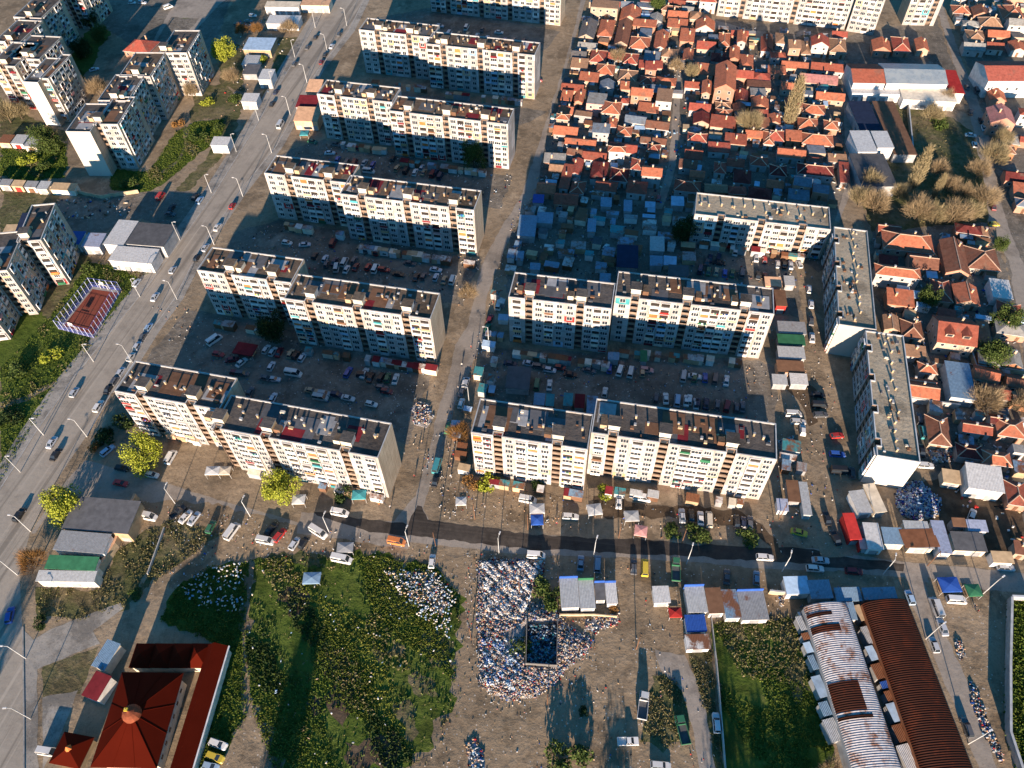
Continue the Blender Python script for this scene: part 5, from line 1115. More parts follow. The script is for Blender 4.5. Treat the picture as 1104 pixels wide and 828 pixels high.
CAX = -0.24                                   # along the slabs
NAX = CAX+PI/2; BX = BANG; LX = math.atan2(*(at(534, 256)-at(471, 443))[::-1]); RX = math.atan2(*(at(976, 620)-at(1040, 790))[::-1]); SX = CAX+0.13
h_, s_, e_, v_, m_, p_, t_ = 'hatchback', 'sedan', 'estate', 'van', 'minibus', 'pickup', 'truck'
CARS = [  # on the boulevard
    ('Z', 57, 478, BX, s_, 'silver'), ('Z', 61, 491, BX, s_, 'black'), ('Z', 81, 424, BX, h_, 'silver'), ('Z', 107, 439, BX, e_, 'white'), ('Z', 22, 556, BX, e_, 'black'), ('Z', 12, 664, BX+.4, e_, 'blue'), ('Z', 168, 321, BX, s_, 'silver'), ('Z', 187, 292, BX, h_, 'silver'),
    ('Z', 235, 246, BX, s_, 'white'), ('Z', 251, 223, BX, h_, 'red'), ('Z', 298, 100, BX, s_, 'navy'), ('Z', 294, 113, BX, s_, 'black'), ('Z', 332, 52, BX, s_, 'dark_grey'), ('Z', 318, 70, BX, e_, 'dark_grey'), ('Z', 341, 41, BX, h_, 'black'), ('Z', 142, 386, BX, h_, 'white'), ('Z', 149, 374, BX, h_, 'silver'), ('Z', 155, 364, BX, s_, 'dark_grey'), ('Z', 161, 354, BX, h_, 'pale_blue'),
    ('Z', 125, 411, BX, e_, 'dark_grey'), ('Z', 131, 402, BX, h_, 'silver'), ('Z', 351, 60, BX, s_, 'black'), ('Z', 358, 51, BX, s_, 'silver'), ('Z', 366, 38, BX, h_, 'dark_grey'), ('Z', 303, 136, BX, m_, 'pale_grey'), ('Z', 347, 68, BX, h_, 'dark_red'), ('Z', 213, 279, BX, h_, 'black'), ('Z', 222, 268, BX, s_, 'silver'), ('Z', 118, 420, BX, s_, 'black'),
    # yards between the slabs
    ('Z', 317, 404, CAX, m_, 'white'), ('Z', 293, 396, NAX, h_, 'silver'), ('Z', 232, 368, NAX-.5, m_, 'white'), ('Z', 261, 392, NAX-.4, s_, 'white'), ('Z', 236, 383, CAX, h_, 'red'), ('Z', 251, 389, CAX+.4, s_, 'dark_red'), ('Z', 346, 430, CAX, v_, 'pale_grey'), ('Z', 295, 430, NAX, h_, 'silver'), ('Z', 270, 424, NAX, s_, 'dark_grey'), ('Z', 400, 408, NAX, s_, 'black'), ('Z', 412, 419, CAX, h_, 'dark_grey'), ('Z', 392, 405, CAX+.2, e_, 'black'), ('Z', 417, 423, CAX, h_, 'dark_red'),
    ('Z', 310, 263, CAX, h_, 'white'), ('Z', 329, 265, CAX+.3, s_, 'silver'), ('Z', 340, 277, NAX, h_, 'black'), ('Z', 351, 280, NAX, h_, 'silver'), ('Z', 361, 283, NAX, s_, 'navy'), ('Z', 372, 284, NAX, v_, 'white'), ('Z', 384, 289, NAX, s_, 'dark_red'), ('Z', 397, 289, NAX, h_, 'red'), ('Z', 405, 291, NAX, v_, 'white'), ('Z', 414, 292, CAX, e_, 'red'), ('Z', 430, 297, CAX, s_, 'black'), ('Z', 442, 285, CAX, s_, 'dark_grey'),
    ('Z', 449, 300, NAX, s_, 'black'), ('Z', 457, 299, NAX, h_, 'dark_grey'), ('Z', 470, 292, CAX, s_, 'silver'), ('Z', 470, 300, NAX, h_, 'silver'), ('Z', 479, 303, NAX, s_, 'tan'), ('Z', 488, 303, NAX, v_, 'white'), ('Z', 382, 282, NAX, h_, 'dark_grey'), ('Z', 356, 166, CAX+.2, s_, 'silver'), ('Z', 389, 162, CAX, e_, 'dark_red'), ('Z', 398, 186, CAX, v_, 'pale_grey'), ('Z', 424, 172, NAX, h_, 'black'), ('Z', 440, 178, NAX, s_, 'dark_grey'), ('Z', 455, 182, NAX, h_, 'silver'), ('Z', 470, 187, NAX, h_, 'navy'),
    ('Z', 538, 36, CAX, s_, 'white'), ('Z', 474, 29, CAX, s_, 'silver'), ('Z', 503, 31, NAX, v_, 'white'), ('Z', 520, 33, NAX, s_, 'dark_grey'), ('Z', 400, 110, CAX, h_, 'white'), ('Z', 450, 118, CAX, h_, 'dark_grey'), ('Z', 520, 128, NAX, h_, 'white'),
    # the lane and the dirt lot at the junction
    ('Z', 471.5, 503, LX, m_, 'teal'), ('Z', 470, 519, LX, s_, 'black'), ('Z', 466, 606, NAX+.15, h_, 'white'), ('Z', 428, 585, CAX, v_, 'orange'), ('Z', 344, 575, CAX-.35, m_, 'white'), ('Z', 369, 604, CAX, m_, 'white'), ('Z', 302, 578, NAX-.3, e_, 'red'), ('Z', 293, 571, NAX-.3, s_, 'black'), ('Z', 318, 587, NAX-.2, h_, 'silver'), ('Z', 328, 586, NAX-.2, h_, 'black'), ('Z', 287, 584, CAX, v_, 'white'), ('Z', 367, 554, CAX, v_, 'white'),
    ('Z', 193, 553, NAX-.5, p_, 'black'), ('Z', 201, 558, NAX-.3, s_, 'white'), ('Z', 210, 560, NAX-.2, s_, 'silver'), ('Z', 251, 574, NAX-.2, m_, 'white'), ('Z', 160, 558, CAX, m_, 'white'), ('Z', 117, 487, NAX-.4, e_, 'pale_blue'), ('Z', 132, 506, CAX, h_, 'black'), ('Z', 131, 522, CAX, s_, 'red'), ('Z', 185, 494, NAX, v_, 'white'), ('Z', 165, 513, CAX, h_, 'white'), ('Z', 228, 569, NAX, h_, 'green'), ('Z', 503, 413, LX, h_, 'silver'), ('Z', 498, 423, LX, s_, 'dark_grey'), ('Z', 538, 330, LX, v_, 'white'),
    # before the sunlit slab
    ('Z', 667, 542, NAX+.1, s_, 'white'), ('Z', 692, 538, CAX, v_, 'white'), ('Z', 615, 558, SX, e_, 'white'), ('Z', 569, 540, CAX, v_, 'white'), ('Z', 735, 557, NAX+.15, s_, 'silver'), ('Z', 745, 558, NAX+.1, s_, 'black'), ('Z', 755, 560, NAX+.1, s_, 'white'), ('Z', 764, 561, NAX+.1, v_, 'cream'), ('Z', 794, 564, NAX+.1, s_, 'black'), ('Z', 801, 565, NAX, h_, 'navy'), ('Z', 808, 565, NAX, s_, 'dark_grey'), ('Z', 578, 600, SX, v_, 'white'), ('Z', 824, 602, SX, e_, 'white'), ('Z', 626, 608, NAX+.1, s_, 'light_blue'), ('Z', 644, 609, NAX+.1, v_, 'light_blue'), ('Z', 683, 612, NAX+.1, s_, 'dark_grey'), ('Z', 695, 613, NAX+.1, v_, 'yellow'), ('Z', 728, 616, NAX+.1, t_, 'green'),
    # east street and yards
    ('Z', 861, 575, SX-.2, s_, 'yellow'), ('Z', 884, 605, SX, s_, 'silver'), ('Z', 878, 614, SX, e_, 'white'), ('Z', 920, 617, SX, e_, 'dark_red'), ('Z', 902, 471, SX+.2, h_, 'red'), ('Z', 902, 491, SX, e_, 'blue'), ('Z', 905, 509, SX, m_, 'black'), ('Z', 918, 511, NAX, h_, 'dark_grey'), ('Z', 891, 560, NAX+.2, s_, 'black'), ('Z', 900, 581, NAX+.4, s_, 'black'), ('Z', 855, 448, SX, v_, 'white'), ('Z', 860, 456, SX, e_, 'white'), ('Z', 865, 465, NAX, h_, 'white'), ('Z', 990, 453, NAX, e_, 'dark_grey'), ('Z', 994, 467, NAX+.1, v_, 'teal'), ('Z', 993, 487, NAX, s_, 'black'), ('Z', 997, 503, SX, e_, 'white'), ('Z', 1047, 556, NAX-.4, h_, 'white'), ('Z', 1083, 613, SX, e_, 'silver'),
    ('Z', 872, 313, NAX, h_, 'white'), ('Z', 874, 329, NAX, h_, 'silver'), ('Z', 875, 365, NAX, s_, 'white'), ('Z', 874, 347, NAX, s_, 'dark_grey'), ('Z', 838, 286, NAX, h_, 'white'), ('Z', 845, 286, NAX, s_, 'black'), ('Z', 852, 287, NAX, s_, 'silver'), ('Z', 861, 286, NAX+.3, h_, 'white'), ('Z', 1089, 383, NAX, h_, 'white'), ('Z', 1101, 345, NAX, h_, 'pale_blue'), ('Z', 1070, 224, NAX, s_, 'dark_red'), ('Z', 1071, 243, SX, h_, 'yellow'),
    ('Z', 653, 268, NAX-.3, h_, 'white'), ('Z', 697, 400, CAX, e_, 'pink'), ('Z', 749, 407, CAX, s_, 'white'), ('Z', 717, 281, NAX, h_, 'silver'), ('Z', 792, 272, NAX, v_, 'white'), ('Z', 815, 279, NAX, s_, 'silver'), ('Z', 824, 281, NAX, h_, 'red'), ('Z', 710, 215, NAX, h_, 'dark_red'), ('Z', 730, 433, NAX, v_, 'pale_blue'), ('Z', 743, 432, NAX, h_, 'white'), ('Z', 752, 436, NAX, h_, 'navy'), ('Z', 652, 424, NAX, h_, 'white'), ('Z', 775, 285, CAX, s_, 'black'), ('Z', 762, 283, NAX, s_, 'dark_grey'), ('Z', 800, 440, NAX, s_, 'dark_grey'), ('Z', 670, 396, NAX, s_, 'dark_grey'), ('Z', 615, 405, CAX, s_, 'black'), ('Z', 593, 400, CAX, h_, 'silver'),
    # the winding eastern road
    ('Z', 1042, 95, NAX, s_, 'dark_grey'), ('Z', 1046, 122, NAX-.2, s_, 'black'), ('Z', 1060, 139, NAX, s_, 'silver'), ('Z', 1046, 147, CAX, s_, 'white'), ('Z', 1057, 131, NAX, e_, 'black'), ('Z', 1050, 157, NAX, h_, 'white'), ('Z', 1052, 99, NAX, v_, 'dark_grey'),
    # near the vaults and the lot
    ('Z', 1008, 656, RX, m_, 'white'), ('Z', 1015, 677, RX, s_, 'silver'), ('Z', 1006, 696, RX, h_, 'silver'), ('Z', 1041, 785, RX, e_, 'dark_grey'), ('Z', 1030, 648, SX, v_, 'white'), ('Z', 980, 645, RX, h_, 'pale_blue'), ('Z', 693, 762, NAX, t_, 'pale_grey'), ('Z', 677, 800, SX+.1, p_, 'white'), ('Z', 735, 788, NAX+.35, t_, 'green'), ('Z', 772, 780, NAX+.15, e_, 'silver'), ('Z', 712, 826, SX, e_, 'white'), ('Z', 815, 624, NAX, h_, 'light_blue'), ('Z', 783, 623, NAX, s_, 'dark_grey'), ('Z', 54, 811, SX-.05, v_, 'white'), ('Z', 236, 803, CAX-.1, e_, 'white'), ('Z', 233, 817, CAX-.1, e_, 'yellow'), ('Z', 228, 827, CAX, h_, 'pale_blue'),
    ('Z', 143, 4, SX, h_, 'white'), ('Z', 154, 4, SX, e_, 'silver'), ('Z', 182, 9, SX+.8, v_, 'white'), ('Z', 102, 76, SX+.6, s_, 'silver'), ('Z', 186, 225, NAX, s_, 'black'), ('Z', 184, 232, CAX, s_, 'dark_grey'), ('Z', 211, 213, BX, s_, 'black'), ('Z', 216, 217, BX, e_, 'pale_blue'), ('Z', 174, 213, BX, v_, 'red'), ('Z', 148, 306, NAX, h_, 'silver'), ('Z', 273, 18, SX, h_, 'white'), ('Z', 268, 24, SX, s_, 'dark_grey'), ('Z', 257, 27, SX, s_, 'black'), ('Z', 580, 88, CAX+.2, h_, 'red')]
_r = random.Random(99)


def row(u0, v0, u1, v1, n, rz, p=0.8):
    for i in range(n):
        if _r.random() < p:
            f = (i+0.5)/n; CARS.append(('Z', u0+(u1-u0)*f+_r.uniform(-1, 1), v0+(v1-v0)*f+_r.uniform(-1.2, 1.2), rz+_r.uniform(-0.12, 0.12), _r.choice([h_, s_, s_, e_, h_, v_]), _r.choice(['black', 'dark_grey', 'dark_grey', 'silver', 'white', 'navy', 'dark_red', 'pale_grey', 'tan', 'blue', 'green'])))


row(285, 378, 330, 386, 7, NAX); row(355, 398, 440, 412, 10, NAX, 0.6); row(250, 402, 300, 412, 6, CAX, 0.7); row(330, 420, 420, 440, 7, CAX, 0.6); row(300, 272, 380, 294, 7, NAX+.1, 0.5); row(345, 262, 440, 276, 10, NAX, 0.6); row(360, 172, 480, 192, 13, NAX, 0.7); row(330, 152, 420, 168, 7, CAX, 0.6); row(395, 112, 520, 130, 13, NAX, 0.7); row(400, 26, 460, 30, 5, NAX); row(480, 36, 570, 46, 9, NAX, 0.7)
row(545, 392, 640, 400, 9, CAX, 0.5); row(640, 398, 800, 412, 14, NAX, 0.6); row(690, 428, 800, 442, 10, NAX, 0.6); row(560, 415, 650, 420, 7, NAX, 0.4); row(750, 292, 830, 300, 9, NAX, 0.7); row(760, 278, 820, 284, 6, NAX, 0.5); row(503, 400, 496, 440, 4, LX, 0.8); row(530, 340, 520, 372, 3, LX); row(484, 455, 480, 480, 2, LX); row(880, 420, 886, 455, 3, SX, 0.7); row(908, 530, 905, 550, 2, NAX)
for c_, u_, w__, rz_, k_, cl_ in CARS:
    q = at(*cp(c_, u_, w__)); car(q[0], q[1], rz_, k_, cl_)
# lean-tos and stalls put up along the foot of the slabs
for i, (u0, v0, u1, v1, n) in enumerate([(232, 352, 298, 362, 9), (322, 380, 468, 402, 20), (305, 246, 372, 258, 9), (382, 270, 508, 288, 17), (352, 158, 418, 166, 8), (432, 178, 540, 192, 14), (552, 384, 655, 398, 13), (670, 384, 815, 396, 18), (520, 522, 628, 538, 10), (650, 532, 820, 548, 12), (180, 470, 240, 484, 4), (270, 512, 410, 540, 11), (752, 266, 880, 284, 12), (400, 92, 462, 100, 7), (470, 104, 566, 114, 10)]):
    r = random.Random(i)
    for k in range(n):
        if r.random() < 0.25: continue
        f = (k+r.uniform(0.2, 0.8))/n; q = at(u0+(u1-u0)*f, v0+(v1-v0)*f); w, d, h = r.uniform(1.8, 4.2), r.uniform(1.5, 2.6), r.uniform(2.0, 2.7); c = r.choice(['white', 'pale_grey', 'grey', 'brown', 'tan', 'rust', 'teal', 'light_blue', 'dark_red', 'cream'])
        o = empty('lean_to', (q[0], q[1], 0), CAX); m = MB(); m.box(-w/2+.1, w/2-.1, -d/2+.1, d/2, 0, h-.1, K(r.choice(['tan', 'grey', 'brown', 'white', 'cream', 'peach'])), bottom=False); m.build('wall', o)
        m = MB(); m.box(-w/2, w/2, -d/2, d/2, h-.098, h, CG(c, 0.4) if c in ('white', 'pale_grey', 'grey', 'rust', 'light_blue', 'teal') else K(c)); m.v = [(a, b, z+(0.3 if b > 0 else 0)) for a, b, z in m.v]; m.build('roof', o); later(o, f"{c.replace('_', ' ')} lean-to at a slab's foot", 'lean-to', q[0], q[1], 'lean-tos at the foot of the slabs')
# ------------------------------------------------------------------ street lamps
PM = MB(); PM.tube((0, 0, 0), (0, 0, 8.6), 0.13, 0.085, K('pale_grey'), 7); PM = PM.mesh('pole')
AM = MB(); AM.tube((0, 0, 8.55), (1.1, 0, 9.0), 0.07, 0.05, K('pale_grey'), 5); AM = AM.mesh('arm')
HM = MB(); HM.box(0.95, 1.8, -0.17, 0.17, 8.95, 9.1, K('white')); HM = HM.mesh('lamp_head')


def lamp(u, v, rz, desc):
    q = at(u, v); o = empty('street_lamp', (q[0], q[1], 0), rz); link('pole', PM, o); link('arm', AM, o); link('lamp_head', HM, o); later(o, desc, 'street lamp', q[0], q[1], 'street lamps')


for u, v in [(47, 469), (101, 390), (151, 320), (194, 259), (228, 208), (255, 164), (279, 130), (295, 96), (318, 62), (340, 30), (22, 509)]: lamp(u, v, BX-PI/2, 'pale street lamp, western boulevard kerb')
for u, v in [(33, 573), (94, 471), (143, 391), (191, 323), (231, 264), (262, 212), (293, 165), (313, 124), (331, 89), (353, 56), (374, 28)]: lamp(u, v, BX+PI/2, 'pale street lamp, eastern boulevard kerb')
for u, v in [(19, 620), (28, 710), (33, 775)]: lamp(u, v, PI, 'pale street lamp at the boulevard bend')
for u, v in [(270, 557), (189, 543), (355, 574), (441, 589), (538, 596), (640, 600), (740, 608), (843, 616), (952, 619)]: lamp(u, v, 1.2, 'street lamp along the wet street')
for u, v in [(998, 689), (1044, 802), (1060, 640)]: lamp(u, v, 0.5, 'street lamp beside the vault road')
for u, v in [(527, 372), (506, 436)]: lamp(u, v, PI, 'street lamp on the lane between the slabs')
# ------------------------------------------------------------------ trees


def foliage(name, cols):
    m, t, b = base_mat(name, 0.8); ge = nd(t, 'ShaderNodeNewGeometry'); r = ramp(t, ge.outputs['Random Per Island'], [(i/(len(cols)-1), c) for i, c in enumerate(cols)])
    t.links.new(r, b.inputs['Base Color']); b.inputs['Subsurface Weight'].default_value = 0; MATS[name] = m; return m


F_lime = foliage('lime green leaves', [(0.15, 0.18, 0.018), (0.26, 0.285, 0.03), (0.36, 0.37, 0.055)])
F_green = foliage('mid green leaves', [(0.03, 0.05, 0.012), (0.06, 0.09, 0.02), (0.10, 0.125, 0.035)])
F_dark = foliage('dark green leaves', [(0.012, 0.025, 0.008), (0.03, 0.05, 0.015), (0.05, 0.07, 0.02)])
F_tan = foliage('bare tan twigs', [(0.18, 0.13, 0.075), (0.28, 0.205, 0.12), (0.36, 0.27, 0.16)])
F_pop = foliage('budding poplar twigs', [(0.19, 0.15, 0.08), (0.27, 0.215, 0.12), (0.34, 0.275, 0.155)])
F_rust = foliage('copper leaves', [(0.13, 0.06, 0.02), (0.22, 0.11, 0.035), (0.30, 0.17, 0.06)])
BARK = M('bark', (0.13, 0.095, 0.065))


def leaf_quads(ctr, size, g, flat=0.0):
    n = len(ctr); a = g.normal(size=(n, 3)); a /= np.linalg.norm(a, axis=1)[:, None]; b = g.normal(size=(n, 3)); b -= (b*a).sum(1)[:, None]*a; b /= np.linalg.norm(b, axis=1)[:, None]
    s = (size*g.uniform(0.6, 1.4, n))[:, None]; V = np.stack([ctr-a*s, ctr+b*s*0.6, ctr+a*s, ctr-b*s*0.6], 1).reshape(-1, 3)
    return V, np.arange(4*n).reshape(n, 4)


def crown_mesh(kind, seed, mat):
    g = np.random.default_rng(seed); r = random.Random(seed)
    if kind == 'round':
        pts = []
        for _ in range(22):
            a = r.uniform(0, 2*PI); rr = r.uniform(0.2, 0.72); c = np.array([rr*math.cos(a), rr*math.sin(a), r.uniform(0.35, 0.92)]); q = g.normal(size=(260, 3)); q /= np.linalg.norm(q, axis=1)[:, None]; q *= (r.uniform(0.24, 0.40)*g.uniform(0.25, 1.15, 260)**0.5)[:, None]; pts.append(c+q)
        V, F = leaf_quads(np.vstack(pts), 0.036, g)
    elif kind == 'bush':
        pts = []
        for _ in range(8):
            c = np.array([r.uniform(-.55, .55), r.uniform(-.55, .55), r.uniform(0.15, 0.55)]); q = g.normal(size=(90, 3)); q /= np.linalg.norm(q, axis=1)[:, None]; q *= (0.36*g.uniform(0.4, 1.0, 90)**0.5)[:, None]; pts.append(c+q)
        P_ = np.vstack(pts); P_[:, 2] = np.abs(P_[:, 2]); V, F = leaf_quads(P_, 0.085, g)
    else:                                      # twigs: thin blades leaving the limbs
        n = 3200 if kind == 'bare' else 2600; u = g.normal(size=(n, 3)); u /= np.linalg.norm(u, axis=1)[:, None]
        if kind == 'bare':
            u[:, 2] = np.abs(u[:, 2])*0.75+0.05; rad = g.uniform(0.35, 1.0, n)**0.6; ns = 9; th = np.round(np.arctan2(u[:, 1], u[:, 0])*ns/(2*PI))*2*PI/ns; lump = 0.8+0.2*np.cos(3*np.arctan2(u[:, 1], u[:, 0])+seed)
            p0 = u*(rad*lump)[:, None]*np.array([0.8, 0.8, 0.72])+np.array([0, 0, 0.28]); d = u+np.array([0, 0, 0.5]); ln = 0.22
        else:
            z = g.uniform(0.06, 1.0, n); rad = 0.13*np.sin(np.pi*np.clip(z*0.93+0.07, 0, 1))**0.6*g.uniform(0.3, 1, n); a = g.uniform(0, 2*PI, n); p0 = np.stack([rad*np.cos(a), rad*np.sin(a), z*0.93], 1); d = np.stack([0.25*np.cos(a), 0.25*np.sin(a), np.ones(n)], 1); ln = 0.07
        d /= np.linalg.norm(d, axis=1)[:, None]; d += g.normal(scale=0.25, size=(n, 3)); s = g.normal(size=(n, 3)); s -= (s*d).sum(1)[:, None]*d; s /= np.linalg.norm(s, axis=1)[:, None]
        wv = (0.0052 if kind == 'bare' else 0.0042); k = ln*g.uniform(0.5, 1.3, n)[:, None]; V = np.stack([p0-s*wv, p0+s*wv, p0+d*k+s*wv*0.4, p0+d*k-s*wv*0.4], 1).reshape(-1, 3); F = np.arange(4*n).reshape(n, 4)
    return quads_mesh('crown', V, F, [mat])


def trunk_mesh(kind, seed):
    r = random.Random(seed); m = MB()
    if kind == 'poplar': m.tube((0, 0, 0), (0, 0, 0.95), 0.022, 0.004, BARK, 6)
    elif kind == 'bush':
        for i in range(4): a = i*PI/2; m.tube((0, 0, 0), (0.35*math.cos(a), 0.35*math.sin(a), 0.45), 0.03, 0.015, BARK, 4)
    else:
        m.tube((0, 0, 0), (0, 0, 0.34), 0.045, 0.034, BARK, 7)
        for i in range(7):
            a = i*2*PI/7+r.uniform(-.3, .3); p1 = (0.36*math.cos(a), 0.36*math.sin(a), r.uniform(0.52, 0.68)); m.tube((0, 0, 0.30), p1, 0.028, 0.016, BARK, 5); b = a+r.uniform(-.5, .5); m.tube(p1, (0.62*math.cos(b), 0.62*math.sin(b), r.uniform(0.7, 0.9)), 0.016, 0.006, BARK, 4)
    return m.mesh('trunk')


TREES = {}


def tree(u, v, kind, mat, rad, ht, label, cat='tree', group=None, seed=0):
    k = (kind, mat.name, seed % 3)
    if k not in TREES: TREES[k] = (crown_mesh(kind, len(kind)*5+seed % 3+11, mat), trunk_mesh(kind, seed))
    q = at(u, v); o = empty(dict(round='tree', bare='bare_tree', poplar='poplar_tree', bush='bush')[kind], (q[0], q[1], 0), (u*7+v) % 6.28)
    s = (ht, ht, ht) if kind == 'poplar' else (rad, rad, ht)
    for n_, me in zip(('crown', 'trunk'), TREES[k]):
        c = link(n_, me, o); c.scale = s
    (later(o, label[1:], cat, q[0], q[1], group) if label[0] == '+' else tag(o, label, cat, group)); return o


tree(160, 500, 'round', F_lime, 6.4, 8.5, 'yellow-green tree in front of the slab nearest the boulevard, by a parked car', seed=0)
tree(78, 556, 'round', F_lime, 6.8, 9, 'yellow-green tree between the boulevard and the dark depot roof', seed=1)
tree(307, 536, 'round', F_lime, 6.6, 9, 'lime green tree before the middle of the slab nearest the junction', seed=2)
tree(511, 181, 'round', F_green, 6.2, 11, 'leafy green tree before the eastern end of the fourth slab', seed=1)
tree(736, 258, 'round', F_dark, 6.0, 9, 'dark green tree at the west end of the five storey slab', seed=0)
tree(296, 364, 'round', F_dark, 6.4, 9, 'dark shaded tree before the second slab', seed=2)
for i, (u, v, k, mt, rd, ht, lb) in enumerate([
    (112, 474, 'bush', F_dark, 4.2, 4.2, 'dark round bush beside the silver car near the boulevard'), (134, 458, 'bush', F_dark, 3.6, 4, 'dark bush at the western foot of the nearest slab'), (104, 483, 'bush', F_rust, 2.6, 2.6, 'brownish bush on the boulevard verge'), (40, 610, 'bare', F_rust, 5.0, 7, 'copper-brown bare tree by the depot at the boulevard'),
    (372, 536, 'bush', F_dark, 3.4, 4.5, 'dark bush against the eastern half of the nearest slab'), (495, 472, 'bare', F_rust, 4.6, 6, 'pinkish bare tree at the lane beside the sunlit slab'), (528, 522, 'bush', F_lime, 4.6, 3.8, 'yellowing bush at the western foot of the sunlit slab'), (507, 522, 'bush', F_rust, 3.0, 3.0, 'brown bush at the western foot of the sunlit slab'), (580, 527, 'bush', F_dark, 3.4, 2.5, 'low dark hedge plant at the foot of the sunlit slab'),
    (723, 574, 'bush', F_green, 3.2, 2.2, 'small clipped green bush by the red canopy'), (748, 577, 'bush', F_green, 3.4, 2.8, 'round green bush before the white parked car'), (758, 578, 'bush', F_green, 3.2, 2.6, 'round green bush before the cream van'), (808, 579, 'bush', F_green, 3.8, 2.6, 'round green bush before three black cars'), (652, 533, 'bush', F_lime, 3.2, 1.8, 'low yellow-green shrub at the gap in the sunlit slab'),
    (505, 321, 'bare', F_tan, 4.5, 5.5, 'bare tree at the lane north of the second slab'), (244, 66, 'round', F_lime, 6.4, 10, 'yellow-green tree behind the white flat hut by the boulevard'), (252, 90, 'bare', F_tan, 5.4, 8, 'bare tan tree south of the yellow-green one'), (262, 38, 'bare', F_rust, 5, 6, 'dark brown bare tree behind the pale boulevard sheds'), (278, 37, 'bare', F_rust, 4.2, 6, 'small brown bare tree behind the teal-stained shed'), (313, 36, 'bare', F_tan, 6.5, 7, 'wide tan bare tree at the boulevard by the teal-stained shed'), (284, 68, 'bush', F_lime, 3.4, 4, 'yellow bush between two boulevard huts'),
    (208, 108, 'bare', F_tan, 4.0, 9, 'tan bare tree before the far end of the stepped block'), (194, 136, 'bush', F_rust, 3.4, 3.2, 'orange-brown bush at the corner of the long lawn'), (108, 104, 'bare', F_tan, 6.4, 9, 'tan bare tree behind the stepped block'), (55, 162, 'round', F_green, 7.5, 8, 'green spreading tree beside the blank white wall'), (12, 132, 'bare', F_pop, 8, 11, 'large tan tree before the corner stepped block'), (24, 128, 'bare', F_pop, 6, 8, 'smaller tan tree beside the large tan one'), (253, 108, 'bush', F_green, 4, 4, 'green bush south of the dark flat hut'),
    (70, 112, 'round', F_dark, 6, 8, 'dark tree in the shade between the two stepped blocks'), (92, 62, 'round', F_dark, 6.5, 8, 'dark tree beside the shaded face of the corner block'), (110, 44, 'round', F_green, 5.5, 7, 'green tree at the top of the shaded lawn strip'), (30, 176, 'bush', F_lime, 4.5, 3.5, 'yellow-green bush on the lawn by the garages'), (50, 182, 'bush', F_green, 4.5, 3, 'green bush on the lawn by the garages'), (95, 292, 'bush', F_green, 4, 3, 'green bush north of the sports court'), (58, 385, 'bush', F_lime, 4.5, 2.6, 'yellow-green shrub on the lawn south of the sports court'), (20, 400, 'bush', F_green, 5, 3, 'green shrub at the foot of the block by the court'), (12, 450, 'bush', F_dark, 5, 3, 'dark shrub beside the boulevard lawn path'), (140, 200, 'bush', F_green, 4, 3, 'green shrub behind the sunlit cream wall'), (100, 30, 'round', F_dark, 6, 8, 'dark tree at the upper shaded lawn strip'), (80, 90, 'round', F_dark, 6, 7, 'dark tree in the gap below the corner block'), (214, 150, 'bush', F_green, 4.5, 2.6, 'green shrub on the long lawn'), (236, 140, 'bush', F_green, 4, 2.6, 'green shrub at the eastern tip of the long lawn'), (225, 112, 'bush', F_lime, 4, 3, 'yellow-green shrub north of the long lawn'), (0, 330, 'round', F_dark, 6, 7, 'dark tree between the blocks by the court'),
    (996, 330, 'round', F_green, 5, 7, 'green tree between the red houses east of the narrow slabs'), (1078, 352, 'round', F_green, 5.5, 7, 'olive green tree north of the courtyard one'), (1066, 392, 'round', F_green, 6.4, 8, 'bright green courtyard tree by the twin dormer house'), (1075, 270, 'round', F_green, 3.6, 5, 'small green tree at the eastern road corner'), (1058, 440, 'bare', F_tan, 7, 9, 'wide bare tree by the bluish asbestos shed'), (1098, 442, 'bare', F_tan, 5.5, 7, 'bare tree at the eastern street south of the courtyard tree'), (1082, 348, 'bush', F_rust, 3, 3, 'rust-brown bush beside the olive green tree'),
    (665, 68, 'bare', F_tan, 5, 7, 'bare tan tree among the red roofs west of the alley'), (807, 142, 'bare', F_pop, 7.5, 10, 'round tan bare tree standing alone among the red roofs'), (745, 86, 'bare', F_pop, 4.5, 8, 'bare tan tree at the narrow alley by the tallest house'), (728, 78, 'bare', F_tan, 4.8, 7, 'pale bare tree at the narrow alley, west side'), (707, 12, 'round', F_green, 5, 6, 'green tree among the roofs at the top'), (822, 18, 'bare', F_pop, 5, 8, 'bare tree before the broad white slab at the top'), (1014, 135, 'bush', F_green, 5, 4, 'green thicket beside the dark walled yard'),
    (600, 648, 'bush', F_green, 4.0, 3.4, 'dark green thicket west of the blue fronted kiosks, southern half'), (584, 634, 'bush', F_green, 4.4, 3.6, 'dark green thicket west of the blue fronted kiosks, northern half'), (560, 696, 'bush', F_green, 3.6, 2.4, 'green shrub amid the big rubbish heap'), (601, 818, 'bush', F_green, 4.2, 4.4, 'green shrub at the near edge of the dirt lot, western one'), (622, 815, 'bush', F_green, 4.2, 4.6, 'green shrub at the near edge of the dirt lot, eastern one'), (628, 768, 'bush', F_dark, 1.6, 2.4, 'little dark shrub alone on the dirt lot'), (893, 832, 'bare', F_tan, 3.6, 4.5, 'bare bush beside the pale vault at the near edge'),
    (660, 655, 'bush', F_rust, 2.2, 2.0, 'brown scrub below the dark short kiosk'), (148, 640, 'bush', F_green, 2.4, 1.6, 'low green shrub on the verge by the depots'), (45, 672, 'bush', F_dark, 2.4, 2.2, 'dark shrub at the boulevard bend')]):
    tree(u, v, k, mt, rd, ht, lb, 'bush' if k == 'bush' else 'tree', None, i)
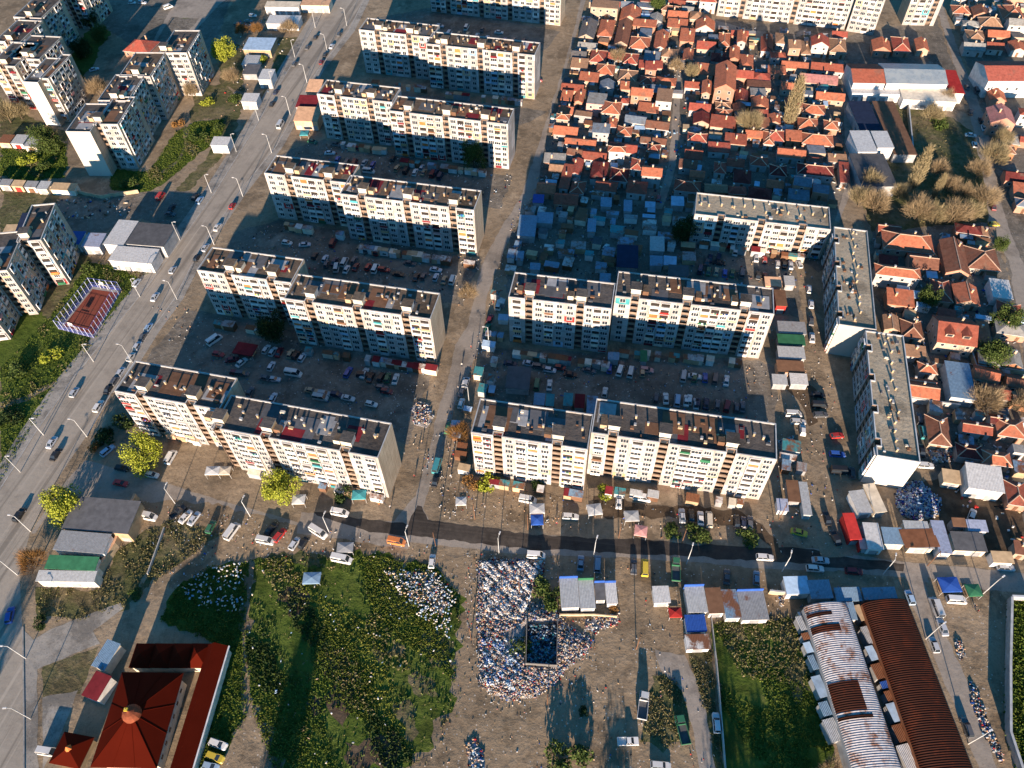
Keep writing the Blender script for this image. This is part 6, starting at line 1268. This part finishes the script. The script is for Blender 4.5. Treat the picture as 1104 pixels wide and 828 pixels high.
for i, (u, v, rd, ht) in enumerate([(940, 228, 7.5, 10), (925, 222, 6, 9), (986, 236, 8, 10), (1004, 240, 6.5, 9), (1024, 240, 7.5, 10), (1042, 236, 6, 8), (1058, 222, 7, 9), (1068, 178, 7.5, 11), (1052, 192, 6, 9), (1076, 158, 5.5, 9), (1020, 208, 5.5, 8), (935, 204, 6, 9), (1008, 190, 5.5, 8), (1002, 130, 6, 8), (1018, 112, 5, 7), (968, 214, 5, 7), (1036, 214, 5, 7)]):
    tree(u, v, 'bare', F_pop if i % 2 else F_tan, rd, ht, '+'+('tall ' if ht >= 10 else 'small ' if ht < 9 else '')+'tan bare tree in the grove', 'tree', 'bare trees of the grove', i)
tree(849, 137, 'poplar', F_pop, 1, 24, 'tall pale leafless poplar rising from the red roofs', seed=0)
tree(981, 206, 'poplar', F_pop, 1, 21, 'pale leafless poplar in the grove by the walled yard', seed=1)
tree(1006, 214, 'poplar', F_pop, 1, 12, 'short leafless poplar east of the taller grove one', seed=2)
# ------------------------------------------------------------------ growth and rubbish nobody could count


def scatter_blades(name, P, size, mat, seed, clump=3, up=0.5):
    g = np.random.default_rng(seed); n = len(P)*clump; c = np.repeat(P, clump, 0)+g.normal(scale=0.25, size=(n, 2)); z = size*g.uniform(0.2, 0.9, n)
    V, F = leaf_quads(np.column_stack([c, z*up+0.12]), size*0.55, g); o = link(name, quads_mesh(name, V, F, [mat])); o['kind'] = 'stuff'; return o


F_weed = foliage('field weeds', [(0.032, 0.055, 0.008), (0.065, 0.10, 0.013), (0.095, 0.13, 0.02), (0.13, 0.15, 0.03)])
F_dry = foliage('dry weeds', [(0.06, 0.07, 0.02), (0.13, 0.12, 0.05), (0.24, 0.19, 0.10)])
FIELD = [(272, 604), (330, 600), (400, 598), (470, 612), (494, 640), (493, 690), (490, 760), (468, 806), (425, 840), (300, 840), (270, 760), (264, 690)]
def patchy(P, seed, k=0.09, cut=-0.25): return P[(np.sin(P[:, 0]*k*2.1+seed)*np.cos(P[:, 1]*k*1.7+2*seed)+0.6*np.sin(P[:, 0]*k*5.3+P[:, 1]*k*4.1)) > cut]


scatter_blades('weeds', patchy(pts_in(FIELD, 9500, 1), 1, 0.05, 0.1), 0.42, F_weed, 1, 4, 0.4)
scatter_blades('weeds', pts_in([(262, 596), (480, 600), (502, 640), (500, 770), (470, 820), (420, 845), (290, 845), (256, 700)], 600, 95), 0.35, F_dry, 95, 3, 0.4)
F_bright = foliage('bright weeds', [(0.09, 0.115, 0.015), (0.14, 0.155, 0.025), (0.19, 0.19, 0.04)])
scatter_blades('weeds', patchy(pts_in(FIELD, 6000, 96), 2, 0.045, 0.35), 0.45, F_bright, 96, 4, 0.4)
scatter_blades('weeds', patchy(pts_in(FIELD, 7000, 97), 9, 0.06, 0.85), 0.6, F_dark, 97, 4, 0.5)
scatter_blades('weeds', patchy(pts_in(FIELD, 3500, 2), 4, 0.07, 0.65), 0.6, F_dry, 2)
scatter_blades('weeds', patchy(pts_in(FIELD, 3000, 92), 7, 0.11, 0.45), 0.5, F_green, 92)
scatter_blades('weeds', pts_in([(172, 668), (192, 632), (225, 612), (268, 606), (262, 690), (266, 770), (226, 840), (200, 840), (243, 697), (224, 690)], 2600, 3), 0.45, F_weed, 3, 4, 0.4)
scatter_blades('weeds', patchy(pts_in([(768, 672), (850, 664), (868, 690), (885, 760), (905, 840), (778, 840), (775, 760)], 4200, 4), 2, 0.07, 0.15), 0.4, F_weed, 4, 4, 0.35)
for q in ([(838, 664), (862, 672), (868, 700), (852, 706), (840, 690)], [(848, 720), (868, 716), (876, 745), (858, 760)], [(775, 675), (800, 672), (806, 690), (784, 700)]): patch('bare_soil', q, G_scrub, 1.4)
scatter_blades('weeds', pts_in([(768, 672), (850, 664), (868, 690), (880, 740), (800, 730)], 900, 14), 0.5, F_dry, 14)
scatter_blades('weeds', pts_in([(1086, 648), (1112, 648), (1112, 840), (1098, 840), (1084, 790)], 1200, 5), 0.8, F_weed, 5)
for i, pl in enumerate([[(0, 398), (45, 352), (85, 300), (105, 282), (160, 294), (135, 322), (95, 377), (62, 412), (30, 470), (0, 520)], [(118, 182), (160, 186), (190, 142), (208, 132), (243, 129), (238, 152), (216, 164), (198, 180), (162, 206), (120, 205)], [(0, 158), (25, 150), (50, 148), (72, 155), (70, 192), (20, 196), (0, 190)]]):
    P = pts_in(pl, 2600, 6+i); fc = inside([at(*q) for q in ((60, 356), (101, 366), (136, 316), (98, 306))]); P = P[~fc(P[:, 0], P[:, 1])]
    scatter_blades('weeds', P, 0.36, F_weed, 6+i, 4, 0.35)
    scatter_blades('weeds', patchy(P, 3+i, 0.1, 0.7), 0.5, F_dry, 60+i)
for i, pl in enumerate([[(38, 633), (107, 636), (120, 600), (158, 570), (178, 580), (150, 630), (140, 657), (85, 670), (42, 670)], [(703, 728), (722, 722), (735, 745), (746, 775), (740, 800), (715, 812), (690, 800), (700, 770)], [(930, 110), (1000, 110), (1060, 150), (1065, 240), (940, 250), (920, 200)], [(742, 702), (766, 700), (778, 835)], [(160, 570), (185, 560), (240, 575), (205, 600), (150, 640)]]):
    scatter_blades('weeds', patchy(pts_in(pl, 900, 26+i), i, 0.2, -0.2), 0.4, F_dry, 26+i, 3, 0.35)
JUNK = ['white', 'white', 'white', 'cream', 'cream', 'tan', 'pale_grey', 'brown', 'peach', 'white', 'tan', 'grey', 'pale_grey', 'pale_blue', 'light_blue', 'navy', 'tan', 'brown', 'dark_grey', 'pink', 'red', 'blue', 'black', 'tan', 'peach', 'grey']


def litter(name, P, zf, smin, smax, seed, cols=JUNK, kind='stuff'):
    """scraps, bags and boards: little tilted boxes"""
    g = np.random.default_rng(seed); n = len(P); d = g.uniform(smin, smax, (n, 3))*np.array([1, 0.7, 0.35]); a = g.uniform(0, 2*PI, n); tx, ty = g.normal(scale=0.45, size=n), g.normal(scale=0.45, size=n)
    k = np.array([(x, y, z) for x in (-.5, .5) for y in (-.5, .5) for z in (-.5, .5)]); L = k[None]*d[:, None]; L[..., 2] += L[..., 0]*tx[:, None]+L[..., 1]*ty[:, None]
    X = L[..., 0]*np.cos(a)[:, None]-L[..., 1]*np.sin(a)[:, None]+P[:, 0:1]; Y = L[..., 0]*np.sin(a)[:, None]+L[..., 1]*np.cos(a)[:, None]+P[:, 1:2]
    Z = L[..., 2]+(zf(P[:, 0], P[:, 1])+d[:, 2]*0.5+0.08)[:, None]; V = np.stack([X, Y, Z], -1).reshape(-1, 3)
    f = np.array([(0, 1, 3, 2), (4, 6, 7, 5), (0, 4, 5, 1), (2, 3, 7, 6), (1, 5, 7, 3), (0, 2, 6, 4)]); F = (f[None]+8*np.arange(n)[:, None, None]).reshape(-1, 4)
    o = link(name, quads_mesh(name, V, F, [K(c) for c in cols], np.repeat(g.integers(0, len(cols), n), 6))); o['kind'] = kind; return o


def heap(name, px, n, hmax, seed, smin=0.25, smax=1.0, cols=JUNK, holes=(), flat=None):
    P = pts_in(px, n, seed); W = np.array([at(*q) for q in px])
    for hx in holes: f = inside([at(*q) for q in hx]); P = P[~f(P[:, 0], P[:, 1])]

    def edge(x, y):
        d = np.full(np.shape(x), 1e9)
        for i in range(len(W)):
            a, b = W[i], W[(i+1) % len(W)]; t = np.clip(((x-a[0])*(b-a)[0]+(y-a[1])*(b-a)[1])/((b-a) @ (b-a)), 0, 1); d = np.minimum(d, np.hypot(x-a[0]-t*(b-a)[0], y-a[1]-t*(b-a)[1]))
        return d
    ff = inside([at(*q) for q in flat]) if flat else (lambda x, y: np.zeros(np.shape(x), bool))
    zf = lambda x, y: hmax*np.clip(edge(x, y)/4.0, 0, 1)*(0.7+0.13*np.sin(x*0.9)*np.cos(y*0.7)+0.17*np.sin(x*2.3+y*1.7)*np.cos(y*2.9))*np.where(ff(x, y), 0.0, 1.0)
    cl = np.sin(P[:, 0]*0.8+seed)*np.cos(P[:, 1]*0.6)+0.5*np.sin(P[:, 0]*1.9+P[:, 1]*1.3); g0 = np.random.default_rng(seed+500); P = P[(g0.uniform(size=len(P)) < np.clip(edge(P[:, 0], P[:, 1])/2.5+0.15, 0, 1)*np.where(cl > -0.4, 1, 0.45)) & ~ff(P[:, 0], P[:, 1])]
    m = MB(); N = 46; lo, hi = W.min(0), W.max(0); gx, gy = np.meshgrid(np.linspace(lo[0], hi[0], N), np.linspace(lo[1], hi[1], N)); ins = inside(W)(gx, gy); z = np.where(ins, zf(gx, gy), -0.3)
    V = np.stack([gx, gy, z], -1).reshape(-1, 3); idx = np.arange(N*N).reshape(N, N); F = np.stack([idx[:-1, :-1], idx[:-1, 1:], idx[1:, 1:], idx[1:, :-1]], -1).reshape(-1, 4); keep = (V[F][:, :, 2] > -0.2).any(1)
    o = link(name, quads_mesh(name, V, F[keep], [G_rub])); o['kind'] = 'stuff'; litter(name, P, zf, smin, smax, seed, cols)


DUMP = [(514, 604), (540, 601), (585, 602), (588, 618), (575, 636), (572, 648), (600, 655), (612, 672), (640, 690), (634, 704), (615, 718), (603, 735), (580, 752), (545, 757), (516, 742), (513, 690)]
PEN = [(566, 669), (602, 669), (600, 720), (565, 720)]
heap('rubbish_heap', DUMP, 19000, 0.9, 11, 0.12, 0.6, holes=[[(544, 682), (566, 672), (566, 704), (546, 712)]], flat=PEN)
litter('rubbish_heap', patchy(pts_in([(520, 608), (584, 606), (570, 650), (560, 668), (524, 668)], 5200, 71), 3, 0.6, 0.1), lambda x, y: 0*x+0.65, 0.15, 0.75, 71, ['white', 'white', 'cream', 'pale_grey', 'white', 'peach', 'pale_blue'])
litter('rubbish_heap', patchy(pts_in([(520, 690), (562, 690), (562, 745), (524, 738)], 2600, 72), 5, 0.6, 0.2), lambda x, y: 0*x+0.6, 0.15, 0.8, 72, ['white', 'light_blue', 'pale_blue', 'blue', 'white', 'pale_blue', 'navy'])
litter('rubbish_heap', pts_in([(500, 596), (600, 598), (650, 690), (610, 740), (540, 768), (505, 740)], 900, 73), lambda x, y: 0*x, 0.1, 0.4, 73)
heap('rubbish_heap', [(964, 533), (974, 520), (990, 517), (1005, 530), (1016, 540), (1012, 556), (990, 563), (972, 556), (966, 545)], 2200, 1.8, 12, 0.2, 0.9, ['white', 'pale_blue', 'lavender', 'navy', 'purple', 'pale_grey', 'blue', 'grey', 'pale_blue', 'dark_grey', 'tan'])
heap('rubbish_heap', [(443, 440), (450, 432), (463, 435), (468, 450), (460, 462), (446, 458)], 500, 0.9, 13, 0.2, 0.8)
heap('rubbish_heap', [(838, 474), (855, 470), (862, 485), (857, 499), (840, 497)], 600, 0.6, 15, 0.2, 0.6, ['grey', 'dark_grey', 'pale_grey', 'tan', 'white'])
heap('rubbish_heap', [(1044, 732), (1052, 742), (1062, 765), (1070, 790), (1082, 812), (1080, 826), (1068, 808), (1056, 785), (1048, 762)], 900, 0.9, 16, 0.2, 0.8)
heap('rubbish_heap', [(1028, 690), (1038, 690), (1042, 708), (1034, 714)], 220, 0.6, 17, 0.2, 0.7)
heap('rubbish_heap', [(500, 800), (512, 796), (522, 810), (526, 840), (508, 840)], 350, 0.7, 18, 0.2, 0.8)
heap('rubbish_heap', [(410, 612), (470, 614), (490, 640), (478, 668), (440, 650), (425, 632)], 500, 0.25, 19, 0.2, 0.7)
heap('rubbish_heap', [(840, 636), (848, 640), (846, 655), (838, 654)], 120, 0.5, 20, 0.2, 0.7)
heap('rubbish_heap', [(628, 666), (668, 660), (670, 672), (640, 684), (630, 680)], 400, 0.3, 21, 0.2, 0.7)
heap('rubbish_heap', [(1000, 486), (1024, 482), (1030, 498), (1006, 500)], 350, 0.7, 22, 0.2, 0.8)
for q in ([(345, 700), (362, 690), (385, 742), (372, 790), (360, 740)], [(300, 640), (325, 632), (332, 655), (310, 664)], [(400, 700), (428, 692), (436, 708), (408, 716)], [(440, 728), (470, 735), (474, 750), (446, 748)], [(400, 600), (432, 604), (452, 640), (440, 668), (420, 652), (412, 625)], [(452, 688), (478, 682), (490, 700), (484, 722), (462, 712)], [(330, 758), (348, 752), (352, 768), (336, 774)], [(360, 756), (376, 754), (374, 768), (362, 768)], [(372, 800), (430, 795), (425, 825), (380, 828)], [(280, 600), (330, 596), (345, 612), (300, 618)], [(424, 758), (440, 752), (452, 790), (444, 800)]): patch('bare_soil', q, G_scrub if q[0][0] % 3 else G_mud, 1.6)
fl0 = lambda x, y: 0*x
LT = ['white', 'white', 'cream', 'pale_blue', 'pale_grey', 'light_blue', 'tan']
litter('litter', pts_in(FIELD, 70, 31), lambda x, y: 0*x+0.35, 0.2, 0.6, 31, LT)
litter('litter', pts_in([(410, 612), (470, 618), (492, 645), (485, 690), (440, 655)], 260, 331), lambda x, y: 0*x+0.35, 0.2, 0.6, 331, LT)
litter('litter', pts_in([(568, 674), (600, 673), (599, 717), (569, 716)], 420, 332), lambda x, y: 0*x+0.1, 0.3, 1.0, 332, ['navy', 'light_blue', 'navy', 'grey', 'dark_grey', 'light_blue', 'black', 'dark_grey', 'teal'])  # dark blue colours put the pen's shade into this litter
litter('litter', pts_in([(192, 632), (225, 612), (268, 606), (262, 660), (215, 660)], 160, 32), lambda x, y: 0*x+0.3, 0.2, 0.7, 32, LT)
litter('litter', pts_in([(480, 597), (975, 622), (900, 660), (760, 680), (780, 835), (430, 835), (492, 760)], 380, 33), fl0, 0.1, 0.45, 33)
litter('litter', pts_in([(150, 540), (345, 570), (480, 590), (475, 606), (270, 600), (180, 640)], 220, 34), fl0, 0.1, 0.5, 34)
litter('litter', pts_in([(490, 520), (835, 560), (840, 590), (480, 562)], 230, 35), fl0, 0.1, 0.5, 35)
litter('litter', pts_in([(160, 330), (245, 335), (478, 392), (440, 500), (200, 430)], 320, 36), fl0, 0.15, 0.6, 36)
litter('litter', pts_in([(515, 378), (835, 395), (838, 490), (512, 440)], 420, 37), fl0, 0.15, 0.6, 37)
litter('litter', pts_in([(830, 350), (895, 350), (910, 600), (840, 600)], 260, 38), fl0, 0.12, 0.5, 38)
litter('litter', pts_in([(560, 215), (745, 255), (890, 275), (870, 310), (550, 300)], 420, 39), fl0, 0.2, 0.8, 39)
litter('litter', pts_in([(600, 130), (630, 10), (900, 40), (915, 230), (570, 220)], 1400, 40), fl0, 0.3, 1.3, 40)
litter('litter', pts_in([(940, 255), (1062, 245), (1100, 360), (1104, 600), (1030, 540), (970, 400)], 700, 41), fl0, 0.3, 1.2, 41)
litter('litter', pts_in([(225, 285), (300, 236), (520, 280), (500, 330), (290, 300)], 320, 42), fl0, 0.2, 0.8, 42)
litter('litter', pts_in([(285, 175), (350, 150), (553, 190), (540, 225), (370, 200)], 220, 43), fl0, 0.2, 0.8, 43)
litter('litter', pts_in([(60, 215), (140, 205), (140, 232), (66, 240)], 80, 44), fl0, 0.3, 1.2, 44)
litter('litter', pts_in([(255, 20), (320, 14), (290, 100), (235, 130)], 160, 45), fl0, 0.2, 0.9, 45)
litter('litter', pts_in([(452, 500), (500, 410), (560, 215), (578, 220), (500, 440), (480, 560)], 300, 46), fl0, 0.12, 0.5, 46)
# ------------------------------------------------------------------ walls, fences, court


def wall_thing(name, px, h, th, mat, label, cat='wall', cap=None, z0=-0.1):
    W = [at(*p) for p in px]; A, B = offset(W, -th/2), offset(W, th/2); o0 = W[0]; m = MB(); c = MB()
    for i in range(len(W)-1):
        q = [A[i]-o0, A[i+1]-o0, B[i+1]-o0, B[i]-o0]; m.prism([tuple(p) for p in q], z0, h, mat)
    o = empty(name, (o0[0], o0[1], 0)); m.build('wall_panel', o); tag(o, label, cat)
    if cap:
        A, B = offset(W, -th/2-0.08), offset(W, th/2+0.08)
        for i in range(len(W)-1): c.prism([tuple(p-o0) for p in (A[i], A[i+1], B[i+1], B[i])], h+0.003, h+0.15, cap)
        c.build('coping', o)
    return o


WG = M('rendered wall grey', (0.36, 0.34, 0.31)); WT = M('rendered wall tan', (0.44, 0.34, 0.22)); WB = K('pale_grey')
wall_thing('boundary_wall', [(858, 664), (880, 715), (906, 790), (920, 840)], 2.4, 0.35, WT, 'long pale wall between the weedy field and the zinc vaulted shed', cap=WB)
wall_thing('boundary_wall', [(1086, 648), (1084, 720), (1084, 792), (1098, 835)], 2.6, 0.4, WG, 'grey wall bounding the green plot east of the dirt track', cap=WB)
wall_thing('boundary_wall', [(1086, 647), (1112, 648)], 2.6, 0.4, WG, 'short grey wall closing the green plot towards the market', cap=WB)
wall_thing('boundary_wall', [(828, 640), (855, 643)], 2.0, 0.3, WT, 'orange lit low wall behind the weedy field and blue roof', cap=WB)
wall_thing('boundary_wall', [(766, 668), (772, 720), (778, 790), (782, 840)], 1.6, 0.2, WG, 'low grey wall along the western side of the weedy field')
wall_thing('boundary_wall', [(604, 664), (640, 664), (665, 666)], 1.2, 0.25, WT, 'low broken tan wall behind the blue fronted kiosks')
wall_thing('boundary_wall', [(150, 538), (140, 560), (128, 590), (108, 622), (104, 628)], 3.0, 0.5, WT, 'tan wall along the eastern side of the depots', cap=K('peach'))
wall_thing('boundary_wall', [(178, 570), (170, 592), (160, 620)], 1.0, 0.25, WG, 'thin low wall across the rubble by the depots')
wall_thing('boundary_wall', [(976, 433), (1032, 441)], 2.2, 0.3, WG, 'pale garden wall below the southern red houses', cap=WB)
wall_thing('boundary_wall', [(1040, 368), (1050, 398), (1104, 404)], 2.0, 0.3, WT, 'tan garden wall around the courtyard with the bright green tree', cap=WB)
wall_thing('boundary_wall', [(62, 204), (110, 214), (150, 208)], 1.6, 0.3, WT, 'cream wall before the scrap yard west of the boulevard')
wall_thing('boundary_wall', [(54, 205), (84, 209)], 2.0, 0.3, K('cream'), 'sunlit cream wall north of the western lawn')
wall_thing('boundary_wall', [(918, 112), (922, 200)], 2.2, 0.3, WG, 'western wall of the walled hall yard')
wall_thing('boundary_wall', [(977, 110), (983, 170)], 2.2, 0.3, WT, 'eastern wall of the walled hall yard', cap=WB)
wall_thing('concrete_pit', [(568, 671), (567, 718), (600, 720), (601, 671)], 2.2, 0.25, M('pen wall', (0.16, 0.15, 0.14)), 'pen with shade-darkened walls, half filled with rubbish in the heap', 'pen')  # wall colour darkened to show the sides in shade
# sports court
cq = [at(*p) for p in [(68, 352.5), (101, 361), (127.5, 316), (100, 312)]]; ctr = sum(cq)/4; out = [ctr+(p-ctr)*1.13 for p in cq]; rt = empty('sports_court', (ctr[0], ctr[1], 0)); tag(rt, 'brick red sports court inside a tall blue barred fence', 'sports court')
m = MB(); m.prism([tuple(p-ctr) for p in out], 0.02, 0.14, WG); m.build('base', rt)
red = ground_mat('red court surface', [(0.3, (0.17, 0.045, 0.03)), (0.5, (0.22, 0.06, 0.038)), (0.7, (0.27, 0.08, 0.05))], bumpk=0.05, dirt=0.15); m = MB(); m.poly([(*(p-ctr), 0.145) for p in cq], red); m.build('court_surface', rt)
m = MB()
for a, b_ in ((0.5, 0.5),):
    p, q = (cq[0]+cq[3])/2-ctr, (cq[1]+cq[2])/2-ctr; d = (q-p)/np.linalg.norm(q-p); n_ = np.array([-d[1], d[0]])*0.08; m.poly([(*(p-n_), 0.15), (*(q-n_), 0.15), (*(q+n_), 0.15), (*(p+n_), 0.15)], K('brown'))
m.build('court_line', rt)
ft = empty('court_fence', (ctr[0], ctr[1], 0)); tag(ft, 'tall blue fence of thin posts around the red sports court', 'fence'); KB = M('blue fence paint', (0.10, 0.12, 0.42)); KP = M('pale fence post', (0.42, 0.46, 0.62))
for i in range(4):
    a, b_ = out[i]-ctr, out[(i+1) % 4]-ctr; L = np.linalg.norm(b_-a); n = int(L/2.0)
    for k in range(n):
        p = a+(b_-a)*k/n; m = MB(); m.tube((*p, 0.1), (*p, 4.4), 0.1, 0.1, KP, 5); m.build('fence_post', ft)
    m = MB(); d = (b_-a)/L
    for z in (0.3, 1.0, 2.2, 4.3): m.tube((*(a), z), (*(b_), z), 0.05, 0.05, KB, 4, False)
    for k in range(int(L/0.35)): p = a+d*0.35*k; m.tube((*p, 0.1), (*p, 1.3 if k % 2 else 2.2), 0.03, 0.03, KB, 4, False)
    m.build('fence_grille', ft)
for q, lab in (((113, 312), 'white goal frame at the northern end of the sports court'), ((80, 356), 'white goal frame at the southern end of the sports court')):
    p = at(*q); d = cq[1]-cq[0]; m = MB(); k = K('white'); rz = math.atan2(d[1], d[0])
    m.tube((-1.6, 0, 0.15), (-1.6, 0, 2.2), 0.09, 0.09, k); m.tube((1.6, 0, 0.15), (1.6, 0, 2.2), 0.09, 0.09, k); m.tube((-1.6, 0, 2.2), (1.6, 0, 2.2), 0.09, 0.09, k)
    for s in (-1.6, 1.6): m.tube((s, 0, 2.2), (s, 1.0, 0.15), 0.06, 0.06, k)
    g0 = empty('goal', (p[0], p[1], 0), rz); m.build('goal_frame', g0); b = MB(); b.box(-0.9, 0.9, -0.03, 0.03, 2.6, 3.7, k); b.tube((0, 0.02, 2.2), (0, 0.02, 2.62), 0.06, 0.06, k); b.build('backboard', g0); tag(g0, lab, 'goal')
# ------------------------------------------------------------------ tents, canopies, stalls, people


def tent(u, v, w, d, h, c, label, rz=0.0):
    q = at(u, v, h); o = empty('market_tent', (q[0], q[1], 0), rz); m = MB(); pyramid(m, [(-w/2, -d/2), (w/2, -d/2), (w/2, d/2), (-w/2, d/2)], h, (0, 0, h+0.3), K(c))
    for i in range(4):
        a = [(-w/2, -d/2), (w/2, -d/2), (w/2, d/2), (-w/2, d/2)]; p, q2 = a[i], a[(i+1) % 4]; m.poly([(*p, h-0.35), (*q2, h-0.35), (*q2, h), (*p, h)], K(c))
    m.build('canopy', o)
    for sx in (-1, 1):
        for sy in (-1, 1): k = MB(); k.tube((sx*(w/2-.1), sy*(d/2-.1), 0), (sx*(w/2-.1), sy*(d/2-.1), h), 0.05, 0.05, K('pale_grey'), 5); k.build('tent_pole', o)
    k = MB(); k.box(-w/2+.5, w/2-.5, -d/4, d/4, 0.75, 0.82, K('tan')); k.box(-w/2+.6, -w/2+.7, -d/4+.1, d/4-.1, 0, 0.748, K('brown')); k.box(w/2-.7, w/2-.6, -d/4+.1, d/4-.1, 0, 0.748, K('brown')); k.build('counter', o); tag(o, label, 'tent', 'market tents')


tent(1024, 630, 5, 4, 2.6, 'blue', 'blue and white market tent by the dirt track corner'); tent(1050, 636, 3.6, 3.2, 2.5, 'green', 'bright green market tent beside the blue one'); tent(691, 572, 3.4, 3.2, 2.5, 'pink', 'pinkish red canopy standing at the kerb of the wet street', CAX)
tent(264, 376, 7, 5, 2.6, 'dark_red', 'dark red tarp canopy in the shaded yard of the second slab', CAX); tent(579, 560, 3.4, 3.2, 2.6, 'blue', 'blue tarp stall before the western half of the sunlit slab'); tent(579, 548, 4.2, 3, 2.7, 'pale_grey', 'pale tarp stall just behind the blue tarp one'); tent(641, 549, 4, 3.4, 2.6, 'pale_grey', 'pale stall tent by the gap in the sunlit slab', 0.1); tent(681, 556, 4, 3.2, 2.6, 'pale_grey', 'grey-white tarp stall west of the white parked cars'); tent(728, 660, 3.2, 2.6, 2.4, 'red', 'small red striped awning tent east of the lone white kiosk')
tent(229, 507, 4, 2.8, 2.6, 'pale_grey', 'grey-white tarp stall at the foot of the nearest slab'); tent(242, 507, 3.4, 2.8, 2.5, 'cream', 'cream tarp stall at the foot of the nearest slab'); tent(322, 538, 3.6, 3, 2.6, 'pale_grey', 'pale stall roof east of the lime green tree'); tent(387, 533, 4, 3, 2.6, 'teal', 'pale teal awning tent at the eastern foot of the nearest slab'); tent(336, 623, 4.6, 3.2, 1.5, 'light_blue', 'low pale blue tarp shelter at the top of the weedy field'); tent(372, 590, 4.4, 3, 2.4, 'grey', 'grey tarp roof behind the white van at the field edge'); tent(497, 540, 3, 2.6, 2.4, 'pale_grey', 'pale stall at the corner of the sunlit slab'); tent(328, 143, 3.6, 3.6, 2.4, 'teal', 'turquoise canopy in the dark gap by the red roadside house')


def person_mesh(col, leg, seed):
    k = ('person', col, leg)
    if k in MATS: return MATS[k]
    me = bpy.data.meshes.new('person'); J = [(0, 0, .95), (0, 0, 1.2), (0, 0, 1.42), (0, 0, 1.52), (0, 0.02, 1.66), (.1, 0, .9), (.13, .05+.12, .5), (.13, .22, .06), (.14, .34, .03), (-.1, 0, .9), (-.13, .0, .5), (-.13, -.2, .06), (-.14, -.08, .03), (.19, 0, 1.4), (.24, -.05, 1.14), (.24, .08, .9), (-.19, 0, 1.4), (-.24, .05, 1.14), (-.24, .14, .9)]
    E_ = [(0, 1), (1, 2), (2, 3), (3, 4), (0, 5), (5, 6), (6, 7), (7, 8), (0, 9), (9, 10), (10, 11), (11, 12), (2, 13), (13, 14), (14, 15), (2, 16), (16, 17), (17, 18)]; Rr = [.15, .15, .14, .06, .11, .1, .075, .05, .045, .1, .075, .05, .045, .07, .05, .04, .07, .05, .04]
    me.from_pydata(J, E_, []); o = bpy.data.objects.new('person', me); C.objects.link(o); o.modifiers.new('s', 'SKIN'); o.modifiers.new('d', 'SUBSURF').levels = 1
    for i, v in enumerate(me.skin_vertices[0].data): v.radius = (Rr[i], Rr[i]); v.use_root = i == 0
    dg = bpy.context.evaluated_depsgraph_get(); ev = bpy.data.meshes.new_from_object(o.evaluated_get(dg)); bpy.data.objects.remove(o)
    for c in (col, leg, 'peach', 'brown'): ev.materials.append(K(c))
    for p in ev.polygons:
        z, x = p.center.z, abs(p.center.x); p.material_index = 3 if (z > 1.68 or (z > 1.6 and p.center.y < -0.02)) else 2 if z > 1.47 or (x > .2 and z < 0.98) else 0 if z > 0.93 or x > 0.2 else 1
    MATS[k] = ev; return ev


PEOPLE = [(412, 540, 'red', 'dark_grey'), (415, 543, 'black', 'navy'), (409, 545, 'orange', 'brown'), (421, 548, 'grey', 'black'), (405, 539, 'brown', 'black'), (520, 546, 'black', 'navy'), (523, 548, 'white', 'dark_grey'), (600, 566, 'dark_red', 'navy'), (489, 492, 'red', 'black'), (487, 505, 'navy', 'brown'), (486, 515, 'white', 'navy'), (451, 486, 'black', 'dark_grey'), (447, 515, 'dark_red', 'black'), (455, 478, 'tan', 'navy'), (615, 571, 'black', 'brown'), (672, 561, 'blue', 'black'), (853, 560, 'red', 'navy'), (857, 556, 'white', 'black'), (926, 596, 'black', 'black'), (944, 598, 'tan', 'navy'), (1053, 660, 'dark_red', 'black'), (1050, 655, 'black', 'navy'), (498, 395, 'white', 'navy'), (508, 376, 'red', 'black'), (494, 420, 'grey', 'navy'), (641, 700, 'black', 'brown'), (705, 620, 'navy', 'black'), (458, 440, 'white', 'black')]
for i, (u, v, c, l) in enumerate(PEOPLE):
    q = at(u, v); o = link('person', person_mesh(c, l, i), None, (q[0], q[1], 0.05), i*1.3); later(o, f"person in a {c.replace('_', ' ')} top and {l.replace('_', ' ')} trousers", 'person', q[0], q[1], 'people on foot')
# poles carrying wires along the wet street
PW = MB(); PW.tube((0, 0, 0), (0, 0, 8.5), 0.13, 0.09, K('brown'), 6); PWm = PW.mesh('pole'); XA = MB(); XA.box(-0.9, 0.9, -0.06, 0.06, 7.9, 8.05, K('brown')); XA = XA.mesh('crossarm')
for i, (u, v) in enumerate([(512, 560), (569, 571), (667, 580), (735, 586), (590, 760), (508, 690), (560, 640), (686, 700), (470, 590), (840, 560), (1000, 610)]):
    q = at(u, v); o = empty('utility_pole', (q[0], q[1], 0), CAX+PI/2); link('pole', PWm, o); link('crossarm', XA, o); later(o, 'slender brown wooden utility pole', 'utility pole', q[0], q[1], 'utility poles')
# tall growth just outside the frame, whose long evening shadows lie across the near ground
for i, (x, y, k, rd, ht) in enumerate([(18, 2, 'round', 5, 9), (-62.5, -14, 'poplar', 1, 22), (-59.5, -12, 'poplar', 1, 20), (41, -24, 'round', 7, 16), (49, -26, 'round', 7.5, 16), (57, -22, 'round', 6.5, 15.5), (-139, -4, 'round', 6, 18)]):
    u, v = 552, 400; o = tree(u, v, k, F_green if k == 'round' else F_dark, rd, ht, '+leafy tree south of the estate' if k == 'round' else '+slim poplar south of the estate', 'tree', 'trees south of the estate', i); o.location = (x, y, 0); PENDING[-1] = (*PENDING[-1][:3], x, y, PENDING[-1][5])
label_all()
